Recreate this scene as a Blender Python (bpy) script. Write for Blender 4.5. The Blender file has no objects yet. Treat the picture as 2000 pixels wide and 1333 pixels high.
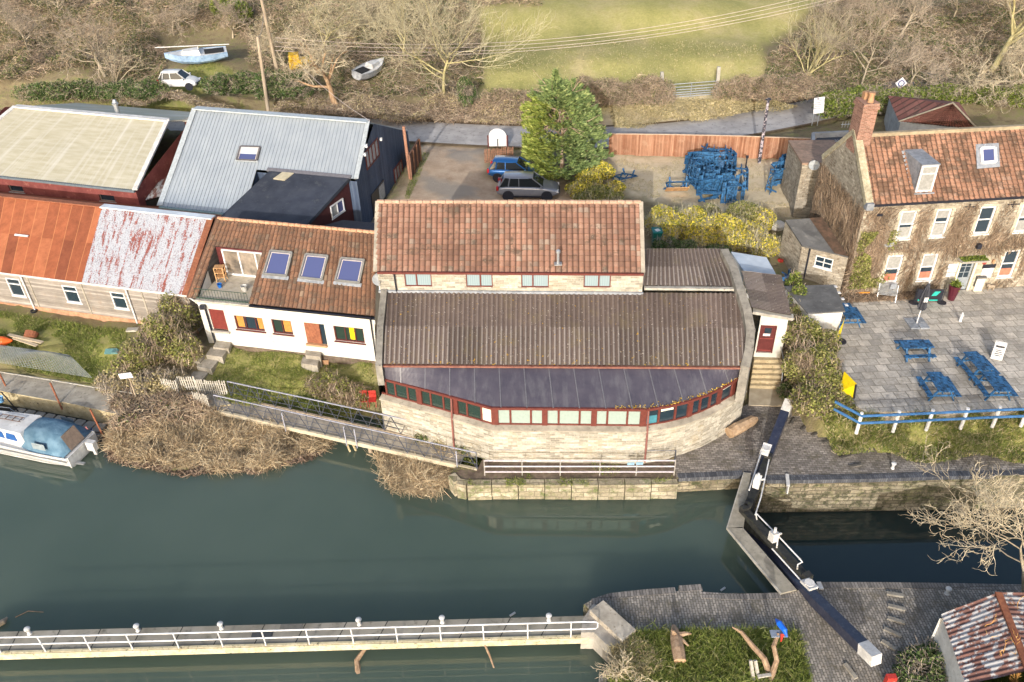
import bpy, math, random
import numpy as np
from mathutils import Vector, Matrix

# ------------------------------------------------------------------ camera
SC = bpy.context.scene
FL = 1600.0; HC = 29.2            # focal length (px at 2000 wide), camera height above the river
_d = np.array([65/FL, -2285/FL, -1.0]); _d /= np.linalg.norm(_d)
_Z = -_d; _f = np.array([0, 0, -1.0]); _Y = _f - _f.dot(_Z)*_Z; _Y /= np.linalg.norm(_Y); _X = np.cross(_Y, _Z)
CM = np.array([_X, _Y, _Z])
cam = bpy.data.cameras.new('camera'); co = bpy.data.objects.new('camera', cam); SC.collection.objects.link(co)
mw = Matrix([list(CM[i]) + [0] for i in range(3)] + [[0, 0, 0, 1]]); mw[2][3] = HC
co.matrix_world = mw
cam.sensor_width = 36; cam.lens = 36*FL/2000; cam.clip_end = 6000; cam.clip_start = 0.5
SC.camera = co
# ------------------------------------------------------------------ light
SUN_AZ, SUN_EL = math.radians(12), math.radians(19)
w = bpy.data.worlds.new('World'); SC.world = w; w.use_nodes = True
nt = w.node_tree; bg = nt.nodes['Background']
sky = nt.nodes.new('ShaderNodeTexSky'); sky.sky_type = 'NISHITA'; sky.sun_disc = False
sky.sun_elevation = SUN_EL; sky.sun_rotation = math.radians(192); sky.air_density = 1.0; sky.dust_density = 4.0
nt.links.new(sky.outputs[0], bg.inputs[0]); bg.inputs[1].default_value = 0.15
sl = bpy.data.lights.new('sun', 'SUN'); sl.energy = 2.0; sl.angle = math.radians(0.5); sl.color = (1.0, 0.968, 0.93)
so = bpy.data.objects.new('sun', sl); SC.collection.objects.link(so)
tosun = Vector((-math.sin(SUN_AZ)*math.cos(SUN_EL), -math.cos(SUN_AZ)*math.cos(SUN_EL), math.sin(SUN_EL)))
so.rotation_euler = tosun.to_track_quat('Z', 'Y').to_euler(); so.location = (0, 0, 60)
SC.view_settings.view_transform = 'Standard'; SC.view_settings.look = 'None'; SC.view_settings.gamma = 1
SC.view_settings.exposure = 0.88

# ------------------------------------------------------------------ measuring helpers
def ray(x, y): return CM @ np.array([(x-1000)/FL, -(y-666.5)/FL, -1])
def P(x, y, z):
    "world point of photo pixel (x, y) at height z"
    r = ray(x, y); return np.array([0, 0, HC]) + r*(z-HC)/r[2]
def A3(*p): return np.array(p, float)
def polyP(pts, z): return [P(x, y, z)[:2] for x, y in pts]
R = random.Random(7); NR = np.random.default_rng(11)

def inpoly(x, y, poly):
    x = np.asarray(x); y = np.asarray(y); c = np.zeros(x.shape, bool); n = len(poly)
    for i in range(n):
        x0, y0 = poly[i]; x1, y1 = poly[(i+1) % n]
        if y0 == y1: continue
        c ^= ((y0 > y) != (y1 > y)) & (x < (x1-x0)*(y-y0)/(y1-y0)+x0)
    return c

# ------------------------------------------------------------------ objects
COL = SC.collection
def root_loc(o):
    while o.parent: o = o.parent
    return np.array(o.location)
def settag(o, label=None, cat=None, group=None, kind=None):
    if label: o['label'] = label
    if cat: o['category'] = cat
    if group: o['group'] = group
    if kind: o['kind'] = kind
    return o
def thing(name, label, cat, loc=(0, 0, 0), group=None, kind=None):
    o = bpy.data.objects.new(name, None); COL.objects.link(o); o.empty_display_size = 0.3
    o.location = [float(v) for v in loc]
    return settag(o, label, cat, group, kind)

def mk(name, V, F, mats, parent=None, mi=None, uv=None, smooth=False, origin=None, label=None):
    V = np.asarray(V, float).reshape(-1, 3)
    if not isinstance(mats, (list, tuple)): mats = [mats]
    if parent is not None: org = root_loc(parent)
    elif origin is not None: org = np.array(origin, float)
    else: org = np.array([(V[:, 0].min()+V[:, 0].max())/2, (V[:, 1].min()+V[:, 1].max())/2, V[:, 2].min()])
    me = bpy.data.meshes.new(name)
    if isinstance(F, np.ndarray):
        nf, k = F.shape; loops = F.reshape(-1); tot = np.full(nf, k); st = np.arange(nf)*k
    else:
        nf = len(F); tot = np.array([len(f) for f in F]); st = np.concatenate([[0], np.cumsum(tot)[:-1]])
        loops = np.concatenate([np.asarray(f) for f in F])
    me.vertices.add(len(V)); me.vertices.foreach_set('co', (V-org).astype(np.float32).ravel())
    me.loops.add(len(loops)); me.loops.foreach_set('vertex_index', loops.astype(np.int32))
    me.polygons.add(nf); me.polygons.foreach_set('loop_start', st.astype(np.int32)); me.polygons.foreach_set('loop_total', tot.astype(np.int32))
    if mi is not None: me.polygons.foreach_set('material_index', np.asarray(mi, np.int32))
    me.polygons.foreach_set('use_smooth', np.full(nf, bool(smooth)))
    if uv is None:
        a = V[loops[st]]; b = V[loops[st+1]]; c = V[loops[st+2]]
        n = np.cross(b-a, c-b); n /= (np.linalg.norm(n, axis=1, keepdims=True)+1e-12)
        t = np.stack([-n[:, 1], n[:, 0], np.zeros(nf)], 1); ln = np.linalg.norm(t, axis=1)
        fl = ln < 0.3; t[fl] = (1, 0, 0); t /= np.linalg.norm(t, axis=1, keepdims=True); bt = np.cross(n, t)
        bt[fl] = (0, 1, 0)
        fi = np.repeat(np.arange(nf), tot); pv = V[loops]
        uv = np.stack([(pv*t[fi]).sum(1), (pv*bt[fi]).sum(1)], 1)
    l = me.uv_layers.new(name='UVMap'); l.data.foreach_set('uv', np.asarray(uv, np.float32).ravel())
    for m in mats: me.materials.append(m)
    me.update(calc_edges=True)
    o = bpy.data.objects.new(name, me); COL.objects.link(o)
    if parent is not None: o.parent = parent
    else: o.location = org
    if label: o['label'] = label
    return o

def unit(v): v = np.asarray(v, float); return v/(np.linalg.norm(v)+1e-12)

SPLIT = {'parapet', 'verge', 'roof_seam', 'terrace_side', 'window_post', 'dressed_stone', 'cover_strip', 'downpipe', 'wall_lamp', 'tie_plate', 'floodlight', 'curtain', 'pillar', 'rubbing_strake', 'side_window', 'flashing', 'hatch', 'torn_branch', 'upright_boards', 'collar_plate', 'deck_joint', 'hip_tiles', 'hopper', 'torn_branch', 'support_post', 'door_rail', 'teal_stripes'}
class MB:
    def __init__(s): s.V = []; s.F = []; s.mi = []; s.m = 0
    def add(s, V, F):
        k = len(s.V); s.V += [tuple(v) for v in V]; s.F += [[i+k for i in f] for f in F]; s.mi += [s.m]*len(F); return s
    def quad(s, *p): return s.add(p, [list(range(len(p)))])
    def hexa(s, p):   # 8 points: bottom 4 ccw, top 4
        return s.add(p, [[3, 2, 1, 0], [4, 5, 6, 7], [0, 1, 5, 4], [1, 2, 6, 5], [2, 3, 7, 6], [3, 0, 4, 7]])
    def box(s, c, d, M=None):
        x, y, z = d[0]/2, d[1]/2, d[2]/2
        p = np.array([(-x, -y, -z), (x, -y, -z), (x, y, -z), (-x, y, -z), (-x, -y, z), (x, -y, z), (x, y, z), (-x, y, z)])
        if M is not None: p = p @ np.array(M).T
        return s.hexa(p+np.array(c))
    def bar(s, a, b, w, h=None, up=(0, 0, 1)):
        h = h or w; a = np.array(a, float); b = np.array(b, float); d = unit(b-a)
        u = np.array(up, float)
        if abs(d.dot(unit(u))) > 0.98: u = np.array([1., 0, 0])
        sd = unit(np.cross(d, u)); u2 = np.cross(sd, d); sd = sd*w/2; u2 = u2*h/2
        return s.hexa([a-sd-u2, a+sd-u2, b+sd-u2, b-sd-u2, a-sd+u2, a+sd+u2, b+sd+u2, b-sd+u2])
    def cyl(s, a, b, r0, r1=None, n=8, caps=True):
        r1 = r0 if r1 is None else r1
        a = np.array(a, float); b = np.array(b, float); d = unit(b-a); u = np.array([0, 0, 1.]) if abs(d[2]) < .9 else np.array([1., 0, 0])
        e = unit(np.cross(d, u)); g = np.cross(d, e); V = []
        for p, r in ((a, r0), (b, r1)):
            for i in range(n):
                t = 2*math.pi*i/n; V.append(p+(e*math.cos(t)+g*math.sin(t))*r)
        F = [[i, (i+1) % n, n+(i+1) % n, n+i] for i in range(n)]
        if caps: F += [list(range(n))[::-1], list(range(n, 2*n))]
        return s.add(V, F)
    def tube(s, pts, r, n=6):
        rs = r if isinstance(r, (list, tuple)) else [r]*len(pts)
        pts = [np.array(p, float) for p in pts]; V = []; m = len(pts)
        for i, p in enumerate(pts):
            d = unit(pts[min(i+1, m-1)]-pts[max(i-1, 0)]); u = np.array([0, 0, 1.]) if abs(d[2]) < .9 else np.array([1., 0, 0])
            e = unit(np.cross(d, u)); g = np.cross(d, e)
            for k in range(n):
                t = 2*math.pi*k/n; V.append(p+(e*math.cos(t)+g*math.sin(t))*rs[i])
        F = [[i*n+k, i*n+(k+1) % n, (i+1)*n+(k+1) % n, (i+1)*n+k] for i in range(m-1) for k in range(n)]
        F += [list(range(n))[::-1], [(m-1)*n+k for k in range(n)]]
        return s.add(V, F)
    def prism(s, poly, z0, z1, side=None):
        "plan polygon extruded; z0, z1 numbers or lists"
        n = len(poly); Z0 = z0 if isinstance(z0, (list, tuple)) else [z0]*n; Z1 = z1 if isinstance(z1, (list, tuple)) else [z1]*n
        if sum(poly[i][0]*poly[(i+1) % n][1]-poly[(i+1) % n][0]*poly[i][1] for i in range(n)) < 0:
            poly = list(poly)[::-1]; Z0 = list(Z0)[::-1]; Z1 = list(Z1)[::-1]
        V = [(p[0], p[1], z) for p, z in zip(poly, Z0)]+[(p[0], p[1], z) for p, z in zip(poly, Z1)]
        m0 = s.m; s.add(V, [list(range(n, 2*n))])
        if side is not None: s.m = side
        k = len(s.V)-2*n
        F = [[k+i, k+(i+1) % n, k+n+(i+1) % n, k+n+i] for i in range(n)]+[[k+i for i in range(n)][::-1]]
        s.F += F; s.mi += [s.m]*len(F); s.m = m0
        return s
    def lathe(s, c, prof, n=12):
        c = np.array(c, float); V = []
        for r, z in prof:
            for i in range(n):
                t = 2*math.pi*i/n; V.append(c+np.array([r*math.cos(t), r*math.sin(t), z]))
        m = len(prof)
        F = [[j*n+i, j*n+(i+1) % n, (j+1)*n+(i+1) % n, (j+1)*n+i] for j in range(m-1) for i in range(n)]
        F += [list(range(n))[::-1], [(m-1)*n+k for k in range(n)]]
        return s.add(V, F)
    def build(s, name, mats, parent=None, **k):
        if parent is not None and name in SPLIT:
            key = {}; idx = [key.setdefault(tuple(round(float(c), 3) for c in v), len(key)) for v in s.V]; par = list(range(len(key)))
            def fd(a):
                while par[a] != a: par[a] = par[par[a]]; a = par[a]
                return a
            for f in s.F:
                a = fd(idx[f[0]])
                for i in f[1:]: par[fd(idx[i])] = a
            grp = {}
            for j, f in enumerate(s.F): grp.setdefault(fd(idx[f[0]]), []).append(j)
            if 1 < len(grp) <= 90:
                o = None
                for js in grp.values():
                    used = sorted({i for j in js for i in s.F[j]}); mp = {a: b for b, a in enumerate(used)}
                    q = mk(name, [s.V[i] for i in used], [[mp[i] for i in s.F[j]] for j in js], mats, parent, mi=[s.mi[j] for j in js], **k); o = o or q
                return o
        return mk(name, s.V, s.F, mats, parent, mi=s.mi, **k)

def copy_tree(o, loc=None, rot=None, label=None, scale=None, parent=None, group=None):
    c = o.copy(); COL.objects.link(c)
    if parent is not None: c.parent = parent
    if loc is not None: c.location = [float(v) for v in loc]
    if rot is not None: c.rotation_euler = rot if isinstance(rot, (tuple, list)) else (0, 0, rot)
    if scale is not None: c.scale = (scale,)*3 if isinstance(scale, (int, float)) else scale
    if label: c['label'] = label
    if group: c['group'] = group
    for ch in o.children: copy_tree(ch, parent=c)
    return c

# ------------------------------------------------------------------ materials
class NG:
    def __init__(s, name, rough=.8, metal=0., spec=.3):
        m = bpy.data.materials.new(name); m.use_nodes = True; s.m = m; s.t = m.node_tree; s.b = s.t.nodes['Principled BSDF']
        s.b.inputs['Roughness'].default_value = rough; s.b.inputs['Metallic'].default_value = metal
        s.b.inputs['Specular IOR Level'].default_value = spec
    def n(s, typ, **k):
        x = s.t.nodes.new(typ)
        for a, v in k.items(): setattr(x, a, v)
        return x
    def l(s, a, b): s.t.links.new(a, b)
    def inp(s, sock, v):
        if isinstance(v, (int, float)): sock.default_value = v
        elif isinstance(v, tuple): sock.default_value = (v[0], v[1], v[2], 1) if len(sock.default_value) == 4 else v
        elif v is not None: s.l(v, sock)
    def co(s, kind='Object'): return s.n('ShaderNodeTexCoord').outputs[kind]
    def map(s, v, sc=(1, 1, 1), loc=(0, 0, 0), rot=(0, 0, 0)):
        x = s.n('ShaderNodeMapping'); s.l(v, x.inputs[0]); x.inputs[1].default_value = loc; x.inputs[2].default_value = rot; x.inputs[3].default_value = sc; return x.outputs[0]
    def noise(s, v, scale, det=4, rough=.6, dist=0):
        x = s.n('ShaderNodeTexNoise'); s.l(v, x.inputs['Vector']); x.inputs['Scale'].default_value = scale; x.inputs['Detail'].default_value = det; x.inputs['Roughness'].default_value = rough; x.inputs['Distortion'].default_value = dist; return x.outputs['Fac']
    def ramp(s, f, stops):
        x = s.n('ShaderNodeValToRGB'); s.l(f, x.inputs[0]); e = x.color_ramp.elements
        while len(e) < len(stops): e.new(0.5)
        for i, (p, c) in enumerate(stops):
            e[i].position = p; e[i].color = (c, c, c, 1) if isinstance(c, (int, float)) else (*c, 1)
        return x.outputs[0]
    def mix(s, f, a, b, mode='MIX'):
        x = s.n('ShaderNodeMix', data_type='RGBA', blend_type=mode); s.inp(x.inputs[0], f); s.inp(x.inputs[6], a); s.inp(x.inputs[7], b); return x.outputs[2]
    def math(s, op, a, b=0., c=0.):
        x = s.n('ShaderNodeMath', operation=op); s.inp(x.inputs[0], a); s.inp(x.inputs[1], b); s.inp(x.inputs[2], c); return x.outputs[0]
    def wn(s, v):
        x = s.n('ShaderNodeTexWhiteNoise', noise_dimensions='2D'); s.l(v, x.inputs[0]); return x.outputs
    def sep(s, v):
        x = s.n('ShaderNodeSeparateXYZ'); s.l(v, x.inputs[0]); return x.outputs
    def comb(s, a, b, c=0.):
        x = s.n('ShaderNodeCombineXYZ'); s.inp(x.inputs[0], a); s.inp(x.inputs[1], b); s.inp(x.inputs[2], c); return x.outputs[0]
    def bump(s, h, st=.3, dist=.02):
        x = s.n('ShaderNodeBump'); s.inp(x.inputs['Height'], h); x.inputs['Strength'].default_value = st; x.inputs['Distance'].default_value = dist; s.l(x.outputs[0], s.b.inputs['Normal'])
    def out(s, c, rough=None):
        s.inp(s.b.inputs['Base Color'], c)
        if rough is not None: s.inp(s.b.inputs['Roughness'], rough)
        return s.m

def mnoise(name, c1, c2, scale=3., rough=.8, metal=0., bump=.2, bs=None, c3=None, spec=.3, kind='Object', bd=.02, st=(.35, .65), sc=(1, 1, 1)):
    g = NG(name, rough, metal, spec); v = g.map(g.co(kind), sc); f = g.noise(v, scale, 5)
    col = g.ramp(f, [(st[0], c1), (st[1], c2)])
    f2 = g.noise(v, scale*.23, 3); col = g.mix(1., col, g.ramp(f2, [(.3, .78), (.7, 1.15)]), 'MULTIPLY')
    if c3: col = g.mix(g.ramp(g.noise(v, scale*1.7, 6, .75), [(.56, 0.), (.66, 1.)]), col, c3)
    if bump: g.bump(g.noise(v, bs or scale*5, 5), bump, bd)
    return g.out(col)

def mflat(name, c, rough=.5, metal=0., spec=.4, var=.12, coat=0.):
    g = NG(name, rough, metal, spec); f = g.noise(g.co('Object'), 6., 5, .65)
    lo = tuple(max(0, x*(1-var*1.6)) for x in c); hi = tuple(min(1, x*(1+var)) for x in c)
    g.b.inputs['Coat Weight'].default_value = coat; g.b.inputs['Coat Roughness'].default_value = .06
    return g.out(g.ramp(f, [(.35, lo), (.65, hi)]))

def mtile(name, stops, dirt=(.10, .075, .055), moss=None, dirt_lo=.58):
    "one colour per tile from UV in tile units, with stains"
    g = NG(name, .85, 0, .2); uv = g.sep(g.co('UV')); fu = g.math('FLOOR', uv[0]); fv = g.math('FLOOR', uv[1])
    wn = g.wn(g.comb(fu, fv)); col = g.mix(.42, g.ramp(wn[0], stops), tuple(stops[len(stops)//2][1]))
    ob = g.co('Object'); wn2 = g.wn(g.comb(fu, 3.)); col = g.mix(1., col, g.ramp(wn2[0], [(0, .84), (1, 1.12)]), 'MULTIPLY')
    big = g.noise(ob, .55, 4, .6); col = g.mix(1., col, g.ramp(big, [(.3, .72), (.65, 1.12)]), 'MULTIPLY')
    s = g.math('ADD', g.noise(ob, 1.1, 5, .7), g.math('MULTIPLY', wn[0], .12))
    col = g.mix(g.ramp(s, [(dirt_lo, 0.), (dirt_lo+.12, .8)]), col, dirt)
    sp = g.noise(ob, 9., 3, .6); col = g.mix(g.ramp(sp, [(.68, 0.), (.74, .7)]), col, (.55, .5, .4))
    if moss: col = g.mix(g.ramp(g.noise(ob, 3., 5, .75), [(.62, 0.), (.72, .8)]), col, moss)
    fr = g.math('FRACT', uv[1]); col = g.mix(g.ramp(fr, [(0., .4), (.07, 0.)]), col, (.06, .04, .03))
    frx = g.math('FRACT', uv[0]); col = g.mix(g.ramp(frx, [(.0, .25), (.1, .0), (.66, 0.), (.8, .85), (.9, .85), (1., .3)]), col, (.07, .04, .03))  # shade in the grooves between tile columns is painted into the colour
    g.bump(g.noise(ob, 30., 3), .3, .01)
    return g.out(col)

def mbrick(name, c1, c2, mortar, bw, bh, ms=.012, dist=.0, offs=.5, bump=.5, kind='UV', stain=None, rough=.85, var=1., moss=None, rot=0., mossr=(.6, .72), spec=.2):
    g = NG(name, rough, 0, spec); co = g.co(kind); v = g.map(co, (1, 1, 1), (0, 0, 0), (0, 0, rot)) if rot else co
    if dist:
        x = g.n('ShaderNodeTexNoise'); g.l(v, x.inputs['Vector']); x.inputs['Scale'].default_value = 2.2; x.inputs['Detail'].default_value = 3
        q = g.n('ShaderNodeVectorMath', operation='MULTIPLY_ADD'); g.l(x.outputs['Color'], q.inputs[0]); q.inputs[1].default_value = (dist, dist, 0); g.l(v, q.inputs[2]); v = q.outputs[0]
    def br(bwid, bhei, m):
        b = g.n('ShaderNodeTexBrick'); g.l(v, b.inputs['Vector']); b.offset = offs; b.inputs['Scale'].default_value = 1; b.inputs['Brick Width'].default_value = bwid
        b.inputs['Row Height'].default_value = bhei; b.inputs['Mortar Size'].default_value = m; b.inputs['Mortar Smooth'].default_value = .3; b.inputs['Bias'].default_value = 0
        return b
    b = br(bw, bh, ms); b.inputs['Color1'].default_value = (0, 0, 0, 1); b.inputs['Color2'].default_value = (1, 1, 1, 1); b.inputs['Mortar'].default_value = (.5, .5, .5, 1)
    col = g.ramp(b.outputs['Color'], [(0., c1), (.35, tuple(a*.6+d*.4 for a, d in zip(c1, c2))), (.7, c2), (1., tuple(min(1, a*1.15) for a in c2))])
    ob = g.co('Object')
    col = g.mix(1., col, g.ramp(g.noise(ob, 7., 5, .7), [(.3, 1-.3*var), (.7, 1+.2*var)]), 'MULTIPLY')
    col = g.mix(1., col, g.ramp(g.noise(ob, .7, 4, .6), [(.3, 1-.28*var), (.7, 1+.16*var)]), 'MULTIPLY')
    if stain: col = g.mix(g.ramp(g.noise(ob, 1.3, 5, .7), [(.52, 0.), (.68, .75)]), col, stain)
    if moss: col = g.mix(g.ramp(g.noise(ob, 2.1, 6, .78), [(mossr[0], 0.), (mossr[1], .9)]), col, moss)
    col = g.mix(b.outputs['Fac'], col, mortar)
    h = g.math('ADD', g.math('MULTIPLY', b.outputs['Fac'], -1.), g.math('MULTIPLY', g.noise(ob, 18., 4), .6))
    g.bump(h, bump, .03)
    return g.out(col)

def mplank(name, c1, c2, width, axis=0, rough=.8, gap=(.03, .025, .02), grain=18., bump=.4, kind='UV', length=None, gapw=.07, stain=None):
    "boards: axis 0 = boards side by side along u, axis 1 = stacked along v"
    g = NG(name, rough, 0, .2); uv = g.sep(g.co(kind)); a = uv[axis]; b = uv[1-axis]
    k = g.math('DIVIDE', a, width); fl = g.math('FLOOR', k); fr = g.math('FRACT', k)
    row = g.math('FLOOR', g.math('DIVIDE', b, length)) if length else 0.
    wn = g.wn(g.comb(fl, row)); col = g.ramp(wn[0], [(0, c1), (1, c2)])
    gv = g.comb(g.math('MULTIPLY', a, grain), g.math('MULTIPLY', b, 1.2), g.math('MULTIPLY', fl, 3.1))
    gn = g.noise(gv, 1., 5, .7); col = g.mix(1., col, g.ramp(gn, [(.3, .7), (.7, 1.2)]), 'MULTIPLY')
    ob = g.co('Object'); col = g.mix(1., col, g.ramp(g.noise(ob, .9, 4), [(.3, .8), (.7, 1.12)]), 'MULTIPLY')
    if stain: col = g.mix(g.ramp(g.noise(ob, 2., 5, .7), [(.55, 0.), (.7, .7)]), col, stain)
    col = g.mix(g.ramp(fr, [(0., 1.), (gapw, 0.)]), col, gap)
    g.bump(g.math('ADD', gn, g.ramp(fr, [(0., 0.), (gapw, 1.)])), bump, .01)
    return g.out(col)

def mleaf(name, stops, rough=.6, trans=.25, var=.25):
    g = NG(name, rough, 0, .25); x = g.n('ShaderNodeNewGeometry'); col = g.ramp(x.outputs['Random Per Island'], stops)
    ob = g.co('Object'); col = g.mix(1., col, g.ramp(g.noise(ob, .8, 4, .65), [(.3, 1-var), (.7, 1+var)]), 'MULTIPLY')
    m = g.out(col)
    if trans:
        tr = g.n('ShaderNodeBsdfTranslucent'); g.l(col, tr.inputs[0]); ms = g.n('ShaderNodeMixShader'); ms.inputs[0].default_value = trans
        g.l(g.b.outputs[0], ms.inputs[1]); g.l(tr.outputs[0], ms.inputs[2]); g.l(ms.outputs[0], g.t.nodes['Material Output'].inputs[0])
    return m
# ------------------------------------------------------------------ shared materials
m_white = mnoise('white_render', (.54, .525, .48), (.62, .605, .56), 1.2, .85, c3=(.44, .41, .35), bump=.15)
m_wpaint = mflat('white_paint', (.64, .64, .64), .45)
m_wpaint_old = mnoise('worn_white_paint', (.56, .55, .53), (.64, .63, .61), 9, .5, c3=(.40, .36, .30))
m_redbrown = mflat('red_brown_joinery', (.135, .036, .028), .5)
m_maroon = mflat('maroon_door', (.10, .022, .022), .5)
m_reddoor = mflat('red_door', (.16, .03, .025), .5)
m_black = mflat('black_paint', (.018, .020, .030), .35, spec=.5)
m_blackbeam = mnoise('black_beam_paint', (.016, .020, .042), (.03, .035, .06), 5, .28, c3=(.07, .075, .09), spec=.6)
m_dark = mflat('dark_void', (.02, .02, .02), .9)
m_lead = mnoise('lead', (.19, .21, .24), (.29, .31, .34), 4, .6, c3=(.38, .4, .43))
m_steel = mflat('galvanised_steel', (.42, .44, .46), .4, .6)
m_zincrail = mflat('dark_steel_rail', (.09, .10, .13), .45, .3)
m_concrete = mnoise('concrete', (.28, .25, .205), (.40, .365, .30), 2.5, .9, c3=(.16, .145, .11), bump=.3)
m_conc_light = mnoise('pale_concrete', (.33, .31, .27), (.44, .42, .37), 3, .9, c3=(.2, .19, .16), bump=.3)
m_conc_yel = mnoise('weathered_yellow_concrete', (.42, .34, .19), (.56, .48, .30), 3, .9, c3=(.08, .07, .05), bump=.4)
m_grip = mflat('dark_grip_mat', (.05, .055, .06), .9)
m_stone = mbrick('rubble_stone', (.27, .25, .205), (.45, .425, .365), (.41, .385, .325), .46, .125, .012, .12, stain=(.36, .30, .20), bump=.6)
m_stone2 = mbrick('old_rubble_stone', (.27, .235, .18), (.42, .375, .30), (.32, .285, .23), .38, .15, .02, .16, stain=(.17, .13, .09), bump=.8, moss=(.12, .09, .06), mossr=(.52, .62))
m_quay = mbrick('mossy_quay_stone', (.20, .17, .115), (.33, .285, .20), (.13, .11, .08), .7, .24, .02, .16, stain=(.13, .15, .04), bump=.9, moss=(.055, .06, .03), mossr=(.47, .58))
m_quay_y = mbrick('yellow_quay_stone', (.31, .27, .185), (.44, .39, .29), (.2, .17, .12), .8, .3, .02, .2, stain=(.16, .15, .08), bump=.8, moss=(.10, .13, .04), mossr=(.5, .64))
m_sett = mbrick('brick_setts', (.20, .18, .165), (.33, .295, .265), (.11, .10, .08), .25, .13, .014, .02, stain=(.10, .085, .05), bump=.7, kind='Object', moss=(.09, .10, .04), mossr=(.62, .74))
m_sett2 = mbrick('upright_brick_setts', (.21, .195, .175), (.35, .315, .275), (.11, .10, .08), .23, .115, .014, .02, stain=(.12, .10, .06), bump=.7, kind='Object', rot=math.pi/2, moss=(.10, .11, .05), mossr=(.66, .76))
m_flag = mbrick('flagstones', (.38, .355, .315), (.53, .485, .42), (.22, .20, .165), .64, .58, .02, .02, stain=(.28, .255, .21), bump=.5, kind='Object', rot=-.04, moss=(.14, .15, .07), mossr=(.64, .74))
m_tile_main = mtile('terracotta_pantiles', [(0, (.15, .085, .062)), (.3, (.25, .13, .092)), (.6, (.31, .168, .118)), (.88, (.34, .205, .148)), (.94, (.2, .17, .14)), (1, (.36, .31, .25))], dirt_lo=.60)
m_tile_cot = mtile('mottled_brown_pantiles', [(0, (.10, .065, .048)), (.3, (.18, .105, .07)), (.6, (.23, .13, .085)), (.85, (.31, .165, .10)), (.93, (.17, .15, .125)), (1, (.32, .27, .2))], moss=(.17, .14, .08), dirt_lo=.56)
m_tile_pub = mtile('orange_clay_tiles', [(0, (.28, .145, .092)), (.4, (.37, .195, .125)), (.8, (.41, .235, .155)), (1, (.36, .26, .2))], dirt=(.09, .06, .04), dirt_lo=.51)
m_tile_out = mtile('dark_red_pantiles', [(0, (.17, .075, .06)), (.5, (.28, .11, .085)), (1, (.36, .17, .13))], dirt_lo=.62)
m_glass = NG('window_glass', .05, 0, .9).out((.02, .035, .05))
m_glass_g = NG('green_dark_glass', .05, 0, .9).out((.022, .04, .034))
m_glass_sky = NG('roof_window_glass', .06, 0, .8).out((.07, .085, .20))
m_curt = NG('curtained_glass', .12, 0, .6)
_u = m_curt.sep(m_curt.co('UV')); m_curt = m_curt.out(m_curt.ramp(m_curt.math('FRACT', m_curt.math('MULTIPLY', _u[0], 9.)), [(0, (.20, .27, .30)), (.5, (.27, .35, .38)), (1, (.21, .28, .31))]))
m_blind = mflat('pale_blind_behind_glass', (.30, .37, .34), .15, spec=.6, var=.04)
m_blindw = mflat('white_blind_behind_glass', (.30, .30, .285), .2, spec=.5, var=.12)
m_cream = mflat('cream_panel', (.66, .62, .50), .6)
m_orange = mflat('orange_curtain', (.46, .21, .05), .5)
m_salmon = mflat('salmon_panel', (.45, .17, .11), .5)
m_yellow = mflat('yellow_board', (.75, .56, .01), .5)
m_blue = mflat('blue_furniture_paint', (.03, .115, .25), .6, var=.5)
m_bluewood = mplank('blue_black_timber_cladding', (.045, .065, .11), (.085, .115, .175), .16, 0, gap=(.012, .016, .03), stain=(.09, .11, .14), rough=.55)
m_red_wall = mnoise('dark_red_render', (.17, .045, .04), (.24, .07, .06), 1.4, .85, c3=(.30, .12, .09))
m_pine = mplank('bare_pine_boards', (.50, .28, .13), (.62, .38, .19), .12, 0)
m_timber_g = mplank('silvered_weatherboard', (.20, .18, .16), (.37, .34, .31), .14, 1, gap=(.12, .10, .09), length=None, gapw=.12, stain=(.24, .19, .15))
m_orangewall = mnoise('orange_brick_plinth', (.36, .19, .11), (.46, .27, .17), 5, .9)
m_felt = mnoise('black_felt', (.028, .034, .05), (.045, .052, .07), 1.1, .75, c3=(.06, .065, .075))
m_felt_g = mnoise('grey_felt', (.10, .10, .10), (.15, .15, .148), 1.5, .85, c3=(.19, .185, .17))
m_wood = mplank('weathered_decking', (.22, .19, .14), (.36, .31, .24), .18, 0)
m_woodb = mnoise('weathered_timber', (.24, .19, .14), (.38, .31, .23), 12, .85, sc=(1, 1, .2))
m_pole = mnoise('pole_timber', (.28, .22, .16), (.42, .35, .26), 6, .85, sc=(1, 1, .15))
m_polered = mnoise('red_brown_pole', (.33, .16, .10), (.45, .24, .16), 6, .8, sc=(1, 1, .2))
m_picket = mnoise('bleached_picket', (.33, .31, .27), (.50, .475, .42), 8, .8, c3=(.25, .23, .18))
m_picket_b = mnoise('brown_picket', (.20, .10, .065), (.30, .16, .10), 8, .8)
m_terra = mflat('terracotta', (.42, .24, .13), .8)
m_rust = mnoise('rust', (.20, .07, .04), (.29, .115, .06), 8, .8)
m_redpaint = mflat('red_paint', (.45, .04, .03), .5)
m_ivybrown = mleaf('dead_creeper', [(0, (.13, .09, .065)), (.5, (.22, .16, .11)), (1, (.36, .28, .20))], trans=0)

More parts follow.
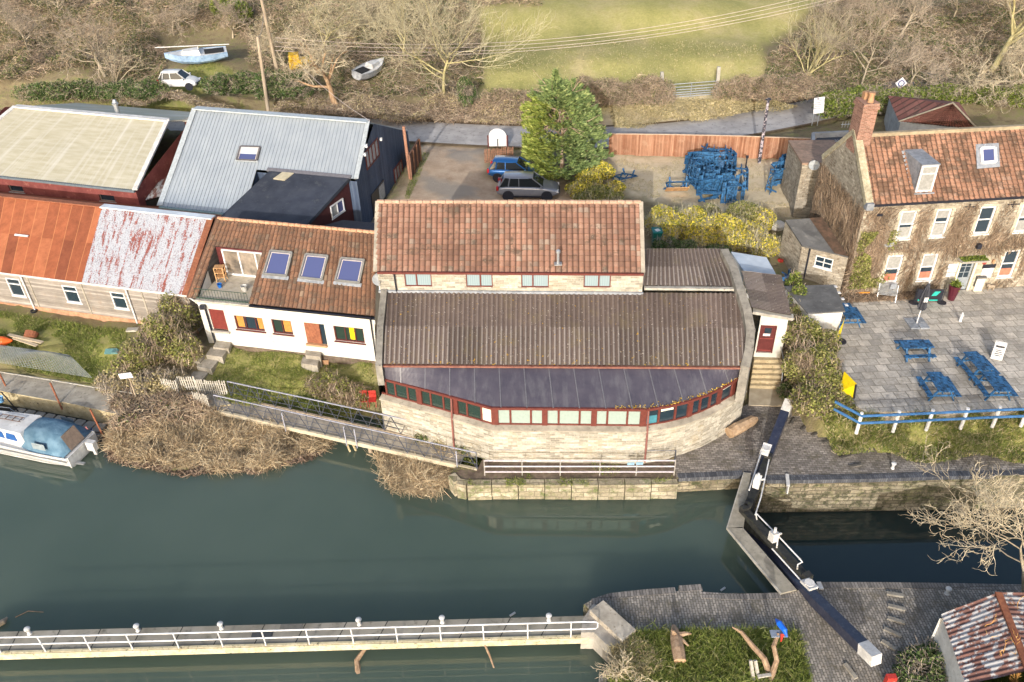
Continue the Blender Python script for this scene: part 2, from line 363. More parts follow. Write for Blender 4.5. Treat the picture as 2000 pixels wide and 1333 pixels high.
# corrugated sheet materials ------------------------------------------------
def m_asbestos(name, base1, base2, lich=True):
    g = NG(name, .9, 0, .15); ob = g.co('Object'); uv = g.sep(g.co('UV'))
    col = g.ramp(g.noise(ob, 1.6, 6, .7), [(.3, base1), (.7, base2)])
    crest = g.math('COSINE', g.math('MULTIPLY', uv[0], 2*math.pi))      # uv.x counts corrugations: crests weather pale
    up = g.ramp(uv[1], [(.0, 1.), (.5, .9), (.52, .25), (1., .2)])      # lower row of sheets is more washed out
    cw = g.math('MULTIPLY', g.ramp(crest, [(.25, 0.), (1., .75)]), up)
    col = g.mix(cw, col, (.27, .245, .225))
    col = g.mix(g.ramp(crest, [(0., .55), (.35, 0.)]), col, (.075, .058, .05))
    sheet = g.wn(g.comb(g.math('FLOOR', g.math('DIVIDE', uv[0], 7.)), g.math('FLOOR', g.math('MULTIPLY', uv[1], 1.98))))
    col = g.mix(1., col, g.ramp(sheet[0], [(0, .74), (1, 1.2)]), 'MULTIPLY')
    col = g.mix(g.ramp(g.noise(ob, 7., 6, .8), [(.57, 0.), (.66, .8)]), col, (.035, .03, .025))
    col = g.mix(g.ramp(g.noise(ob, .8, 5, .7), [(.52, 0.), (.72, .35)]), col, (.13, .11, .045))
    col = g.mix(g.ramp(g.noise(g.map(ob, loc=(4, 7, 1)), 11., 3, .6), [(.665, 0.), (.70, 1.)]), col, (.45, .42, .37))
    if lich:
        low = g.ramp(uv[1], [(0., .06), (.09, .015), (.3, .0)])
        s = g.math('ADD', g.noise(g.map(ob, loc=(9, 2, 5)), 5.5, 4, .65), low)
        col = g.mix(g.ramp(s, [(.665, 0.), (.69, .9)]), col, (.42, .25, .025))
    g.bump(g.noise(ob, 25., 4), .4, .01)
    return g.out(col)
m_asb = m_asbestos('weathered_cement_sheet', (.105, .08, .072), (.155, .12, .105))
m_asb2 = m_asbestos('dark_cement_sheet', (.115, .092, .085), (.165, .135, .122), False)

g = NG('rusty_iron_sheet', .8, 0, .2); ob = g.co('Object'); uv = g.sep(g.co('UV'))
w_ = g.wn(g.comb(g.math('FLOOR', g.math('DIVIDE', uv[0], 9.)), g.math('FLOOR', g.math('MULTIPLY', uv[1], 2.))))
c_ = g.ramp(w_[0], [(0, (.20, .065, .035)), (.5, (.32, .105, .05)), (1, (.40, .145, .07))])
c_ = g.mix(1., c_, g.ramp(g.noise(g.map(ob, (2., 2., .5)), .9, 6, .7), [(.3, .75), (.7, 1.2)]), 'MULTIPLY')
c_ = g.mix(g.ramp(g.math('FRACT', g.math('DIVIDE', uv[0], 9.)), [(0, .7), (.05, 0.)]), c_, (.6, .27, .12))
c_ = g.mix(g.ramp(g.noise(ob, 14., 4), [(.62, 0.), (.7, .5)]), c_, (.16, .035, .02))
g.bump(g.noise(ob, 22, 3), .3, .01); m_rustsheet = g.out(c_)

def m_flaking(name, paint, rust, amount=.52, stripes=1., dots=True, fw=.6):
    g = NG(name, .75, 0, .25); ob = g.co('Object'); uv = g.sep(g.co('UV'))
    sv = g.comb(g.math('MULTIPLY', uv[0], .22), g.math('MULTIPLY', uv[1], 1.6))
    st = g.noise(sv, 1.6, 5, .7); fine = g.noise(ob, 9., 6, .8)
    s = g.math('ADD', g.math('MULTIPLY', st, stripes), g.math('MULTIPLY', fine, fw))
    rc = g.ramp(g.noise(ob, 3., 4), [(.3, rust), (.7, tuple(a*1.5 for a in rust))])
    col = g.mix(g.ramp(s, [(amount+.36, 0.), (amount+.41, 1.)]), paint, rc)
    if dots: col = g.mix(g.ramp(g.noise(g.map(ob, (1, 1, 2), (3, 1, 7)), 13., 3, .6), [(.545, 0.), (.58, .8)]), col, (.20, .17, .18))
    g.bump(fine, .3, .01)
    return g.out(col)
m_flake = m_flaking('flaking_white_sheet', (.42, .445, .49), (.20, .05, .035), .47)
m_flake2 = m_flaking('rust_streaked_sheet', (.40, .395, .39), (.145, .075, .06), .30, 1.1, False, .3)

g = NG('cream_sheet', .6, 0, .3); uv = g.sep(g.co('UV')); ob = g.co('Object')
c_ = g.ramp(g.noise(g.comb(g.math('MULTIPLY', uv[0], .06), g.math('MULTIPLY', uv[1], 16.)), 1.5, 4, .6), [(.3, (.36, .335, .24)), (.7, (.47, .45, .36))])
c_ = g.mix(g.ramp(g.noise(g.comb(g.math('MULTIPLY', uv[0], .3), g.math('MULTIPLY', uv[1], .6)), 1.1, 4, .6), [(.5, 0.), (.72, .6)]), c_, (.58, .58, .55))
m_creamsheet = g.out(c_)
g = NG('pale_steel_sheet', .42, .25, .4); ob = g.co('Object')
m_steelsheet = g.out(g.ramp(g.noise(g.map(ob, (1, .4, 1)), 1.1, 5, .65), [(.3, (.33, .37, .41)), (.7, (.41, .45, .48))]))
g = NG('lead_membrane', .45, .0, .4); ob = g.co('Object')
c_ = g.ramp(g.noise(ob, .9, 5, .65), [(.3, (.045, .042, .062)), (.7, (.08, .074, .095))])
c_ = g.mix(g.ramp(g.noise(g.map(ob, (2.2, .5, 1)), 1.0, 5, .7), [(.5, 0.), (.7, .5)]), c_, (.14, .14, .155))
c_ = g.mix(g.ramp(g.noise(ob, 11., 4, .7), [(.66, 0.), (.72, .5)]), c_, (.03, .027, .03))
m_membrane = g.out(c_, g.ramp(g.noise(ob, 2., 4), [(.3, .35), (.7, .6)]))

# ------------------------------------------------------------------ building helpers
def normal_up(A, B, D):
    n = unit(np.cross(B-A, D-A)); return n if n[2] > 0 else -n

def tile_roof(name, A, B, C, D, nc, nr, mat, parent, amp=.035, lap=.035, u0=0., u1=1., v0=0., v1=1., seg=6):
    "pantiled slope. A eave left, B eave right, C ridge right, D ridge left"
    A, B, C, D = map(np.array, (A, B, C, D)); n = normal_up(A, B, D)
    cu = np.linspace(u0*nc, u1*nc, max(2, int(round((u1-u0)*nc*seg)))+1)
    V = []; UV = []
    r0, r1 = int(round(v0*nr)), int(round(v1*nr)); k = len(cu); fr = cu % 1.
    prof = np.where(fr < .72, np.sin(fr/.72*math.pi), -.28*np.sin((fr-.72)/.28*math.pi))*amp
    wn = np.random.default_rng(nc+nr)
    rows = []
    jit = wn.normal(0, .006, (nr+1, nc+2)); sag = wn.normal(0, .012, (6, 6))
    for r in range(r0, r1):
        for e, v in ((0, r/nr), (1, (r+1)/nr)):
            base = (A[None]*(1-v)+D[None]*v)*(1-(cu/nc))[:, None]+(B[None]*(1-v)+C[None]*v)*(cu/nc)[:, None]
            j = jit[r, np.minimum(cu.astype(int), nc)]
            sg = .03*np.sin(cu/nc*9.+v*3)*np.sin(v*math.pi)
            h = prof+(lap if e == 0 else 0.)+j+sg
            rows.append(base+n*h[:, None]); UV.append(np.stack([cu, np.full(k, r+(.001 if e == 0 else .999))], 1))
    V = np.concatenate(rows); UVv = np.concatenate(UV); F = []
    nrw = len(rows); idx = np.arange(k-1)
    F = np.concatenate([np.stack([i*k+idx, i*k+idx+1, (i+1)*k+idx+1, (i+1)*k+idx], 1) for i in range(nrw-1)])
    # keep face UVs inside one tile
    uvf = UVv[F.reshape(-1)].reshape(-1, 4, 2); c = uvf.mean(1, keepdims=True); tgt = np.floor(c)+.5
    uvf = tgt+np.clip(uvf-tgt, -.499, .499)
    return mk(name, V, F, mat, parent, uv=uvf.reshape(-1, 2), smooth=False)

def corr_sheet(name, A, B, C, D, n, mat, parent, amp=.03, seg=4, nv=6, box=False, lap=.5, label=None, wob=.012):
    "corrugated sheet; corrugations run A->D. UV.x counts corrugations, UV.y 0..1"
    A, B, C, D = map(np.array, (A, B, C, D)); nn = normal_up(A, B, D)
    if box:
        cu = np.concatenate([np.array([0, .06, .16, .22])+i for i in range(n)]+[np.array([float(n)])]); pr = np.concatenate([np.array([0, 1., 1., 0])]*n+[np.array([0.])])*amp
    else:
        cu = np.linspace(0, n, n*seg+1); pr = np.cos(cu*2*math.pi)*amp
    vs = list(np.linspace(0, 1, nv+1)); rr = np.random.default_rng(n)
    rows = []; UV = []; k = len(cu)
    for v in vs:
        base = (A[None]*(1-v)+D[None]*v)*(1-(cu/n))[:, None]+(B[None]*(1-v)+C[None]*v)*(cu/n)[:, None]
        w = wob*np.sin(cu/n*14+v*5)+(.03 if v < lap else 0.)
        rows.append(base+nn*(pr+w)[:, None]); UV.append(np.stack([cu, np.full(k, v)], 1))
    V = np.concatenate(rows); UVv = np.concatenate(UV); idx = np.arange(k-1)
    F = np.concatenate([np.stack([i*k+idx, i*k+idx+1, (i+1)*k+idx+1, (i+1)*k+idx], 1) for i in range(len(rows)-1)])
    return mk(name, V, F, mat, parent, uv=UVv[F.reshape(-1)], smooth=not box, label=label)

class W:
    "vertical wall plane seen from outside: origin p0, running to p1 (left to right), outward normal n"
    def __init__(s, p0, p1, z0=0.):
        s.p0 = np.array([p0[0], p0[1], z0]); d = np.array([p1[0]-p0[0], p1[1]-p0[1], 0.]); s.L = np.linalg.norm(d); s.t = d/s.L
        s.n = np.array([s.t[1], -s.t[0], 0.]); s.z0 = z0
    def pt(s, u, w, d=0.): return s.p0+s.t*u+s.n*d+np.array([0, 0, w])
    def px(s, x, y):
        "(u, w) of a photo pixel on this wall"
        r = ray(x, y); c = np.array([0, 0, HC]); k = (s.p0-c).dot(s.n)/r.dot(s.n); q = c+r*k; return (q-s.p0).dot(s.t), q[2]-s.z0
    def rect(s, a, b, c, d):
        "mean upright rectangle of four photo pixels: top left, top right, bottom right, bottom left"
        q = [s.px(*v) for v in (a, b, c, d)]
        return (q[0][0]+q[3][0])/2, (q[1][0]+q[2][0])/2, (q[2][1]+q[3][1])/2, (q[0][1]+q[1][1])/2
    def box(s, mb, u0, u1, w0, w1, d0, d1):
        p = [s.pt(u0, w0, d1), s.pt(u1, w0, d1), s.pt(u1, w0, d0), s.pt(u0, w0, d0), s.pt(u0, w1, d1), s.pt(u1, w1, d1), s.pt(u1, w1, d0), s.pt(u0, w1, d0)]
        return mb.hexa(p)

def wall_mesh(mb, s, L, top, holes=(), depth=.14, u0=0., w0=0., top_fn=None):
    "wall skin with recessed openings. holes: (u0,u1,w0,w1)"
    us = sorted({u0, L, *[h[0] for h in holes], *[h[1] for h in holes]}); ws = sorted({w0, top, *[h[2] for h in holes], *[h[3] for h in holes]})
    us = [u for u in us if u0 <= u <= L]; ws = [q for q in ws if w0 <= q <= top]
    for i in range(len(us)-1):
        for j in range(len(ws)-1):
            cu, cw = (us[i]+us[i+1])/2, (ws[j]+ws[j+1])/2
            if any(h[0] < cu < h[1] and h[2] < cw < h[3] for h in holes): continue
            mb.quad(s.pt(us[i], ws[j]), s.pt(us[i+1], ws[j]), s.pt(us[i+1], ws[j+1]), s.pt(us[i], ws[j+1]))
    for a, b, c, d in holes:
        for q in (((a, c), (b, c)), ((b, c), (b, d)), ((b, d), (a, d)), ((a, d), (a, c))):
            mb.quad(s.pt(*q[0], 0), s.pt(*q[0], -depth), s.pt(*q[1], -depth), s.pt(*q[1], 0))

def window(s, h, parent, fm, panes, cols=(.5,), rows=(), fw=.06, depth=.1, sill=None, name='window', bar=.05, trans=(), label=None, split=None):
    "framed window set in opening h; cols/rows = bar positions 0..1; panes = list of materials per column (or one)"
    a, b, c, d = h; f = MB()
    for q in ((a, b, c, c+fw), (a, b, d-fw, d)): s.box(f, q[0], q[1], q[2], q[3], -depth-.05, -depth+.05)
    for q in ((a, a+fw), (b-fw, b)): s.box(f, q[0], q[1], c+fw, d-fw, -depth-.05, -depth+.05)
    for k in cols: x = a+(b-a)*k; s.box(f, x-bar/2, x+bar/2, c+fw, d-fw, -depth-.045, -depth+.045)
    for k in rows: z = c+(d-c)*k; s.box(f, a+fw, b-fw, z-bar/2, z+bar/2, -depth-.04, -depth+.04)
    fo = f.build(name, fm, parent, label=label)
    if sill is not None:
        q = MB(); s.box(q, a-.06, b+.06, c-.07, c-.003, -depth, .07); q.build('sill', sill, fo)
    xs = [0]+list(cols)+[1]; pn = panes if isinstance(panes, (list, tuple)) else [panes]*(len(xs)-1)
    for i in range(len(xs)-1):
        q = MB(); x0 = a+(b-a)*xs[i]+.02; x1 = a+(b-a)*xs[i+1]-.02; pm = pn[i % len(pn)]
        if isinstance(pm, (list, tuple)):    # (material, lower z frac, upper z frac) stacks
            for m, k0, k1 in pm:
                q = MB(); s.box(q, x0, x1, max(c+.02, c+(d-c)*k0), min(d-.02, c+(d-c)*k1), -depth-.03, -depth-.015); q.build('pane', m, fo)
        else:
            s.box(q, x0, x1, c+.02, d-.02, -depth-.03, -depth-.015); q.build('pane', pm, fo)
    return fo

def pane_box(mb, s, u0, u1, w0, w1, d0, d1): return s.box(mb, u0, u1, w0, w1, d0, d1)

def sweep_wall(mb, pts, wid, z0s, z1s):
    "wall of width wid along plan polyline pts (width grows to the right of travel)"
    n = len(pts); L = []; Rr = []
    for i in range(n):
        a = np.array(pts[max(i-1, 0)]); b = np.array(pts[min(i+1, n-1)]); d = unit(b-a); nn = np.array([d[1], -d[0]])
        L.append(np.array(pts[i])); Rr.append(np.array(pts[i])+nn*wid)
    for i in range(n-1):
        mb.hexa([(*L[i], z0s), (*Rr[i], z0s), (*Rr[i+1], z0s), (*L[i+1], z0s), (*L[i], z1s[i]), (*Rr[i], z1s[i]), (*Rr[i+1], z1s[i+1]), (*L[i+1], z1s[i+1])])

def roofplane(mb, A, B, C, D, th=.12):
    "thin slab under four roof corners"
    n = normal_up(np.array(A), np.array(B), np.array(D))*th
    lo = [np.array(p)-n for p in (A, B, C, D)]; return mb.hexa(lo+[np.array(p) for p in (A, B, C, D)])
# ------------------------------------------------------------------ terrain
ZQ = 1.0; ZP = 2.45; ZLOW = -1.3; ZRD = 4.0
CTRL = [  # photo px, py, height
 (0, 800, -.6), (150, 880, -1.), (205, 868, -.3), (300, 903, -.3), (450, 912, -.3), (600, 878, -.3), (645, 850, -.3), (700, 855, -.6), (740, 870, -.4), (790, 935, -.4), (860, 955, -.4),
 (250, 850, .45), (350, 855, .5), (450, 860, .5), (550, 845, .45), (620, 825, .3), (800, 900, .45), (700, 820, -.2), (760, 850, -.2), (690, 790, .4),
 (230, 775, .95), (0, 740, 1.1), (0, 690, 1.45), (100, 740, 1.1), (200, 740, 1.2), (100, 650, 1.75), (0, 640, 1.8), (250, 660, 1.7), (330, 720, 1.3), (330, 765, 1.), (420, 760, 1.05), (0, 610, 1.9), (268, 645, 1.85),
 (415, 670, 1.7), (560, 690, 1.65), (725, 708, 1.6), (560, 735, 1.4), (680, 745, 1.3), (500, 770, 1.0), (600, 790, .8), (720, 770, .9),
 (560, 800, .55), (900, 880, .9), (850, 860, .8), (930, 900, .9), (1100, 900, .93), (1300, 900, .98), (1330, 940, .9),
 (1350, 880, 1.), (1450, 900, 1.), (1530, 860, 1.), (1460, 790, 1.05), (1500, 745, 1.7), (1495, 700, 2.2), (1600, 880, 1.), (1800, 895, 1.), (2000, 900, 1.), (2150, 900, 1.),
 (1540, 780, 1.1), (1600, 800, 2.1), (1570, 740, 2.2), (1570, 680, 2.4), (1640, 820, 2.15), (1700, 815, 2.3), (1800, 815, 2.3), (1900, 812, 2.3), (2000, 808, 2.3), (2100, 805, 2.3),
 (1640, 845, 1.6), (1750, 850, 1.5), (1900, 850, 1.5), (2000, 850, 1.5), (1640, 868, 1.05), (1800, 878, 1.02), (2000, 880, 1.02),
 (1650, 640, 2.4), (1800, 680, 2.4), (2000, 620, 2.4), (1700, 560, 2.45), (1540, 600, 2.6), (1560, 540, 2.9), (1500, 500, 3.1), (1300, 480, 3.3), (1400, 440, 3.5),
 (760, 430, 3.6), (700, 440, 3.3), (850, 370, 3.85), (1050, 390, 3.85), (1200, 400, 3.85), (1350, 400, 3.8), (1500, 390, 3.75), (1550, 440, 3.3),
 (820, 300, 3.95), (950, 300, 3.95), (1100, 330, 3.9), (1300, 320, 3.9), (1560, 320, 3.9), (1650, 300, 4.), (1900, 300, 4.),
 (-200, 240, 4.), (0, 235, 4.), (200, 235, 4.), (500, 240, 4.), (850, 260, 4.), (1000, 262, 4.), (1200, 258, 4.), (1400, 250, 4.02), (1560, 238, 4.05), (1900, 235, 4.3), (2100, 230, 4.4), (2200, 225, 4.4),
 (800, 238, 4.3), (1000, 240, 4.2), (1150, 240, 4.2), (600, 228, 4.4), (250, 215, 4.3),
 (60, 195, 5.2), (250, 190, 5.6), (350, 172, 6.3), (420, 168, 6.2), (450, 190, 5.6), (560, 185, 5.6), (650, 205, 5.1), (750, 200, 5.2), (870, 190, 5.2), (1000, 200, 4.9), (1150, 190, 4.9), (1280, 195, 5.), (1340, 190, 5.), (1420, 190, 4.9), (1500, 180, 4.9), (1600, 190, 4.8), (1750, 190, 5.), (1900, 180, 5.1), (2000, 200, 5.),
 (0, 150, 6.), (150, 130, 6.6), (400, 120, 6.9), (650, 120, 6.6), (850, 120, 6.3), (1000, 120, 6.), (1200, 100, 6.3), (1400, 100, 6.3), (1600, 100, 6.), (1800, 100, 6.), (2000, 100, 6.2),
 (0, 0, 9.), (250, 0, 9.), (500, 0, 8.8), (750, 0, 8.6), (1000, 0, 8.2), (1300, 0, 8.2), (1600, 0, 8.), (2000, 0, 8.), (-300, 0, 9.), (2300, 0, 8.), (-300, 150, 6.), (2300, 150, 6.)]
_c = np.array([P(*c) for c in CTRL])
# the river bed, and the far side of the country
EXTRA = [(-40, 36, -1.2), (-25, 32, -1.5), (-10, 27, -1.5), (5, 26, -1.5), (14, 26, -1.5), (-60, 40, 1.), (-60, 52, 2.), (60, 30, 1.), (60, 40, 2.4), (45, 33, 1.2), (-30, 120, 11), (20, 120, 11), (60, 120, 11), (-80, 120, 12), (-90, 80, 7), (90, 80, 6), (0, 160, 16), (90, 160, 16), (-90, 160, 16),
         (-70, 60, 3.5), (80, 60, 4.), (0, 230, 26), (150, 230, 26), (-150, 230, 26), (-150, 100, 9), (150, 100, 8), (-150, 50, 2), (150, 50, 3), (0, 500, 45), (500, 500, 45), (-500, 500, 45)]
_c = np.vstack([_c, np.array(EXTRA, float)])
def gz(x, y):
    "ground height"
    x = np.asarray(x, float); y = np.asarray(y, float); sh = x.shape; x = x.ravel(); y = y.ravel(); out = np.empty(len(x))
    for i in range(0, len(x), 20000):
        d2 = (x[i:i+20000, None]-_c[None, :, 0])**2+(y[i:i+20000, None]-_c[None, :, 1])**2+.05
        wt = d2**-1.9; out[i:i+20000] = (wt*_c[None, :, 2]).sum(1)/wt.sum(1)
    return out.reshape(sh)
def g1(x, y): return float(gz(np.array([x]), np.array([y]))[0])
def G(px, py, it=4):
    "ground point under a photo pixel"
    z = 2.5
    for _ in range(it*3): p = P(px, py, z); z = .5*z+.5*g1(p[0], p[1])
    p = P(px, py, z); return np.array([p[0], p[1], g1(p[0], p[1])])

# flat sheets: outlines in plan
patio = polyP([(1622, 556), (1700, 552), (2600, 518), (2600, 816), (2000, 801), (1860, 803), (1690, 805), (1655, 782), (1605, 735), (1560, 655)], ZP)
quay = polyP([(1318, 886), (1318, 905), (1320, 933), (1452, 926), (1500, 936), (1700, 933), (2700, 919), (2700, 872), (2000, 880), (1840, 879), (1720, 877), (1640, 868), (1590, 842), (1540, 792), (1462, 789), (1440, 800), (1350, 862)], ZQ)
ledge = polyP([(905, 892), (955, 893), (1320, 893), (1320, 937), (1290, 936), (905, 938), (880, 925)], .95)
tow = polyP([(-260, 668), (0, 726), (110, 742), (235, 765), (340, 770), (430, 762), (450, 790), (330, 806), (222, 808), (145, 790), (0, 764), (-260, 706)], ZQ)
road_c = [(-700, 205), (-300, 228), (0, 236), (200, 238), (500, 242), (780, 254), (900, 262), (1000, 266), (1130, 270), (1250, 266), (1380, 254), (1490, 236), (1580, 218), (1660, 200), (1750, 180), (1860, 150)]
carpark = polyP([(822, 282), (950, 287), (945, 330), (955, 350), (1040, 345), (1100, 360), (1150, 400), (1250, 420), (1262, 480), (730, 480), (700, 430), (760, 400), (800, 350)], 3.9)
garden = polyP([(1190, 303), (1585, 312), (1560, 420), (1500, 400), (1440, 410), (1270, 390), (1215, 375), (1180, 330)], 3.9)

def line_mesh(pts, wid, dz):
    pass
RC = np.array([P(x, y, ZRD) for x, y in road_c])
# resample the road centre line smoothly
def resample(pts, step):
    pts = np.asarray(pts, float); d = np.r_[0, np.cumsum(np.linalg.norm(np.diff(pts[:, :2], axis=0), axis=1))]; n = max(2, int(d[-1]/step)); s = np.linspace(0, d[-1], n)
    out = np.stack([np.interp(s, d, pts[:, k]) for k in range(pts.shape[1])], 1)
    for _ in range(6): out[1:-1] = .25*out[:-2]+.5*out[1:-1]+.25*out[2:]
    return out
RS = resample(RC, 1.0)
def road_d(x, y):
    x = np.asarray(x).ravel(); y = np.asarray(y).ravel(); d = np.full(len(x), 1e9)
    for p in RS[::2]: d = np.minimum(d, (x-p[0])**2+(y-p[1])**2)
    return np.sqrt(d)

def spaced(vals): return np.array(vals)
xs = np.concatenate([-np.geomspace(1500, 62, 16), np.arange(-60, -38, 1.5), np.arange(-38, 38.1, .42), np.arange(39.5, 62, 1.5), np.geomspace(64, 1500, 16)])
ys = np.concatenate([np.arange(28, 80, .42), np.arange(80, 110, 1.2), np.geomspace(112, 1500, 20)])
GX, GY = np.meshgrid(xs, ys); gx, gy = GX.ravel(), GY.ravel(); gzv = gz(gx, gy)
rr = np.random.default_rng(3)
near = (np.abs(gx) < 45) & (gy < 100)
gzv = gzv+np.where(near, rr.normal(0, .035, len(gx)), 0.)
def clampin(poly, z, grow=0):
    m = inpoly(gx, gy, poly); gzv[m] = np.minimum(gzv[m], z-.12)
for pl, z in ((patio, ZP), (quay, ZQ), (tow, ZQ)): clampin(pl, z)
lvl = inpoly(gx, gy, carpark); gzv[lvl] = gz(gx[lvl], gy[lvl])+rr.normal(0, .01, lvl.sum())
dr = road_d(gx, gy); m = dr < 3.4; gzv[m] = np.minimum(gzv[m], ZRD-.14)
m = (dr >= 3.4) & (dr < 5.); gzv[m] = gzv[m]*.5+.5*np.minimum(gzv[m], ZRD+.1)
# carve river and lower chamber south of the quay lines
bank = [P(-600, 760, 0)[:2], P(-200, 760, 0)[:2], P(150, 860, 0)[:2], P(215, 868, 0)[:2]]
wet = polyP([(-600, 700), (0, 766), (145, 793), (222, 810), (240, 860), (200, 868), (300, 906), (450, 915), (600, 880), (640, 852), (700, 845), (760, 850), (745, 900), (790, 945), (870, 955), (884, 930), (1320, 938), (1452, 930), (1500, 940), (2300, 930), (2300, 1500), (-600, 1500)], .6)
clampin(polyP([(1455, 700), (1538, 700), (1545, 800), (1450, 800)], 1.2), .85)
m = inpoly(gx, gy, wet); gzv[m] = np.minimum(gzv[m], -.9)
m2 = m & (gx > P(1480, 940, ZQ)[0]); gzv[m2] = -2.6
for bp in ([(905, 900), (1320, 900), (1320, 930), (900, 930)],):
    pl = polyP(bp, .95); mm = inpoly(gx, gy, pl); gzv[mm] = .8
nx, ny = len(xs), len(ys); ii = (np.arange(ny-1)[:, None]*nx+np.arange(nx-1)[None]).ravel()
F = np.stack([ii, ii+1, ii+nx+1, ii+nx], 1)
GV = np.stack([gx, gy, gzv], 1)

g = NG('ground_earth_and_grass', .95, 0, .1); ob = g.co('Object'); att = g.n('ShaderNodeVertexColor', layer_name='zone'); sp_ = g.n('ShaderNodeSeparateColor'); g.l(att.outputs[0], sp_.inputs[0])
scrub = g.ramp(g.noise(ob, 1.4, 7, .75), [(.3, (.12, .095, .055)), (.5, (.22, .18, .11)), (.7, (.17, .19, .06))])
grass = g.ramp(g.noise(ob, 2.2, 7, .8), [(.3, (.18, .20, .05)), (.5, (.27, .27, .085)), (.72, (.38, .31, .16))])
grass = g.mix(g.ramp(g.noise(ob, .35, 5, .7), [(.45, 0.), (.65, .6)]), grass, (.26, .235, .11))
fieldc = g.ramp(g.noise(g.map(ob, (1, .6, 1)), .22, 7, .72), [(.3, (.27, .265, .09)), (.5, (.355, .33, .13)), (.7, (.45, .38, .20))])
fieldc = g.mix(1., fieldc, g.ramp(g.noise(ob, 3.5, 5, .8), [(.3, .8), (.7, 1.15)]), 'MULTIPLY')
grav = g.ramp(g.noise(ob, .8, 7, .7), [(.3, (.34, .25, .175)), (.5, (.46, .35, .255)), (.7, (.53, .43, .32))])
grav = g.mix(g.ramp(g.noise(ob, .28, 3, .5), [(.5, 0.), (.62, .75)]), grav, (.30, .275, .24))
sand = g.ramp(g.noise(ob, 1.1, 7, .78), [(.3, (.36, .31, .19)), (.46, (.60, .50, .34)), (.7, (.68, .59, .43))])
c_ = g.mix(sp_.outputs[0], scrub, grass)
c_ = g.mix(sp_.outputs[1], c_, fieldc)
c_ = g.mix(sp_.outputs[2], c_, grav)
c_ = g.mix(att.outputs[1], c_, sand)
g.bump(g.noise(ob, 9., 7, .8), .8, .08); m_ground = g.out(c_)
go = mk('ground', GV, F, m_ground, smooth=True, origin=(0, 0, 0)); settag(go, kind='structure', label='grass, scrub and gravel ground rising from the river to the field behind the road')
lawn = polyP([(440, 680), (725, 712), (735, 760), (600, 775), (430, 745), (400, 720)], 1.5)
lawn2 = polyP([(0, 615), (250, 650), (230, 750), (0, 700)], 1.6)
banks = polyP([(1590, 800), (2200, 800), (2200, 882), (1840, 882), (1640, 872)], 1.8)
bank2 = polyP([(420, 780), (720, 830), (700, 780), (500, 760)], 1.)
field = [P(930, 190, 5.)[:2], P(1130, 215, 5)[:2], P(1290, 200, 5)[:2], P(1500, 180, 5)[:2], P(1490, 80, 6.5)[:2], P(1620, 0, 8)[:2], P(1680, -120, 12)[:2], P(900, -120, 12)[:2], P(930, 0, 8)[:2], P(950, 100, 6)[:2]]
verge = polyP([(-300, 205), (0, 215), (310, 185), (420, 165), (480, 175), (300, 215), (0, 240)], 4.8)
strip = polyP([(1180, 210), (1290, 195), (1420, 190), (1560, 205), (1560, 215), (1250, 262), (1180, 262)], 4.5)
def soft(poly, px_, py_):
    a = np.zeros(len(px_))
    for dx, dy in ((0, 0), (.5, 0), (-.5, 0), (0, .5), (0, -.5)): a += inpoly(px_+dx, py_+dy, poly)
    return a/5
colr = np.zeros((len(gx), 4), np.float32)
for pl in (lawn, lawn2, banks, bank2, verge): colr[:, 0] = np.maximum(colr[:, 0], soft(pl, gx, gy))
colr[:, 1] = soft(field, gx, gy); far_ = gy > 112; colr[far_, 1] = 1
colr[:, 2] = soft(carpark, gx, gy)
colr[:, 3] = np.maximum(soft(garden, gx, gy), .75*soft(strip, gx, gy))
ca = go.data.color_attributes.new('zone', 'FLOAT_COLOR', 'POINT'); ca.data.foreach_set('color', colr.ravel())

# road -----------------------------------------------------------------
m_road = mnoise('worn_asphalt', (.34, .325, .315), (.43, .41, .395), 1.2, .9, c3=(.15, .14, .135), bump=.3)
def ribbon(pts, wl, wr, z, edge=0.):
    n = len(pts); L = []; Rr = []
    for i in range(n):
        d = unit(pts[min(i+1, n-1)][:2]-pts[max(i-1, 0)][:2]); nn = np.array([-d[1], d[0]]); L.append((*(pts[i][:2]+nn*wl), z)); Rr.append((*(pts[i][:2]-nn*wr), z))
    V = L+Rr; F = [[n+i, n+i+1, i+1, i] for i in range(n-1)]; return V, F
V, F = ribbon(RS, 2.3, 2.3, ZRD); settag(mk('road', V, F, m_road), kind='structure', label='grey country lane crossing behind the buildings')
V, F = ribbon(RS, 2.62, -2.3, ZRD+.02); 
mkerb = mnoise('road_edge_soil', (.10, .07, .045), (.19, .14, .09), 5, .95)
settag(mk('road_edge', V, F, mkerb), kind='structure')
V, F = ribbon(RS, -2.3, 2.6, ZRD+.02); settag(mk('road_edge', V, F, mkerb), kind='structure')

# hard flat sheets --------------------------------------------------------
mb = MB(); mb.prism(patio, ZP-.6, ZP, side=1); settag(mb.build('patio', [m_flag, m_stone2], origin=(0, 0, 0)), kind='structure', label='grey flagstone terrace outside the pub')
mb = MB(); mb.prism(quay, ZLOW-1.5, ZQ, side=1); settag(mb.build('quay_pavement', [m_sett, m_quay], origin=(0, 0, 0)), kind='structure', label='brick sett quay beside the lock')
mb = MB(); mb.prism(tow, -.8, ZQ, side=1); settag(mb.build('towpath', [m_concrete, m_conc_yel], origin=(0, 0, 0)), kind='structure', label='pale concrete towpath at the left')
m_mud = mnoise('wet_earth', (.11, .08, .06), (.19, .145, .11), 4, .9, c3=(.10, .12, .04), bump=.6)
mb = MB(); mb.prism(ledge, -1., .93, side=1); settag(mb.build('river_ledge', [m_mud, m_quay_y], origin=(0, 0, 0)), kind='structure', label='bare earth ledge behind the stone river wall')
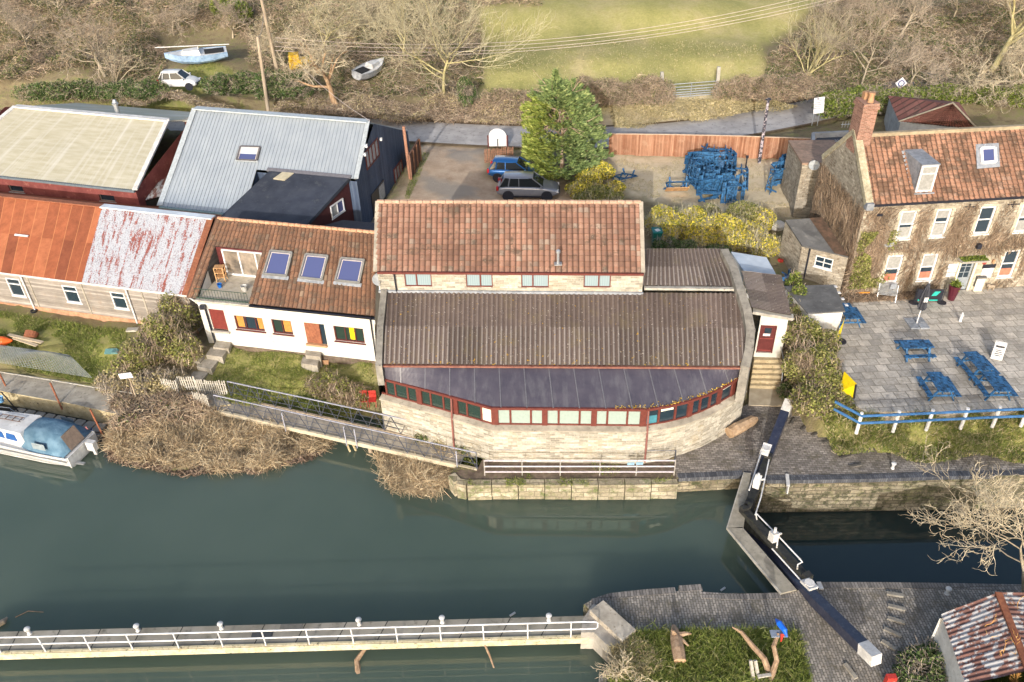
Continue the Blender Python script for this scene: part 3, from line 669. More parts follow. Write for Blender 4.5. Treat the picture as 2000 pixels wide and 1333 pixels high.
# stone copings
mb = MB(); rr_ = random.Random(4); ps = [P(881, 927, .95), P(893, 941, .95), P(912, 945, .95)]+[P(x, 944-(x-912)*.004, .95) for x in range(960, 1330, 52)]
for a, b in zip(ps[:-1], ps[1:]):
    d = unit(b-a); n = np.array([-d[1], d[0], 0]); a2 = a+d*.02; b2 = b-d*.02; k = rr_.uniform(-.05, .03)
    mb.prism([tuple((a2+n*.22)[:2]), tuple((a2-n*(.20+k))[:2]), tuple((b2-n*(.20+k))[:2]), tuple((b2+n*.22)[:2])], -1., .99+k*.5)
settag(mb.build('river_wall', m_quay_y), 'low yellow stone river wall in front of the bow fronted building', 'wall')
mb = MB()
cp = [P(1325, 934, ZQ), P(1452, 928, ZQ), P(1497, 938, ZQ), P(1600, 937, ZQ), P(1700, 935, ZQ), P(1850, 930, ZQ), P(2000, 927, ZQ), P(2700, 917, ZQ)]
for a, b in zip(cp[:-1], cp[1:]):
    d = unit(b-a); n = np.array([-d[1], d[0], 0]); mb.prism([tuple((a+n*.28)[:2]), tuple((a-n*.05)[:2]), tuple((b-n*.05)[:2]), tuple((b+n*.28)[:2])], ZQ-.2, ZQ+.025)
m_cope = mbrick('blue_brick_coping', (.07, .075, .09), (.12, .125, .14), (.05, .05, .05), .11, .6, .01, bump=.4, kind='UV')
settag(mb.build('quay_coping', m_cope), kind='structure')

# water ----------------------------------------------------------------
def water(name, poly, z, c1, c2, label, rough=.02, bst=.05):
    g = NG(name+'_surface', rough, 0, .5); ob = g.co('Object')
    g.b.inputs['IOR'].default_value = 1.47; g.b.subsurface_method = 'BURLEY'; g.b.inputs['Subsurface Weight'].default_value = 1.; g.b.inputs['Subsurface Radius'].default_value = (1., 1.1, 1.); g.b.inputs['Subsurface Scale'].default_value = 2.4
    c = g.ramp(g.noise(ob, .12, 3, .5), [(.3, c1), (.7, c2)])
    h = g.math('ADD', g.math('MULTIPLY', g.noise(g.map(ob, (1, 1.6, 1)), .9, 3, .5), 1.), g.math('MULTIPLY', g.noise(ob, 5., 3, .5), .12)); g.bump(h, bst, .05)
    m = g.out(c); o = mk(name, [(x, y, z) for x, y in poly], [list(range(len(poly)))], m, origin=(0, 0, 0)); settag(o, kind='structure', label=label)
    return o
GA, GB, GCc = P(1455, 935, 0), P(1424, 1030, 0), P(1545, 1165, 0)     # downstream side of the gates at water level
upper = [(-300, -60), (-300, 60), (-50, 50), (GA[0]-.1, GA[1]+5), (GA[0]+.35, GA[1]), (GB[0]+.45, GB[1]), (GCc[0]+.35, GCc[1]), (GCc[0]+.3, 10), (12, -60)]
lower = [(GA[0]-.3, GA[1]+6), (GB[0]-.2, GB[1]), (GCc[0]-.3, GCc[1]), (GCc[0]-.3, 20), (300, 20), (300, 40), (60, GA[1]+3)]
water('river_water', upper, 0., (.057, .084, .065), (.078, .106, .084), 'calm dark green river')
water('lock_water', lower, ZLOW, (.018, .032, .031), (.024, .04, .038), 'dark blue water in the lower lock chamber')
mk('river_bed', [(-400, -80, -3.), (400, -80, -3.), (400, 60, -3.), (-400, 60, -3.)], [[0, 1, 2, 3]], m_mud, origin=(0, 0, 0))['kind'] = 'structure'
# ------------------------------------------------------------------ bow fronted stone building
B1 = thing('stone_building', 'long stone building with terracotta pantile roof and bowed row of red framed windows', 'building', (*P(960, 860, 1.)[:2], 1.))
def lerp(a, b, t): return np.array(a)*(1-t)+np.array(b)*t
A, B, C, D = P(733, 531, 8.12), P(1256, 534, 8.12), P(1252, 396, 10.5), P(737, 395, 10.5)
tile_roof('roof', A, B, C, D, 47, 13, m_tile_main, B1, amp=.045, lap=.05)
up = np.array([0, 0, 1.]); tm = unit(B-A); nm = unit(np.cross(tm, up))       # nm points to the camera side
mb = MB()      # ridge tiles and verge
k = 34
for i in range(k):
    a = lerp(D, C, i/k); b = lerp(D, C, (i+1)/k-.002); mb.cyl(a+up*.0+up*(.01*(i % 2)), b, .13, .125, 7)
mb.build('ridge', mnoise('ridge_tiles', (.34, .22, .15), (.46, .32, .24), 4, .85, c3=(.25, .2, .15)), B1)
mb = MB()
mb.bar(A+up*.02, D+up*.02, .2, .14); mb.bar(B+up*.02, C+up*.02, .2, .14); mb.build('verge', m_concrete, B1)
# back slope + gables
back = -nm*6.4
bA = A+back; bB = B+back
mb = MB(); roofplane(mb, bB, bA, D, C, .1); mb.build('rear_roof', m_tile_main, B1)
mb = MB()
wl0 = A+nm*(-.15)+tm*.12; wr0 = B+nm*(-.15)-tm*.12
for e, f, s_ in ((A+tm*.12, D+tm*.12, 0), (B-tm*.12, C-tm*.12, 1)):
    p = e-nm*.2; q = e+back+nm*.2; r = f-up*.15
    mb.quad((*p[:2], 1.), (*q[:2], 1.), (*q[:2], 8.1), tuple(r), (*p[:2], 8.1))
mb.quad((*(A+back+nm*.2)[:2], 1.), (*(B+back+nm*.2)[:2], 1.), (*(B+back+nm*.2)[:2], 8.1), (*(A+back+nm*.2)[:2], 8.1))
mb.build('gable_wall', m_stone, B1)
w1 = W(P(742, 568, 7.)[:2], P(1254, 572, 7.)[:2], 6.7)
wz = 8.16-6.7
hs = [w1.rect((790, 531), (843, 531), (843, 560), (790, 560)), w1.rect((910, 532), (962, 532), (962, 561), (910, 561)), w1.rect((1018, 532), (1072, 532), (1072, 562), (1018, 562)), w1.rect((1140, 534), (1193, 534), (1193, 562), (1140, 562))]
hs = [(a, b, c, min(d, wz-.04)) for a, b, c, d in hs]
mb = MB(); wall_mesh(mb, w1, w1.L, wz, hs, .1); mb.build('wall', m_stone, B1)
for h, c in zip(hs, (.44, .54, .42, .56)): window(w1, h, B1, m_redbrown, m_curt, cols=(c,), fw=.05, depth=.06, bar=.07)
mb = MB(); w1.box(mb, 0, w1.L, wz-.09, wz+.02, .02, .14); mb.build('gutter', m_redbrown, B1)
mb = MB(); w1.box(mb, -.05, w1.L+.05, .22, .36, .002, .1); mb.build('flashing', m_lead, B1)
q = w1.px(771, 540); mb = MB(); mb.cyl(w1.pt(q[0], wz-.05, .08), w1.pt(q[0]+.02, .3, .08), .045, n=8); mb.build('downpipe', m_black, B1)
# flue on the roof
fp = P(1090, 515, 8.55); mb = MB(); mb.cyl(fp, fp+up*.62, .07, n=10); mb.cyl(fp+up*.62, fp+up*.74, .12, .12, n=10); mb.cyl(fp+up*.74, fp+up*.80, .12, .05, n=10)
mb.box(fp-up*.02, (.38, .3, .06)); mb.build('flue', m_steel, B1)
# corrugated lean-to
cA, cB, cC, cD = P(742, 712, 5.3), P(1452, 716, 5.3), P(1446, 573, 6.98), P(748, 569, 6.98)
cB2 = P(1472, 640, 6.15)
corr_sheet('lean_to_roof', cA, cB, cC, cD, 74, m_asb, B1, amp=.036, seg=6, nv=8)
mb = MB(); e0 = P(1446, 573, 6.97); e1 = P(1452, 716, 5.29)   # sliver filling the bulge towards the parapet
mb.quad(e1, P(1462, 716, 5.28), P(1476, 645, 6.12), e0+0*up); mb.quad(e0, P(1476, 645, 6.12), P(1456, 571, 6.98)); mb.build('roof_infill', m_asb2, B1)
mb = MB(); s0 = P(1258, 563, 7.0); s1 = P(1455, 565, 7.0); mb.bar(s0, s1, .22, .12); mb.build('ridge_cap', m_conc_light, B1)
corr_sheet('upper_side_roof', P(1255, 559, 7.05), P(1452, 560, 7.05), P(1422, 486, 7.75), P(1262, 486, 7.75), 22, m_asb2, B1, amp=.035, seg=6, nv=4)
mb = MB()
sb = [P(1262, 486, 7.7), P(1422, 486, 7.7)]
mb.quad((*sb[1][:2], 3.), (*sb[0][:2], 3.), tuple(sb[0]), tuple(sb[1])); p_, q_ = P(1262, 486, 7.7), P(1255, 559, 7.0); mb.quad((*p_[:2], 3.), (*q_[:2], 3.), tuple(q_), tuple(p_)); mb.build('side_wall', m_stone, B1)
# parapets
mb = MB(); pts = [P(1422, 486, 7.9), P(1440, 520, 7.65), P(1455, 565, 7.3), P(1468, 605, 6.85), P(1475, 645, 6.35), P(1472, 685, 5.85), P(1464, 718, 5.4)]
sweep_wall(mb, [tuple(p[:2]) for p in pts][::-1], -.42, 3.2, [p[2] for p in pts][::-1])
pts = [P(733, 715, 5.42), P(736, 640, 6.3), P(744, 565, 7.15)]
sweep_wall(mb, [tuple(p[:2]) for p in pts], .32, 4.2, [p[2] for p in pts]); mb.build('parapet', mnoise('lichened_parapet', (.17, .16, .14), (.26, .245, .215), 3, .9, c3=(.10, .09, .075), bump=.4), B1)
# eaves gutter of the lean-to
mb = MB(); a = P(735, 715, 5.22); b = P(1464, 719, 5.22); mb.bar(a, b, .12, .1); mb.build('gutter', mnoise('red_gutter', (.17, .065, .05), (.25, .12, .09), 6, .7), B1)
# bowed front
ZS, ZE = 3.2, 4.33
Fpx = [(737, 737), (848, 766), (960, 797), (1262, 800), (1305, 793.5), (1345, 784), (1382, 771), (1415, 755), (1440, 740), (1462, 722)]
Fr = [P(x, y, ZE+.05) for x, y in Fpx]
def inset(poly, d):
    out = []; n = len(poly)
    for i in range(n):
        dd = unit(poly[min(i+1, n-1)][:2]-poly[max(i-1, 0)][:2]); nn = np.array([dd[1], -dd[0]]); out.append(poly[i][:2]-nn*d)
    return out
eb = [P(735, 716, 5.14), P(1464, 719, 5.14)]
# membrane roof: strips between front edge and back edge
mb = MB(); nseam = 13
import bisect
fx = np.array([p[0] for p in Fr]); fy = np.array([p[1] for p in Fr])
def fpt(t):
    X = lerp(eb[0], eb[1], t)[0]; X2 = fx[0]+(fx[-1]-fx[0])*t; return np.array([X2, np.interp(X2, fx, fy), ZE+.05])
N = 96
V = []; UV = []
for i in range(N+1):
    t = i/N; f_ = fpt(t); b_ = lerp(eb[0], eb[1], t); V += [f_, lerp(f_, b_, .33)+up*.015, lerp(f_, b_, .66)+up*.015, b_]
F = [[i*4+j, (i+1)*4+j, (i+1)*4+j+1, i*4+j+1] for i in range(N) for j in range(3)]
mk('membrane_roof', V, F, m_membrane, B1)
mb = MB()
for i in range(1, 15):
    t = i/15; f_ = fpt(t); b_ = lerp(eb[0], eb[1], t); mb.bar(f_+up*.03, b_+up*.02, .05, .035)
mb.build('roof_seam', mflat('roof_seam', (.13, .13, .15), .45), B1)
mb = MB()
for a, b in zip(Fr[:-1], Fr[1:]): mb.bar(a-up*.03, b-up*.03, .11, .13)
mb.build('fascia', m_redbrown, B1)
# window band
bi = inset(Fr, .22); bo = inset(Fr, -.02); base = inset(Fr, .16)
bayx = []  # list: per segment list of ('post'|'thick', x0, x1) from photo
posts = {0: [(755, 3), (773, 3), (797, 3), (820, 10), (842, 3), (867, 3), (890, 11), (913, 3), (941, 3)],
         2: [(967, 14), (997, 4), (1037, 4), (1064, 11), (1091, 4), (1132, 4), (1160, 11), (1186, 4), (1225, 4), (1256, 13)],
         3: [(1286, 4), (1318, 4), (1346, 9), (1366, 4), (1385, 4), (1403, 7), (1430, 7), (1445, 3)]}
def band_pt(x):
    "world plan point of band at photo column x at mid window height"
    best = None
    for i in range(len(bi)-1):
        wv = W(bi[i], bi[i+1], 0.); y0 = np.interp(x, [p[0] for p in Fpx], [p[1] for p in Fpx])+16
        u, z = wv.px(x, y0)
        if -.02 <= u <= wv.L+.02: return wv, u
    return wv, max(0, min(wv.L, u))
mp = MB(); panes = []; edges = [738]
allp = [p for k_ in (0, 2, 3) for p in posts[k_]]
pg = MB()
def seg_box(m_, x0, x1, z0, z1, d0, d1):
    wa, ua = band_pt(x0); wb, ub = band_pt(x1); pa = wa.pt(ua, 0)[:2]; pb = wb.pt(ub, 0)[:2]
    if np.linalg.norm(pb-pa) < .02: return
    ww = W(pa, pb, 0.); ww.box(m_, 0, ww.L, z0, z1, d0, d1)
wb_ = thing  # noqa
band = MB()
for x, wd in allp: seg_box(band, x-wd/2, x+wd/2, ZS, ZE, -.04, .1 if wd > 6 else .05)
band.build('window_post', m_redbrown, B1)
band = MB()
for i in range(len(bi)-1):
    ww = W(bi[i], bi[i+1], 0.); ww.box(band, 0, ww.L, ZS-.01, ZS+.07, -.03, .05); ww.box(band, 0, ww.L, ZE-.08, ZE, -.03, .05)
rail = band.build('window_rail', m_redbrown, B1)
xsn = [738]+[p[0] for p in allp]+[1464]; wds = [0]+[p[1] for p in allp]+[0]
m_boxsign = mflat('cream_window_sign', (.66, .66, .58), .5)
for i in range(len(xsn)-1):
    x0 = xsn[i]+wds[i]/2; x1 = xsn[i+1]-wds[i+1]/2; xc = (x0+x1)/2
    if xc < 755 or xc > 1448: m = m_white
    elif 941 < xc < 967: m = m_cream
    elif xc < 941: m = m_glass_g
    elif xc < 1256: m = m_blind
    else: m = m_glass
    q = MB()
    cut = [x0]+[p[0] for p in Fpx if x0 < p[0] < x1]+[x1]
    for a, b in zip(cut[:-1], cut[1:]): seg_box(q, a, b, ZS+.03, ZE-.03, -.03, .0)
    if len(q.V):
        w_o = q.build('window' if m not in (m_white, m_cream) else 'wall_panel', m, B1)
        if 1290 < xc < 1315 or 1404 < xc < 1428:
            s_ = MB(); seg_box(s_, x0+2, x1-2, ZE-.42, ZE-.14, .004, .02); s_.build('window_sign', m_boxsign, w_o)
        if 1268 < xc < 1285: s_ = MB(); seg_box(s_, x0+1, x1-1, ZS+.08, ZS+.55, .004, .015); s_.build('blue_cushion', mflat('teal_cloth', (.05, .2, .26), .8), w_o)
# stone sill and wall
mb = MB(); n = len(bi)
bs = inset(Fr, -.12)
for i in range(n-1):
    mb.hexa([(*bs[i], ZS-.2), (*bs[i+1], ZS-.2), (*bi[i+1], ZS-.2), (*bi[i], ZS-.2), (*bs[i], ZS-.12), (*bs[i+1], ZS-.12), (*bi[i+1], ZS-.0), (*bi[i], ZS-.0)])
mb.build('sill', m_concrete, B1)
mb = MB(); bw = inset(Fr, -.03)
for i in range(n-1): mb.quad((*bw[i], .5), (*bw[i+1], .5), (*bw[i+1], ZS-.2), (*bw[i], ZS-.2))
fb = bw[-1]; mb.quad((*fb, .5), (*(fb+np.array([.1, 1.2])), .5), (*(fb+np.array([.1, 1.2])), ZS+1.), (*fb, ZS+1.))
p = bw[0]; q_ = P(733, 715, 1.5)[:2]+np.array([0, 2.]); mb.quad((*q_, .5), (*p, .5), (*p, 4.3), (*q_, 4.3))
mb.build('stone_front', m_stone, B1)
mb = MB()
for x, y0, in ((887, 780), (1262, 803)):
    wv, u = band_pt(x); a = wv.pt(u, ZE-.05, .22); mb.cyl(a, wv.pt(u, ZS-.3, .32), .05, n=8); mb.cyl(wv.pt(u, ZS-.3, .32), wv.pt(u, 1.1, .34), .05, n=8)
mb.build('downpipe', mflat('pinkish_downpipe', (.22, .09, .075), .6), B1)

def dish(parent, c, aim, r=.35, name='satellite_dish', mat=None):
    aim = unit(aim); e = unit(np.cross(aim, up)); g_ = np.cross(e, aim); V = [np.array(c)-aim*.08]; n = 16
    for j, rr2 in ((1, r*.5), (2, r)):
        for i in range(n): t = 2*math.pi*i/n; V.append(np.array(c)+(e*math.cos(t)+g_*math.sin(t)*.9)*rr2+aim*(-.06 if j == 1 else 0.))
    F = [[0, 1+i, 1+(i+1) % n] for i in range(n)]+[[1+i, 17+i, 17+(i+1) % n, 1+(i+1) % n] for i in range(n)]
    o = mk(name, V, F, mat or mflat('dish_grey', (.27, .29, .31), .5), parent, smooth=True)
    m = MB(); m.cyl(np.array(c)-aim*.08, np.array(c)-aim*.3-up*.3, .025, n=6); m.cyl(np.array(c)-g_*r*.9, np.array(c)+aim*.3-g_*.1, .015, n=5); m.box(np.array(c)+aim*.3-g_*.1, (.06, .06, .08)); m.build('dish_arm', m_steel, o)
    return o
dish(B1, P(741, 546, 7.6), (.15, -1, .45), .38)
mb = MB(); mb.bar(P(741, 546, 7.55), P(742, 566, 7.05), .05); mb.build('dish_post', m_steel, B1)

# ------------------------------------------------------------------ entrance porch at the right end
PO = thing('entrance_porch', 'small white porch with dark maroon door and ribbed brown roof', 'porch', (*P(1498, 700, 2.3)[:2], 2.3))
pw = W(P(1472, 697, 2.25)[:2], P(1520, 699, 2.25)[:2], 2.25)
hd = pw.rect((1485, 636), (1519, 636), (1508, 690), (1477, 690))
mb = MB(); wall_mesh(mb, pw, pw.L+.12, 2.75, [hd], .12)
bk = -pw.n*4.6
a_ = pw.pt(pw.L+.12, 0); mb.quad(tuple(a_), tuple(a_+bk), tuple(a_+bk+up*2.7), tuple(a_+up*2.7)); mb.build('wall', m_white, PO)
dm = MB(); pw.box(dm, hd[0]+.05, hd[1]-.05, hd[2]+.02, hd[3]-.05, -.12, -.07); dd = dm.build('door', m_maroon, PO)
fm = MB(); pw.box(fm, hd[0], hd[0]+.05, hd[2], hd[3], -.12, -.03); pw.box(fm, hd[1]-.05, hd[1], hd[2], hd[3], -.12, -.03); pw.box(fm, hd[0], hd[1], hd[3]-.05, hd[3], -.12, -.03); fm.build('door_frame', m_maroon, PO)
um = (hd[0]+hd[1])/2; dh = hd[3]-hd[2]
q = MB(); pw.box(q, um-.17, um+.19, hd[2]+dh*.70, hd[2]+dh*.88, -.069, -.06); q.build('window', m_glass, dd)
q = MB(); pw.box(q, um-.22, um+.16, hd[2]+dh*.60, hd[2]+dh*.68, -.069, -.055); q.build('notice', m_wpaint, dd)
q = MB(); pw.box(q, hd[0]+.1, hd[1]-.1, hd[2]+dh*.49, hd[2]+dh*.52, -.069, -.055); pw.box(q, hd[0]+.1, hd[1]-.1, hd[2]+dh*.06, hd[2]+dh*.1, -.069, -.055); q.build('door_rail', mflat('maroon_trim', (.23, .05, .045), .5), dd)
pa, pb, pc, pd = P(1468, 603, 5.25), P(1546, 617, 5.05), P(1526, 538, 5.25), P(1448, 531, 5.45)
corr_sheet('porch_roof', pd, pa, pb, pc, 27, m_asb2, PO, amp=.03, seg=4, nv=4)   # ribs run left to right
ca, cb = P(1470, 606, 5.1), P(1549, 619, 4.95); mb = MB(); mb.bar(ca-pw.n*-.05-up*.02, cb-pw.n*-.05-up*.02, .42, .16); mb.build('roof_edge', m_conc_light, PO)

# ------------------------------------------------------------------ store behind the porch, grey hut
def flat_block(name, label, cat, px4, z, zb, mroof, mwall, th=.1, over=.0, loc=None, slope=None, group=None):
    c = [P(x, y, z+(slope[i] if slope else 0)) for i, (x, y) in enumerate(px4)]; t = thing(name, label, cat, (*np.mean([q[:2] for q in c], 0), zb), group)
    mb = MB(); roofplane(mb, c[0], c[1], c[2], c[3], th); mb.build('roof', mroof, t)
    mb = MB(); cen = np.mean(c, 0); cw = [q+(cen-q)*over/np.linalg.norm(cen-q) for q in c]
    for i in range(4):
        a, b = cw[i], cw[(i+1) % 4]; mb.quad((a[0], a[1], zb), (b[0], b[1], zb), (b[0], b[1], b[2]-th), (a[0], a[1], a[2]-th))
    mb.build('wall', mwall, t); return t, c
m_palebl = mnoise('pale_blue_sheet', (.50, .56, .62), (.58, .63, .68), 2, .5)
S1, _ = flat_block('store_shed', 'low shed with pale blue flat roof behind the corrugated side roof', 'shed', [(1454, 531), (1518, 540), (1497, 503), (1428, 492)], 4.75, 3., m_palebl, m_white)
S2, hc = flat_block('garden_hut', 'small white hut with flat dark grey felt roof beside the patio', 'hut', [(1578, 612), (1651, 608), (1630, 556), (1532, 559)], 4.35, 2.4, m_felt_g, m_wpaint_old, .08, .12)

# ------------------------------------------------------------------ white cottage
CT = thing('white_cottage', 'white rendered cottage with mottled tile roof, cut-in terrace and three roof windows', 'cottage', (*P(570, 690, 1.7)[:2], 1.7))
A, B, C, D = P(368, 583, 4.6), P(733, 619, 4.6), P(735, 455, 7.45), P(426, 427, 7.45)
NC, NRW = 42, 14
def rp(u, v): return (A*(1-u)+B*u)*(1-v)+(D*(1-u)+C*u)*v
nr_ = normal_up(A, B, D)
def ruv(x, y):
    r = ray(x, y); c = np.array([0, 0, HC]); k_ = (A-c).dot(nr_)/r.dot(nr_); q = c+r*k_
    # solve bilinear by iteration
    u, v = .5, .5
    for _ in range(30):
        e = q-rp(u, v); du = (B-A)*(1-v)+(C-D)*v; dv = (D-A)*(1-u)+(C-B)*u
        s, *_r = np.linalg.lstsq(np.stack([du, dv], 1), e, rcond=None); u += s[0]; v += s[1]
    return u, v
tl, tr, br, bl = ruv(427, 480), ruv(511, 488), ruv(484, 592), ruv(385, 582)
tu0 = round((tl[0]+bl[0])/2*NC)/NC; tu1 = round((tr[0]+br[0])/2*NC)/NC; tv1 = round((tl[1]+tr[1])/2*NRW)/NRW
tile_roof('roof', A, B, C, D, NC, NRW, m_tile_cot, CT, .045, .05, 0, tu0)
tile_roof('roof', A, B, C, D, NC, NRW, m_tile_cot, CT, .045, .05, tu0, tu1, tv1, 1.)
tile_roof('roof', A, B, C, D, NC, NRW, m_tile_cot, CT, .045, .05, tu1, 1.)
mb = MB(); k = 26
for i in range(k): mb.cyl(lerp(D, C, i/k)+up*.01*(i % 2), lerp(D, C, (i+1)/k-.003), .12, .115, 7)
mb.build('ridge', mnoise('orange_ridge_tiles', (.42, .22, .13), (.50, .30, .19), 4, .85), CT)
tmc = unit(B-A); tmc[2] = 0; nmc = unit(np.cross(tmc, up)); bkc = -nmc*8.6
mb = MB(); roofplane(mb, B+bkc, A+bkc, D, C, .1); mb.build('rear_roof', m_tile_cot, CT)
cw = W(A[:2]+tmc[:2]*.12-nmc[:2]*.1+tmc[:2]*.15, P(731, 703, 1.65)[:2], 1.3)
cw = W(P(388, 600, 4.2)[:2], P(733, 636, 4.2)[:2], 1.3)
ztop = 4.55-1.3
H = {'door1': ((406, 604), (436, 606), (447, 648), (418, 643)), 'win1': ((456, 616), (511, 622), (519, 649), (463, 642)), 'win2': ((529, 623), (567, 628), (574, 655), (535, 651)), 'door2': ((592, 630), (635, 634), (637, 673), (602, 672)), 'win3': ((650, 636), (708, 643), (714, 671), (656, 666))}
H = {k_: cw.rect(*v) for k_, v in H.items()}
mb = MB(); wall_mesh(mb, cw, cw.L+.02, ztop, list(H.values()), .13)
gl_ = cw.pt(0, 0); gb_ = gl_+bkc*.95
mb.quad(tuple(gb_), tuple(gl_), (*gl_[:2], 4.5), (*(D+tmc*.3)[:2], 7.2), (*gb_[:2], 4.5))
gr_ = cw.pt(cw.L, 0); gb2 = gr_+bkc*.95; mb.quad(tuple(gr_), tuple(gb2), (*gb2[:2], 4.5), (*(C-tmc*.1)[:2], 7.3), (*gr_[:2], 4.5))
mb.quad(tuple(gb2), tuple(gb_), (*gb_[:2], 4.5), (*gb2[:2], 4.5))
mb.build('wall', m_white, CT)
window(cw, H['win1'], CT, m_maroon, [[(m_glass, 0, 1)], m_glass, m_glass], cols=(.36, .72), fw=.06, sill=m_maroon, label='three pane maroon window with orange curtains')
w_ = H['win1']; q = MB(); cw.box(q, w_[0]+.07, w_[0]+(w_[1]-w_[0])*.28, w_[2]+.1, w_[3]-.07, -.115, -.11); cw.box(q, w_[0]+(w_[1]-w_[0])*.78, w_[1]-.08, w_[2]+.1, w_[3]-.07, -.115, -.11); q.build('curtain', m_orange, CT)
window(cw, H['win2'], CT, m_maroon, m_glass_g, cols=(.5,), fw=.06, sill=m_maroon, label='two pane maroon window with orange curtain')
w_ = H['win2']; q = MB(); cw.box(q, w_[0]+(w_[1]-w_[0])*.55, w_[1]-.1, w_[2]+.12, w_[3]-.07, -.115, -.11); q.build('curtain', m_orange, CT)
window(cw, H['win3'], CT, m_maroon, m_glass_g, cols=(.36, .70), fw=.06, sill=m_maroon, label='three pane maroon window with yellow board inside')
w_ = H['win3']; q = MB(); cw.box(q, w_[0]+(w_[1]-w_[0])*.5, w_[0]+(w_[1]-w_[0])*.66, w_[2]+.12, w_[3]-.09, -.115, -.11); q.build('yellow_board', m_yellow, CT)
w_ = H['door1']; q = MB(); cw.box(q, w_[0], w_[1], w_[2]+.05, w_[3], -.11, -.05); q.build('door', m_reddoor, CT); q = MB(); cw.box(q, w_[0]-.1, w_[1]+.1, w_[2]-.12, w_[2], -.1, .16); q.build('doorstep', m_conc_light, CT)
w_ = H['door2']; q = MB(); cw.box(q, w_[0], w_[0]+(w_[1]-w_[0])*.74, w_[2]+.05, w_[3], -.1, .0); q.build('door', m_rust, CT, label='open rust red door'); q = MB(); cw.box(q, w_[0]+(w_[1]-w_[0])*.74, w_[1], w_[2], w_[3], -.12, -.1); q.build('window', m_glass, CT)
q = MB(); cw.box(q, w_[0]-.06, w_[1], w_[2]-.1, w_[2]+.02, -.05, .14); q.build('doorstep', m_terra, CT)
mb = MB(); e0 = (tu1*(B-A)+A); mb.bar(e0+nmc*.08-up*.06, B+nmc*.08-up*.06, .11, .1); mb.build('gutter', m_black, CT)
mb = MB(); u_, w2_ = cw.px(402, 601); mb.cyl(cw.pt(u_, w2_, .1), cw.pt(u_+.05, .35, .12), .055, n=8); u_, w2_ = cw.px(724, 620); mb.cyl(cw.pt(u_, w2_, .1), cw.pt(u_, .35, .1), .04, n=8); mb.build('downpipe', m_black, CT)
mb = MB(); pp = cw.pt(*cw.px(399, 597), .18); mb.box(pp, (.3, .25, .22)); mb.build('hopper', m_black, CT)
mb = MB(); a0 = P(362, 577, 4.35); mb.tube([a0, a0*.4+pp*.6+up*.05, pp], .05, 6); mb.build('waste_pipe', m_wpaint, CT)
mb = MB(); a = cw.pt(.0, .3, .02); mb.box(cw.pt(cw.L*.5, .33, .08), (.05, .05, .05)); cw.box(mb, .3, cw.L, 0., .42, .0, .06); mb.build('plinth', m_mud, CT)
# terrace cut into the roof
t0 = rp(tu0, 0); t1 = rp(tu1, 0); t2 = rp(tu1, tv1); t3 = rp(tu0, tv1); zf = 4.62
TE = MB(); TE.prism([tuple(t0[:2]), tuple(t1[:2]), tuple(t2[:2]), tuple(t3[:2])], zf-.1, zf); te = TE.build('terrace_floor', mnoise('terrace_boards', (.42, .37, .28), (.52, .47, .38), 3, .8, c3=(.30, .29, .27)), CT)
mb = MB(); mb.quad((*t0[:2], zf), (*t3[:2], zf), tuple(t3), ); mb.quad((*t1[:2], zf), (*t2[:2], zf), tuple(t2)); mb.build('terrace_side', mplank('dark_shiplap', (.07, .065, .06), (.11, .105, .10), .1, 1), CT)
tw = W(t3[:2], t2[:2], zf); th = t3[2]-zf
mb = MB(); tw.box(mb, 0, tw.L, 0, th, -.06, 0.); mb.build('terrace_wall', m_maroon, CT)
fm = MB(); x0, x1 = tw.L*.12, tw.L-.02
for u in (x0, x0+(x1-x0)*.39, x0+(x1-x0)*.80, x1-.08): tw.box(fm, u, u+.09, .05, th-.1, .01, .08)
tw.box(fm, x0, x1, .0, .12, .01, .08); tw.box(fm, x0, x1, th-.16, th-.08, .01, .08); pd_ = fm.build('patio_door', m_wpaint, CT)
q = MB(); tw.box(q, x0+.05, x1-.05, .1, th-.12, .005, .02); q.build('pane', mnoise('patio_door_glass', (.10, .09, .08), (.30, .25, .2), 1.6, .1, spec=.8, bump=0), pd_)
mb = MB(); mb.bar(t0+up*.12, t1+up*.12, .05); mb.bar(t0+up*.72, t1+up*.72, .03)
for i in range(19): p = lerp(t0, t1, i/18); mb.cyl(p, p+up*.72, .012, n=4)
mb.build('balustrade', mflat('green_black_rail', (.04, .07, .05), .5), CT)
mb = MB(); mb.bar(lerp(t0, t1, -.02)+nmc*.05-up*.08, lerp(t0, t1, 1.02)+nmc*.05-up*.08, .22, .22); mb.build('parapet', m_conc_light, CT)
mb = MB(); mb.bar(lerp(A, D, .0)+up*.04, D+up*.04, .2, .1); mb.build('verge', m_tile_cot, CT)
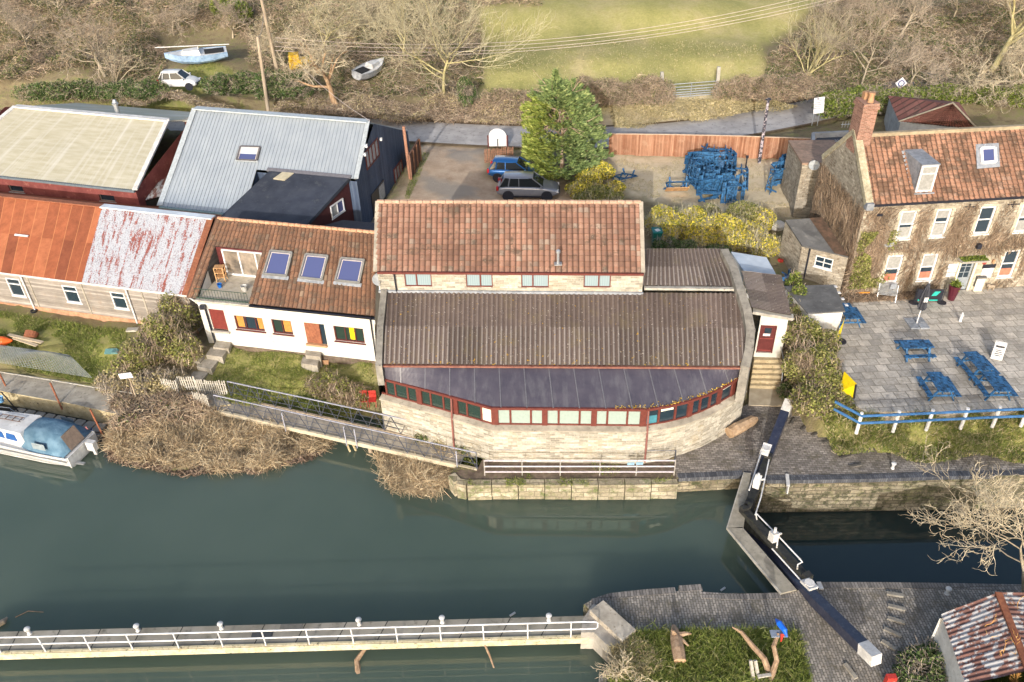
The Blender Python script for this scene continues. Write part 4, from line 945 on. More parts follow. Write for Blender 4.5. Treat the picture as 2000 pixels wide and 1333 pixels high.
# roof windows
m_rwf = mflat('roof_window_frame', (.20, .20, .19), .45)
def roof_window(parent, corners, n, fr=.1, lead=True, fm=m_rwf, pane=m_glass_sky, skirt=m_lead, hgt=.1, inner=True, bottom=.22, blind=None):
    a, b, c, d = [np.array(q) for q in corners]   # bl, br, tr, tl on the roof plane
    n = np.array(n); s = unit(b-a); u = unit(d-a); f_ = MB()
    for p_, q_ in ((a, b), (b, c), (c, d), (d, a)): f_.bar(p_+n*hgt*.7, q_+n*hgt*.7, fr, hgt*1.2, up=n)
    o = f_.build('roof_window', fm, parent); q = MB(); ins = fr*.45
    q.hexa([p_+n*hgt*.6 for p_ in (a, b, c, d)]+[p_+n*hgt*.9 for p_ in (a, b, c, d)]); q.build('pane', pane, o)
    if inner:
        q = MB(); i0 = .11
        ia, ib, ic, id_ = a+s*i0+u*i0, b-s*i0+u*i0, c-s*i0-u*i0, d+s*i0-u*i0
        for p_, q_ in ((ib, ic), (ic, id_), (id_, ia)): q.bar(p_+n*hgt*.95, q_+n*hgt*.95, .045, .02, up=n)
        q.build('inner_frame', mflat('pale_timber_sash', (.5, .45, .40), .5), o)
    if blind: q = MB(); e_, g_ = lerp(a, d, blind), lerp(b, c, blind); q.hexa([e_+n*hgt*.92, g_+n*hgt*.92, c+n*hgt*.92-u*.05, d+n*hgt*.92-u*.05, e_+n*hgt, g_+n*hgt, c+n*hgt-u*.05, d+n*hgt-u*.05]); q.build('blind', m_palebl, o)
    if lead:
        q = MB(); e = a-u*bottom-s*.12; g_ = b-u*bottom+s*.12; q.hexa([e+n*.06, g_+n*.06, b+s*.12+n*.06, a-s*.12+n*.06, e+n*.085, g_+n*.085, b+s*.12+n*.1, a-s*.12+n*.1]); q.build('flashing', skirt, o)
    return o
for bl_, br_, tr_, tl_ in (((517, 538), (562, 542), (573, 497), (531, 493)), ((587, 545), (631, 550), (643, 504), (600, 500)), ((657, 551), (704, 556), (714, 512), (669, 508))):
    cs = []
    for x, y in (bl_, br_, tr_, tl_): u, v = ruv(x, y); cs.append(rp(u, v))
    roof_window(CT, cs, nr_, hgt=.17)
# ------------------------------------------------------------------ long timber shed
TS = thing('timber_shed', 'long weatherboarded shed, left half of its iron roof rusty orange and right half flaking white', 'shed', (*P(130, 625, 1.9)[:2], 1.9))
A, B, C, D = P(-190, 509, 4.4), P(366, 578, 4.4), P(417, 426, 6.8), P(-170, 365, 6.85)
def at(u, v): return lerp(lerp(A, B, u), lerp(D, C, u), v)
us_ = (160+190)/(366+190.); u0_ = 0.26
split = .66
def uof(x, y):   # u along eave for a photo x on the eave
    p = P(x, y, 4.4); return (p-A).dot(unit(B-A))/np.linalg.norm(B-A)
uw_ = uof(160, 553); ul = uof(-40, 528)
corr_sheet('roof_sheeting', at(0, 0), at(ul, 0), at(ul, 1), at(0, 1), 60, m_flake, TS, amp=.012, seg=2, nv=4, label='pale roof sheeting')
corr_sheet('roof_sheeting', at(ul, 0), at(uw_, 0), at(uw_, 1), at(ul, 1), 86, m_rustsheet, TS, amp=.012, seg=3, nv=4, label='rusty orange roof sheeting')
corr_sheet('roof_sheeting', at(uw_, 0), at(.985, 0), at(.985, 1), at(uw_, 1), 66, m_flake, TS, amp=.014, seg=4, nv=4, label='flaking white roof sheeting')
nrm = normal_up(A, B, D)
mb = MB(); mb.hexa([at(.983, 0)+nrm*.02, at(1.002, 0)+nrm*.02, at(1.002, 1)+nrm*.02, at(.983, 1)+nrm*.02, at(.983, 0)+nrm*.07, at(1.002, 0)+nrm*.07, at(1.002, 1)+nrm*.07, at(.983, 1)+nrm*.07]); mb.build('verge', m_rust, TS)
mb = MB(); mb.bar(at(uw_, 1)+up*.03, at(1, 1)+up*.03, .5, .08); mb.build('ridge_cap', m_palebl, TS, label='pale ridge capping')
mb = MB(); mb.bar(at(0, 1)+up*.03, at(uw_, 1)+up*.03, .4, .08); mb.build('ridge_cap', m_rust, TS, label='rusty ridge capping')
mb = MB(); p = ruvp = at(uw_*.2+.22, .55); q_ = P(42, 462, 5.6); mb.bar(P(30, 460, 5.62)+nrm*.06, P(56, 463, 5.62)+nrm*.06, .12, .05, up=nrm); mb.build('roof_patch', m_wpaint, TS)
tms = unit(B-A); tms[2] = 0; nms = unit(np.cross(tms, up))
sw = W((at(0, 0)-nms*.15)[:2], (at(1, 0)-nms*.15)[:2], 1.7)
bk = -nms*10.5
mb = MB(); roofplane(mb, B+bk, A+bk, at(0, 1), at(1, 1), .06); mb.build('rear_roof', m_rustsheet, TS)
wins = [((12, 545), (38, 543), (50, 578), (26, 578)), ((121, 557), (148, 560), (161, 592), (133, 590)), ((215, 570), (242, 572), (253, 604), (226, 602)), ((313, 582), (341, 585), (352, 612), (322, 610))]
hs = [sw.rect(*v) for v in wins]; top_ = 4.34-1.7
hs = [(a, b, c, min(d, top_-.1)) for a, b, c, d in hs]
mb = MB(); wall_mesh(mb, sw, sw.L-.1, top_, hs, .04, w0=.32); mb.build('wall', m_timber_g, TS)
for u_, s_ in ((0., -1), (sw.L-.1, 1)):
    p0 = sw.pt(u_, 0); mb = MB(); mb.quad(tuple(p0), tuple(p0+bk), (*(p0+bk)[:2], 4.3), (*(p0+bk*.5)[:2], 6.7), (*p0[:2], 4.3)); mb.build('gable_wall', m_timber_g, TS)
mb = MB(); sw.box(mb, 0, sw.L-.1, -.6, .32, -.02, .04); mb.build('plinth', m_orangewall, TS)
for h in hs: window(sw, h, TS, m_wpaint, m_glass, cols=(), rows=(.68,), fw=.07, depth=.0, sill=m_wpaint, bar=.07)
mb = MB()
for x, y, x2, y2 in ((52, 540, 85, 612), (157, 553, 187, 627), (275, 567, 290, 618)):
    u_, w_ = sw.px(x, y); sw.box(mb, u_-.04, u_+.04, .3, top_, .0, .035)
mb.build('cover_strip', m_concrete, TS)
mb = MB(); sw.box(mb, 0, sw.L+.1, top_-.04, top_+.06, .03, .16); mb.build('gutter', m_wpaint, TS)
mb = MB()
for x, y in ((42, 538), (247, 564)):
    u_, w_ = sw.px(x, y); mb.cyl(sw.pt(u_, top_-.02, .1), sw.pt(u_, .12, .08), .05, n=8)
mb.build('downpipe', m_wpaint, TS)
mb = MB(); u_, w_ = sw.px(42, 538); mb.lathe(sw.pt(u_+.05, .05, .25), [(.15, -.2), (.2, .12), (.17, .12), (.13, -.05)], 12); settag(mb.build('water_tub', m_black), 'black tub under the downpipe of the timber shed', 'tub')

# ------------------------------------------------------------------ red building with cream roof
RB = thing('red_workshop', 'dark red walled workshop with cream corrugated roof at the left', 'workshop', (*P(200, 380, 3.3)[:2], 3.3))
A, B, C, D = P(-120, 331, 6.5), P(264, 372, 6.5), P(328, 236, 8.7), P(30, 209, 8.7)
D = D+(D-C)*.12*0; 
corr_sheet('roof', A, B, C, lerp(D, D, 0), 104, m_creamsheet, RB, amp=.022, seg=2, nv=10, wob=.01)
tr_ = unit(B-A); nr2 = unit(np.cross(tr_, up)); bk = -nr2*14.5; nrm = normal_up(A, B, D)
mb = MB(); mb.bar(D+up*.05, C+up*.05, .5, .12); mb.bar(B+nrm*.05, C+nrm*.05, .34, .12, up=nrm); mb.bar(A+nrm*.05, D+nrm*.05, .34, .12, up=nrm); mb.build('roof_trim', m_wpaint_old, RB)
mb = MB(); mb.bar(A+nr2*.08-up*.06, B+nr2*.08-up*.06, .16, .14); mb.build('gutter', mflat('grey_gutter', (.14, .17, .19), .5), RB)
mb = MB(); roofplane(mb, B+bk, A+bk, D, C, .08); mb.build('rear_roof', m_creamsheet, RB)
rw = W((A-nr2*.12)[:2], (B-nr2*.12-tr_*.1)[:2], 3.)
hw = [rw.rect((16, 362), (44, 365), (47, 377), (18, 374)), rw.rect((193, 380), (222, 383), (226, 396), (195, 392))]
mb = MB(); wall_mesh(mb, rw, rw.L, 3.42, hw, .18)
for p0 in (rw.pt(rw.L, 0), rw.pt(0, 0)):
    mb.quad(tuple(p0), tuple(p0+bk*.98), (*(p0+bk*.98)[:2], 6.4), (*(p0+bk*.5)[:2], 8.55), (*p0[:2], 6.42))
mb.build('wall', m_red_wall, RB)
for h in hw: window(rw, h, RB, m_concrete, m_glass, cols=(), fw=.03, depth=.14, sill=m_conc_light)
lk = C+tr_*4.5; mb = MB(); c0 = C-nr2*0+bk*.12; mb.quad((*c0[:2], 3.), (*(c0+tr_*4.5)[:2], 3.), (*(c0+tr_*4.5)[:2], 8.1), (*c0[:2], 8.1)); mb.build('link_wall', m_red_wall, RB)
mb = MB(); mb.bar(c0*1.+np.array([0, 0, 8.15-c0[2]]), c0+tr_*4.5+np.array([0, 0, 8.15-c0[2]]), .5, .12); mb.build('coping', m_conc_light, RB)
ch = P(222, 222, 8.7)+bk*.03; mb = MB(); mb.cyl(ch-up*.2, ch+up*.55, .17, n=10); mb.cyl(ch+up*.55, ch+up*.62, .24, n=10); mb.cyl(ch+up*.68, ch+up*.9, .2, .1, n=10); mb.build('flue', m_steel, RB)
LT = thing('iron_roofed_lean_to', 'small lean-to with streaky corrugated roof between the red workshop and the steel roofed workshop', 'lean-to', (*P(310, 385, 3.4)[:2], 3.4))
corr_sheet('roof', P(284, 392, 5.5), P(318, 383, 5.5), P(338, 330, 6.1), P(312, 350, 6.1), 9, m_flake2, LT, amp=.03)
mb = MB(); lw = W(P(284, 393, 5.4)[:2], P(318, 384, 5.4)[:2], 3.3); wall_mesh(mb, lw, lw.L, 2.1); mb.build('wall', m_dark, LT)

# ------------------------------------------------------------------ steel roofed workshop with blue cladding
BW = thing('blue_clad_workshop', 'workshop with pale grey profiled steel roof and dark blue timber clad gable', 'workshop', (*P(600, 420, 3.4)[:2], 3.4))
A = P(313, 403, 5.8); D = P(381, 213, 9.5); C = P(719, 239, 9.5)
B = C+(A-D)
def erf(u, v): return lerp(lerp(A, B, u), lerp(D, C, u), v)
_pl = normal_up(A, B, D)
def onroof(x, y):
    r = ray(x, y); c = np.array([0, 0, HC]); k_ = (A-c).dot(_pl)/r.dot(_pl); return c+r*k_
_r = onroof(684, 351); VC = 1-np.linalg.norm(_r-C)/np.linalg.norm(B-C); UC = .46
corr_sheet('roof', A, erf(UC, 0), erf(UC, 1), D, 23, m_steelsheet, BW, amp=.035, nv=4, box=True, wob=0)
corr_sheet('roof', erf(UC, VC), erf(1, VC), C, erf(UC, 1), 27, m_steelsheet, BW, amp=.035, nv=4, box=True, wob=0)
tb = unit(B-A); tb[2] = 0; tb = unit(tb); nb = unit(np.cross(tb, up)); half = (D-A).dot(-nb); bk = -nb*half*1.72; nrm = normal_up(A, B, D)
E0 = D+(bk-0)*(.42/1.)*1.0; 
rb_l, rb_r = D-nb*half*.82, C-nb*half*.82; drop = (9.5-5.8)*.82
rb_l = rb_l-up*drop; rb_r = rb_r-up*drop
mb = MB(); roofplane(mb, rb_r, rb_l, D, C, .08); mb.build('rear_roof', m_steelsheet, BW)
m_trim = mflat('pale_steel_trim', (.42, .46, .48), .45, .1)
mb = MB(); mb.bar(D+up*.07, C+up*.07, .6, .08); mb.bar(A+nrm*.07, D+nrm*.07, .4, .06, up=nrm); mb.bar(erf(1, VC)+nrm*.07, C+nrm*.07, .3, .06, up=nrm); mb.build('roof_trim', m_trim, BW)
mb = MB(); mb.bar(A+nb*.1-up*.05, lerp(A, B, .45)+nb*.1-up*.05, .18, .14); mb.build('gutter', mflat('green_grey_gutter', (.22, .31, .31), .5), BW)
Bc = erf(1, VC); gw = W((Bc-nb*.1-tb*.15)[:2], (rb_r+nb*.1-tb*.15)[:2], 3.3)
apex_u = (C-gw.p0).dot(gw.t)
mb = MB(); zf_ = 5.8-3.3-.05; zr_ = 9.5-3.3-.1; zb_ = rb_r[2]-3.3-.05
mb.quad(tuple(gw.pt(0, 0)), tuple(gw.pt(gw.L, 0)), tuple(gw.pt(gw.L, zb_)), tuple(gw.pt(apex_u, zr_)), tuple(gw.pt(0, Bc[2]-3.3-.1)))
fw_ = W((A-nb*.1+tb*.1)[:2], (erf(UC, 0)-nb*.1)[:2], 3.3); wall_mesh(mb, fw_, fw_.L, 2.4)
fw2 = W((erf(UC, VC))[:2], Bc[:2], 3.3); wall_mesh(mb, fw2, fw2.L, Bc[2]-3.3-.15)
p0, p1 = erf(UC, 0)-nb*.1, erf(UC, VC); mb.quad((*p0[:2], 3.3), (*p1[:2], 3.3), (*p1[:2], p1[2]-.1), (*p0[:2], 5.7))
lw = W((rb_l+tb*.15)[:2], (A+tb*.15)[:2], 3.3); af = (D-lw.p0).dot(lw.t); mb.quad(tuple(lw.pt(0, 0)), tuple(lw.pt(lw.L, 0)), tuple(lw.pt(lw.L, zf_)), tuple(lw.pt(af, zr_)), tuple(lw.pt(0, zb_)))
rw_ = W(rb_r[:2], rb_l[:2], 3.3); wall_mesh(mb, rw_, rw_.L, zb_)
mb.build('timber_wall', m_bluewood, BW)
# windows in the gable
m_grwin = mflat('grey_reflecting_pane', (.38, .38, .38), .15)
for (tl, tr, br, bl, nn_) in (((711, 298), (736, 270), (741, 304), (717, 331), 4), ((768, 331), (782, 314), (789, 345), (772, 366), 3)):
    h = gw.rect(tl, tr, br, bl); window(gw, h, BW, m_redbrown, m_grwin, cols=tuple((i+1)/nn_ for i in range(nn_-1)), fw=.07, depth=-.02, sill=None)
h = gw.rect((722, 375), (750, 357), (752, 392), (730, 418)); mb = MB(); gw.box(mb, h[0], h[1], .0, h[3], .0, .05); dq = mb.build('door', m_black, BW)
mb = MB(); gw.box(mb, h[0]+(h[1]-h[0])*.55, h[1]-.1, h[3]*.3, h[3]-.15, .052, .07); mb.build('pane', m_grwin, dq)
mb = MB()
for x, y in ((741, 272), (712, 285), (709, 302)): u_, w_ = gw.px(x, y); mb.box(gw.pt(u_, w_, .12), (.16, .22, .18))
mb.build('wall_lamp', m_wpaint, BW)
# roof window
pl = normal_up(A, B, D)
def onroof(x, y):
    r = ray(x, y); c = np.array([0, 0, HC]); k_ = (A-c).dot(pl)/r.dot(pl); return c+r*k_
roof_window(BW, [onroof(463, 314), onroof(502, 316), onroof(509, 289), onroof(471, 288)], pl, fr=.12, skirt=m_trim, bottom=.1, fm=mflat('brown_grey_frame', (.12, .11, .11), .5), blind=.45)
# felt roofed front annex
a0 = P(598, 440, 6.35); b0 = onroof(683, 351)+up*.12; c0 = onroof(527, 337)+up*.12; d0 = P(430, 424, 6.35); 
AX = [d0, a0, b0, c0]
mb = MB(); roofplane(mb, *AX, .22); mb.build('annex_roof', m_felt, BW)
mb = MB(); s0, s1 = onroof(523, 333)+pl*.08, onroof(686, 348)+pl*.08; mb.bar(s0, s1, .28, .1, up=pl); mb.build('roof_upstand', mflat('felt_upstand', (.13, .13, .15), .7), BW)
aw = W(((a0+unit(b0-a0)*.12)-tb*.1)[:2], (b0-tb*.1)[:2], 3.3)
mb = MB(); mb.quad(tuple(aw.pt(0, 0)), tuple(aw.pt(aw.L, 0)), tuple(aw.pt(aw.L, b0[2]-3.3-.2)), tuple(aw.pt(0, a0[2]-3.3-.2)))
aw2 = W(d0[:2], a0[:2], 3.3); wall_mesh(mb, aw2, aw2.L, 2.85); mb.build('annex_wall', mflat('dark_maroon_wall', (.06, .014, .014), .7), BW)
h = aw.rect((645, 405), (672, 383), (668, 410), (648, 432)); window(aw, h, BW, m_wpaint, [m_blindw, m_glass_sky], cols=(.5,), fw=.07, depth=-.03, sill=m_wpaint)
mb = MB(); q = [onroof(536, 352)+pl*.05, onroof(556, 354)+pl*.05, onroof(574, 338)+pl*.05, onroof(553, 336)+pl*.05]
zt = lerp(c0, d0, .12)
def onax(x, y):
    n_ = normal_up(AX[0], AX[1], AX[3]); r = ray(x, y); c = np.array([0, 0, HC]); k_ = (AX[0]-c).dot(n_)/r.dot(n_); return c+r*k_
q = [onax(534, 351)+up*.02, onax(556, 354)+up*.02, onax(574, 340)+up*.02, onax(552, 338)+up*.02]; mb.hexa(q+[v+up*.05 for v in q]); mb.build('roof_board', mnoise('plywood', (.42, .38, .27), (.52, .47, .34), 3, .8), BW)
# dark link between workshop and cottage
mb = MB(); q = [P(612, 446, 5.6), P(735, 458, 5.6), P(735, 436, 5.6), P(670, 430, 5.6)]; mb.hexa([v-up*2 for v in q]+q); mb.build('link_roof', mflat('dark_slate', (.05, .05, .06), .7), BW)
# propping poles along the gable
mpoles = MB()
for i, (a, b) in enumerate((((692, 322), (708, 428)), ((788, 247), (802, 350)))):
    q = P(b[0], b[1], 3.8); 
    r = ray(*a); tt = (q[0]*r[0]+q[1]*r[1])/(r[0]**2+r[1]**2); top = np.array([0, 0, HC])+r*tt
    mb = MB(); mb.cyl(q-up*.8, top, .13, .11, 10); settag(mb.build('timber_post', m_polered), ('red brown timber post standing against the front corner of the blue gable', 'red brown timber post with pipes at the rear corner of the blue gable')[i], 'post')
fz = thing('slatted_fence', 'dark brown close boarded fence at the rear corner of the blue clad workshop', 'fence', P(815, 300, 3.9))
mb = MB(); p, q = P(803, 350, 3.9), P(822, 316, 3.9); f_ = W(p[:2], q[:2], 3.85); f_.box(mb, 0, f_.L, 0, 1.9, -.05, 0.); 
mb.build('boards', mplank('brown_boards', (.10, .05, .035), (.15, .08, .055), .12, 0), fz); mb = MB(); f_.box(mb, 0, f_.L, 1.9, 1.95, -.07, .03); 
for k in range(4): f_.box(mb, f_.L*k/3-.05, f_.L*k/3+.05, 0, 1.9, 0, .1)
mb.build('post', m_picket_b, fz)

# ------------------------------------------------------------------ pub
PB = thing('ivy_clad_pub', 'two storey stone pub covered in bare creeper with orange tile roof and brick chimney', 'pub', (*P(1830, 570, 2.5)[:2], 2.5))
g0 = P(1657, 580, ZP)[:2]; EZ = 8.55; RZ = 11.3
A = P(1693, 403, EZ); Bq = P(2000, 386, EZ); tp = unit(Bq-A); tp[2] = 0; tp = unit(tp); npb = unit(np.cross(tp, up))
Lp = 16.; B = A+tp*Lp
Rr0 = P(1716, 264, RZ); dep = (Rr0-A).dot(-npb)
D = A-npb*dep+up*(RZ-EZ); C = D+tp*Lp
D = D+tp*.45; 
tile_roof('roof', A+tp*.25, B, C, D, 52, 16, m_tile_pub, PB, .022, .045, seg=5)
mb = MB(); mb.bar(D-tp*.3+up*.05, C+up*.05, .26, .2); mb.build('ridge', mnoise('mossy_ridge', (.25, .21, .14), (.38, .31, .21), 4, .9), PB)
rb1, rb0 = C-npb*dep-up*(RZ-EZ), D-npb*dep-up*(RZ-EZ)
mb = MB(); roofplane(mb, rb1, rb0, D, C, .1); mb.build('rear_roof', m_tile_pub, PB)
fwp = W((A-npb*.12)[:2], (B-npb*.12)[:2], 2.3); topw = EZ-2.3-.03
uwin = [((1761, 413), (1790, 412), (1779, 466), (1748, 468)), ((1830, 410), (1859, 408), (1845, 462), (1816, 464)), ((1916, 405), (1947, 403), (1930, 456), (1900, 458)), ((1995, 400), (2026, 398), (2010, 452), (1981, 455))]
gwin = [((1735, 500), (1765, 498), (1752, 551), (1720, 554)), ((1803, 498), (1834, 495), (1819, 546), (1790, 549)), ((1966, 490), (1994, 488), (1976, 540), (1944, 543))]
dq = [((1878, 510), (1905, 508), (1890, 560), (1862, 562))]
Hu = [fwp.rect(*v) for v in uwin]; Hg = [fwp.rect(*v) for v in gwin]; Hd = [fwp.rect(*v) for v in dq]
Hd = [(a, b, .15, d) for a, b, c, d in Hd]
Hx = [(17.2, 18.2, 3.9, 5.4)]
mb = MB(); wall_mesh(mb, fwp, fwp.L, topw, Hu+Hg+Hd, .16)
gpw = W((rb0+npb*.1-tp*.3)[:2], (fwp.pt(0, 0))[:2], 2.3)
mb.quad(tuple(gpw.pt(0, 0)), tuple(gpw.pt(gpw.L, 0)), tuple(gpw.pt(gpw.L, topw)), tuple(gpw.pt(gpw.L/2, RZ-2.3+.05)), tuple(gpw.pt(0, topw)))
bwp = W(rb1[:2], rb0[:2], 2.3); wall_mesh(mb, bwp, bwp.L, topw-.1)
mb.build('stone_wall', m_stone2, PB)
# gable parapet
mb = MB(); g_f = gpw.pt(gpw.L, topw+.12, -.15); g_t = gpw.pt(gpw.L/2, RZ-2.3+.28, -.15); g_b = gpw.pt(0, topw+.12, -.15)
mb.bar(g_f, g_t, .42, .3); mb.bar(g_t, g_b, .42, .3); mb.build('parapet', mnoise('lichened_coping', (.30, .26, .17), (.46, .42, .31), 6, .9, c3=(.13, .11, .06)), PB)
mb = MB(); mb.box(g_f+npb*.08-up*.1, (.4, .4, .4)); mb.build('kneeler', m_lead, PB)
# chimney stack
cb = g_t+tp*.25-up*.8
m_brk = mbrick('chimney_brick', (.23, .10, .07), (.35, .18, .13), (.32, .25, .2), .23, .08, .012, bump=.6)
Mx = np.stack([tp, -npb, up], 1)
mb = MB(); mb.box(cb+up*1.05, (.85, 1.15, 2.7), Mx); mb.box(cb+up*2.35, (.98, 1.28, .18), Mx); mb.box(cb+up*2.52, (.9, 1.2, .16), Mx); ch_ = mb.build('chimney', m_brk, PB)
for k, (o_, hh, r_) in enumerate(((-.33, .55, .17), (.3, .4, .19))):
    mb = MB(); c_ = cb+up*2.6+(-npb)*o_
    if k == 0: mb.lathe(c_, [(r_, 0), (r_*.8, hh*.8), (r_*1.05, hh*.82), (r_*1.05, hh), (r_*.6, hh)], 10)
    else: mb.box(c_+up*hh/2, (.32, .32, hh), Mx)
    mb.build('chimney_pot', m_terra, ch_)
# dormer and roof window
plp = normal_up(A, B, D)
def onpub(x, y, off=0.):
    r = ray(x, y); c = np.array([0, 0, HC]); k_ = (A+plp*off-c).dot(plp)/r.dot(plp); return c+r*k_
dl, dr_ = onpub(1786, 374), onpub(1818, 371)
wd_ = np.linalg.norm((dr_-dl)[:2]); dw = W(dl[:2], (dl+tp*wd_)[:2], dl[2]-.05); hD = 1.62
mb = MB(); wf = window(dw, (0., wd_, 0.02, hD), PB, m_wpaint, m_blindw, cols=(), rows=(.68,), fw=.1, depth=-.05, name='dormer_window')
mb = MB(); bkp = -npb*hD/math.tan(math.atan2(RZ-EZ, dep)); 
q0, q1 = dw.pt(-.04, hD, .12), dw.pt(wd_+.04, hD, .12); r0, r1 = q0+bkp*1.05+up*.02, q1+bkp*1.05+up*.02
mb.hexa([q0, q1, r1, r0]+[v+up*.07 for v in (q0, q1, r1, r0)])
for e in (-.03, wd_+.03): mb.quad(tuple(dw.pt(e, 0, .0)), tuple(dw.pt(e, hD, .0)), tuple(dw.pt(e, hD, .0)+bkp))
mb.build('dormer_lead', m_lead, PB)
mb = MB(); mb.bar(dw.pt(-.1, -.02, .1), dw.pt(wd_+.1, -.02, .1), .3, .05); dx_ = onpub(1774, 298, .05); mb.bar(dw.pt(-.12, 0, 0)+plp*.05, dw.pt(-.12, 0, 0)+bkp+up*hD+plp*.05, .16, .03, up=plp); mb.build('flashing', m_lead, PB)
sk = [onpub(1912, 325), onpub(1946, 322), onpub(1944, 287), onpub(1910, 289)]
mb = MB(); cc = np.mean(sk, 0); mb.hexa([cc+(v-cc)*1.32+plp*.05 for v in sk]+[cc+(v-cc)*1.32+plp*.08 for v in sk]); mb.build('flashing', m_lead, PB)
cc2 = [cc+(v-cc)*.78 for v in sk]; roof_window(PB, cc2, plp, fr=.16, fm=m_wpaint, lead=False, hgt=.14, inner=False)
# sash windows
for i, h in enumerate(Hu):
    _b = [(m_blindw, 0., .40), (m_glass, .40, .54), (m_blindw, .54, .94), (m_glass, .94, 1.)]; pn = [_b, [(m_blindw, 0., .46), (m_glass, .46, .66), (m_blindw, .66, 1.)], [(m_glass, 0., 1.)], _b][i]
    window(fwp, h, PB, m_wpaint, [pn], cols=(), rows=(.52,), fw=.10, depth=.08, sill=m_wpaint, bar=.07)
for i, h in enumerate(Hg):
    pn = [(m_salmon, .0, .30), (m_glass, .30, .5), (m_blindw if i < 2 else m_glass, .5, 1.)]
    window(fwp, h, PB, m_wpaint, [pn], cols=(), rows=(.5,), fw=.11, depth=.08, sill=m_wpaint, bar=.07)
m_greyd = mflat('grey_door', (.26, .29, .32), .4)
h = Hd[0]; q = MB(); fwp.box(q, h[0], h[1], h[2], h[3], -.15, -.08); do = q.build('door', m_greyd, PB)
for i in range(2):
    for j in range(3):
        q = MB(); x0 = h[0]+.12+i*(h[1]-h[0]-.2)/2; x1 = x0+(h[1]-h[0]-.32)/2; z0 = h[2]+(h[3]-h[2])*(.42+j*.185); fwp.box(q, x0, x1, z0, z0+(h[3]-h[2])*.16, -.079, -.06); q.build('pane', m_glass, do)
fr_ = MB(); fwp.box(fr_, h[0]-.12, h[0], h[2], h[3]+.1, -.05, .08); fwp.box(fr_, h[1], h[1]+.12, h[2], h[3]+.1, -.05, .08); fwp.box(fr_, h[0]-.12, h[1]+.12, h[3], h[3]+.12, -.05, .08); fr_.build('door_surround', m_cream, PB)
mb = MB(); fwp.box(mb, h[0]-.35, h[1]+.45, h[3]+.14, h[3]+.24, 0., .6); cn = mb.build('door_canopy', m_conc_light, PB)
mb = MB(); a_, b_ = fwp.px(1915, 497)[0], 17.; 
m_ash = mbrick('pale_ashlar', (.35, .31, .23), (.46, .415, .33), (.32, .285, .22), .7, .3, .008, bump=.3)
mb = MB()
for q0, q1, q2, q3 in ((h[1]+.14, Hg[2][0]-.02, .1, 2.5), (h[0]-.5, h[0]-.14, .1, 2.2)): fwp.box(mb, q0, q1, q2, q3, .005, .04)
for hh in Hu+Hg:
    for a, b, c, d in ((hh[0]-.2, hh[0]-.01, hh[2]-.05, hh[3]+.15), (hh[1]+.01, hh[1]+.2, hh[2]-.05, hh[3]+.15), (hh[0]-.01, hh[1]+.01, hh[3]+.02, hh[3]+.2)): fwp.box(mb, a, b, c, d, .005, .035)
mb.build('dressed_stone', m_ash, PB)
mb = MB(); fwp.box(mb, -.05, fwp.L, topw-.02, topw+.1, .06, .2); mb.build('gutter', m_black, PB)
# signs beside the door
def wsign(x0, x1, y0, y1, zlow, mat, name, parent=PB, label=None, d=.05):
    u0_, a_ = fwp.px(x0, y1); u1_, b_ = fwp.px(x1, y1); w1_ = fwp.px((x0+x1)/2, y0)[1]; q = MB(); fwp.box(q, u0_, u1_, a_, w1_, d, d+.05); return q.build(name, mat, parent, label=label)
u_, w_ = fwp.px(1927, 530); q = MB(); fwp.box(q, u_-.35, u_+.35, w_-.45, w_+.25, .045, .08); nb_ = q.build('notice_board', m_wpaint, PB, label='white notice board with black header'); q = MB(); fwp.box(q, u_-.4, u_+.4, w_+.25, w_+.5, .045, .085); q.build('header', m_black, nb_)
u_, w_ = fwp.px(1858, 527); q = MB()
q.lathe((0, 0, 0), [(.01, 0)], 3) if False else None
for dz, rr_x in ((.3, .3), (.0, .28), (-.32, .27)): fwp.box(q, u_-rr_x, u_+rr_x, w_+dz-.13, w_+dz+.13, .04, .08)
q.build('opening_sign', m_wpaint, PB, label='stacked white oval boards beside the door')
u_, w_ = fwp.px(1922, 512); q = MB(); q.cyl(fwp.pt(u_, w_, .04), fwp.pt(u_, w_, .09), .14, n=12); q.build('round_plaque', mflat('red_plaque', (.3, .05, .04), .5), PB)
u_, w_ = fwp.px(1938, 509); q = MB(); q.box(fwp.pt(u_, w_, .12), (.12, .16, .22)); q.build('wall_lamp', m_terra, PB)
q = MB(); u_, w_ = fwp.px(1908, 478); q.box(fwp.pt(u_, w_, .2), (.25, .25, .3)); u_, w_ = fwp.px(1716, 418); q.box(fwp.pt(u_, w_, .12), (.3, .2, .12)); q.build('floodlight', m_black, PB)
q = MB()
for x, y in ((1893, 404), (1979, 399)): u_, w_ = fwp.px(x, y); fwp.box(q, u_-.35, u_+.35, w_-.03, w_+.03, .02, .05); fwp.box(q, u_-.03, u_+.03, w_-.18, w_+.18, .02, .05)
q.build('tie_plate', m_black, PB)
dish(PB, P(1736, 473, 6.1), (-.1, -1, .5), .33)
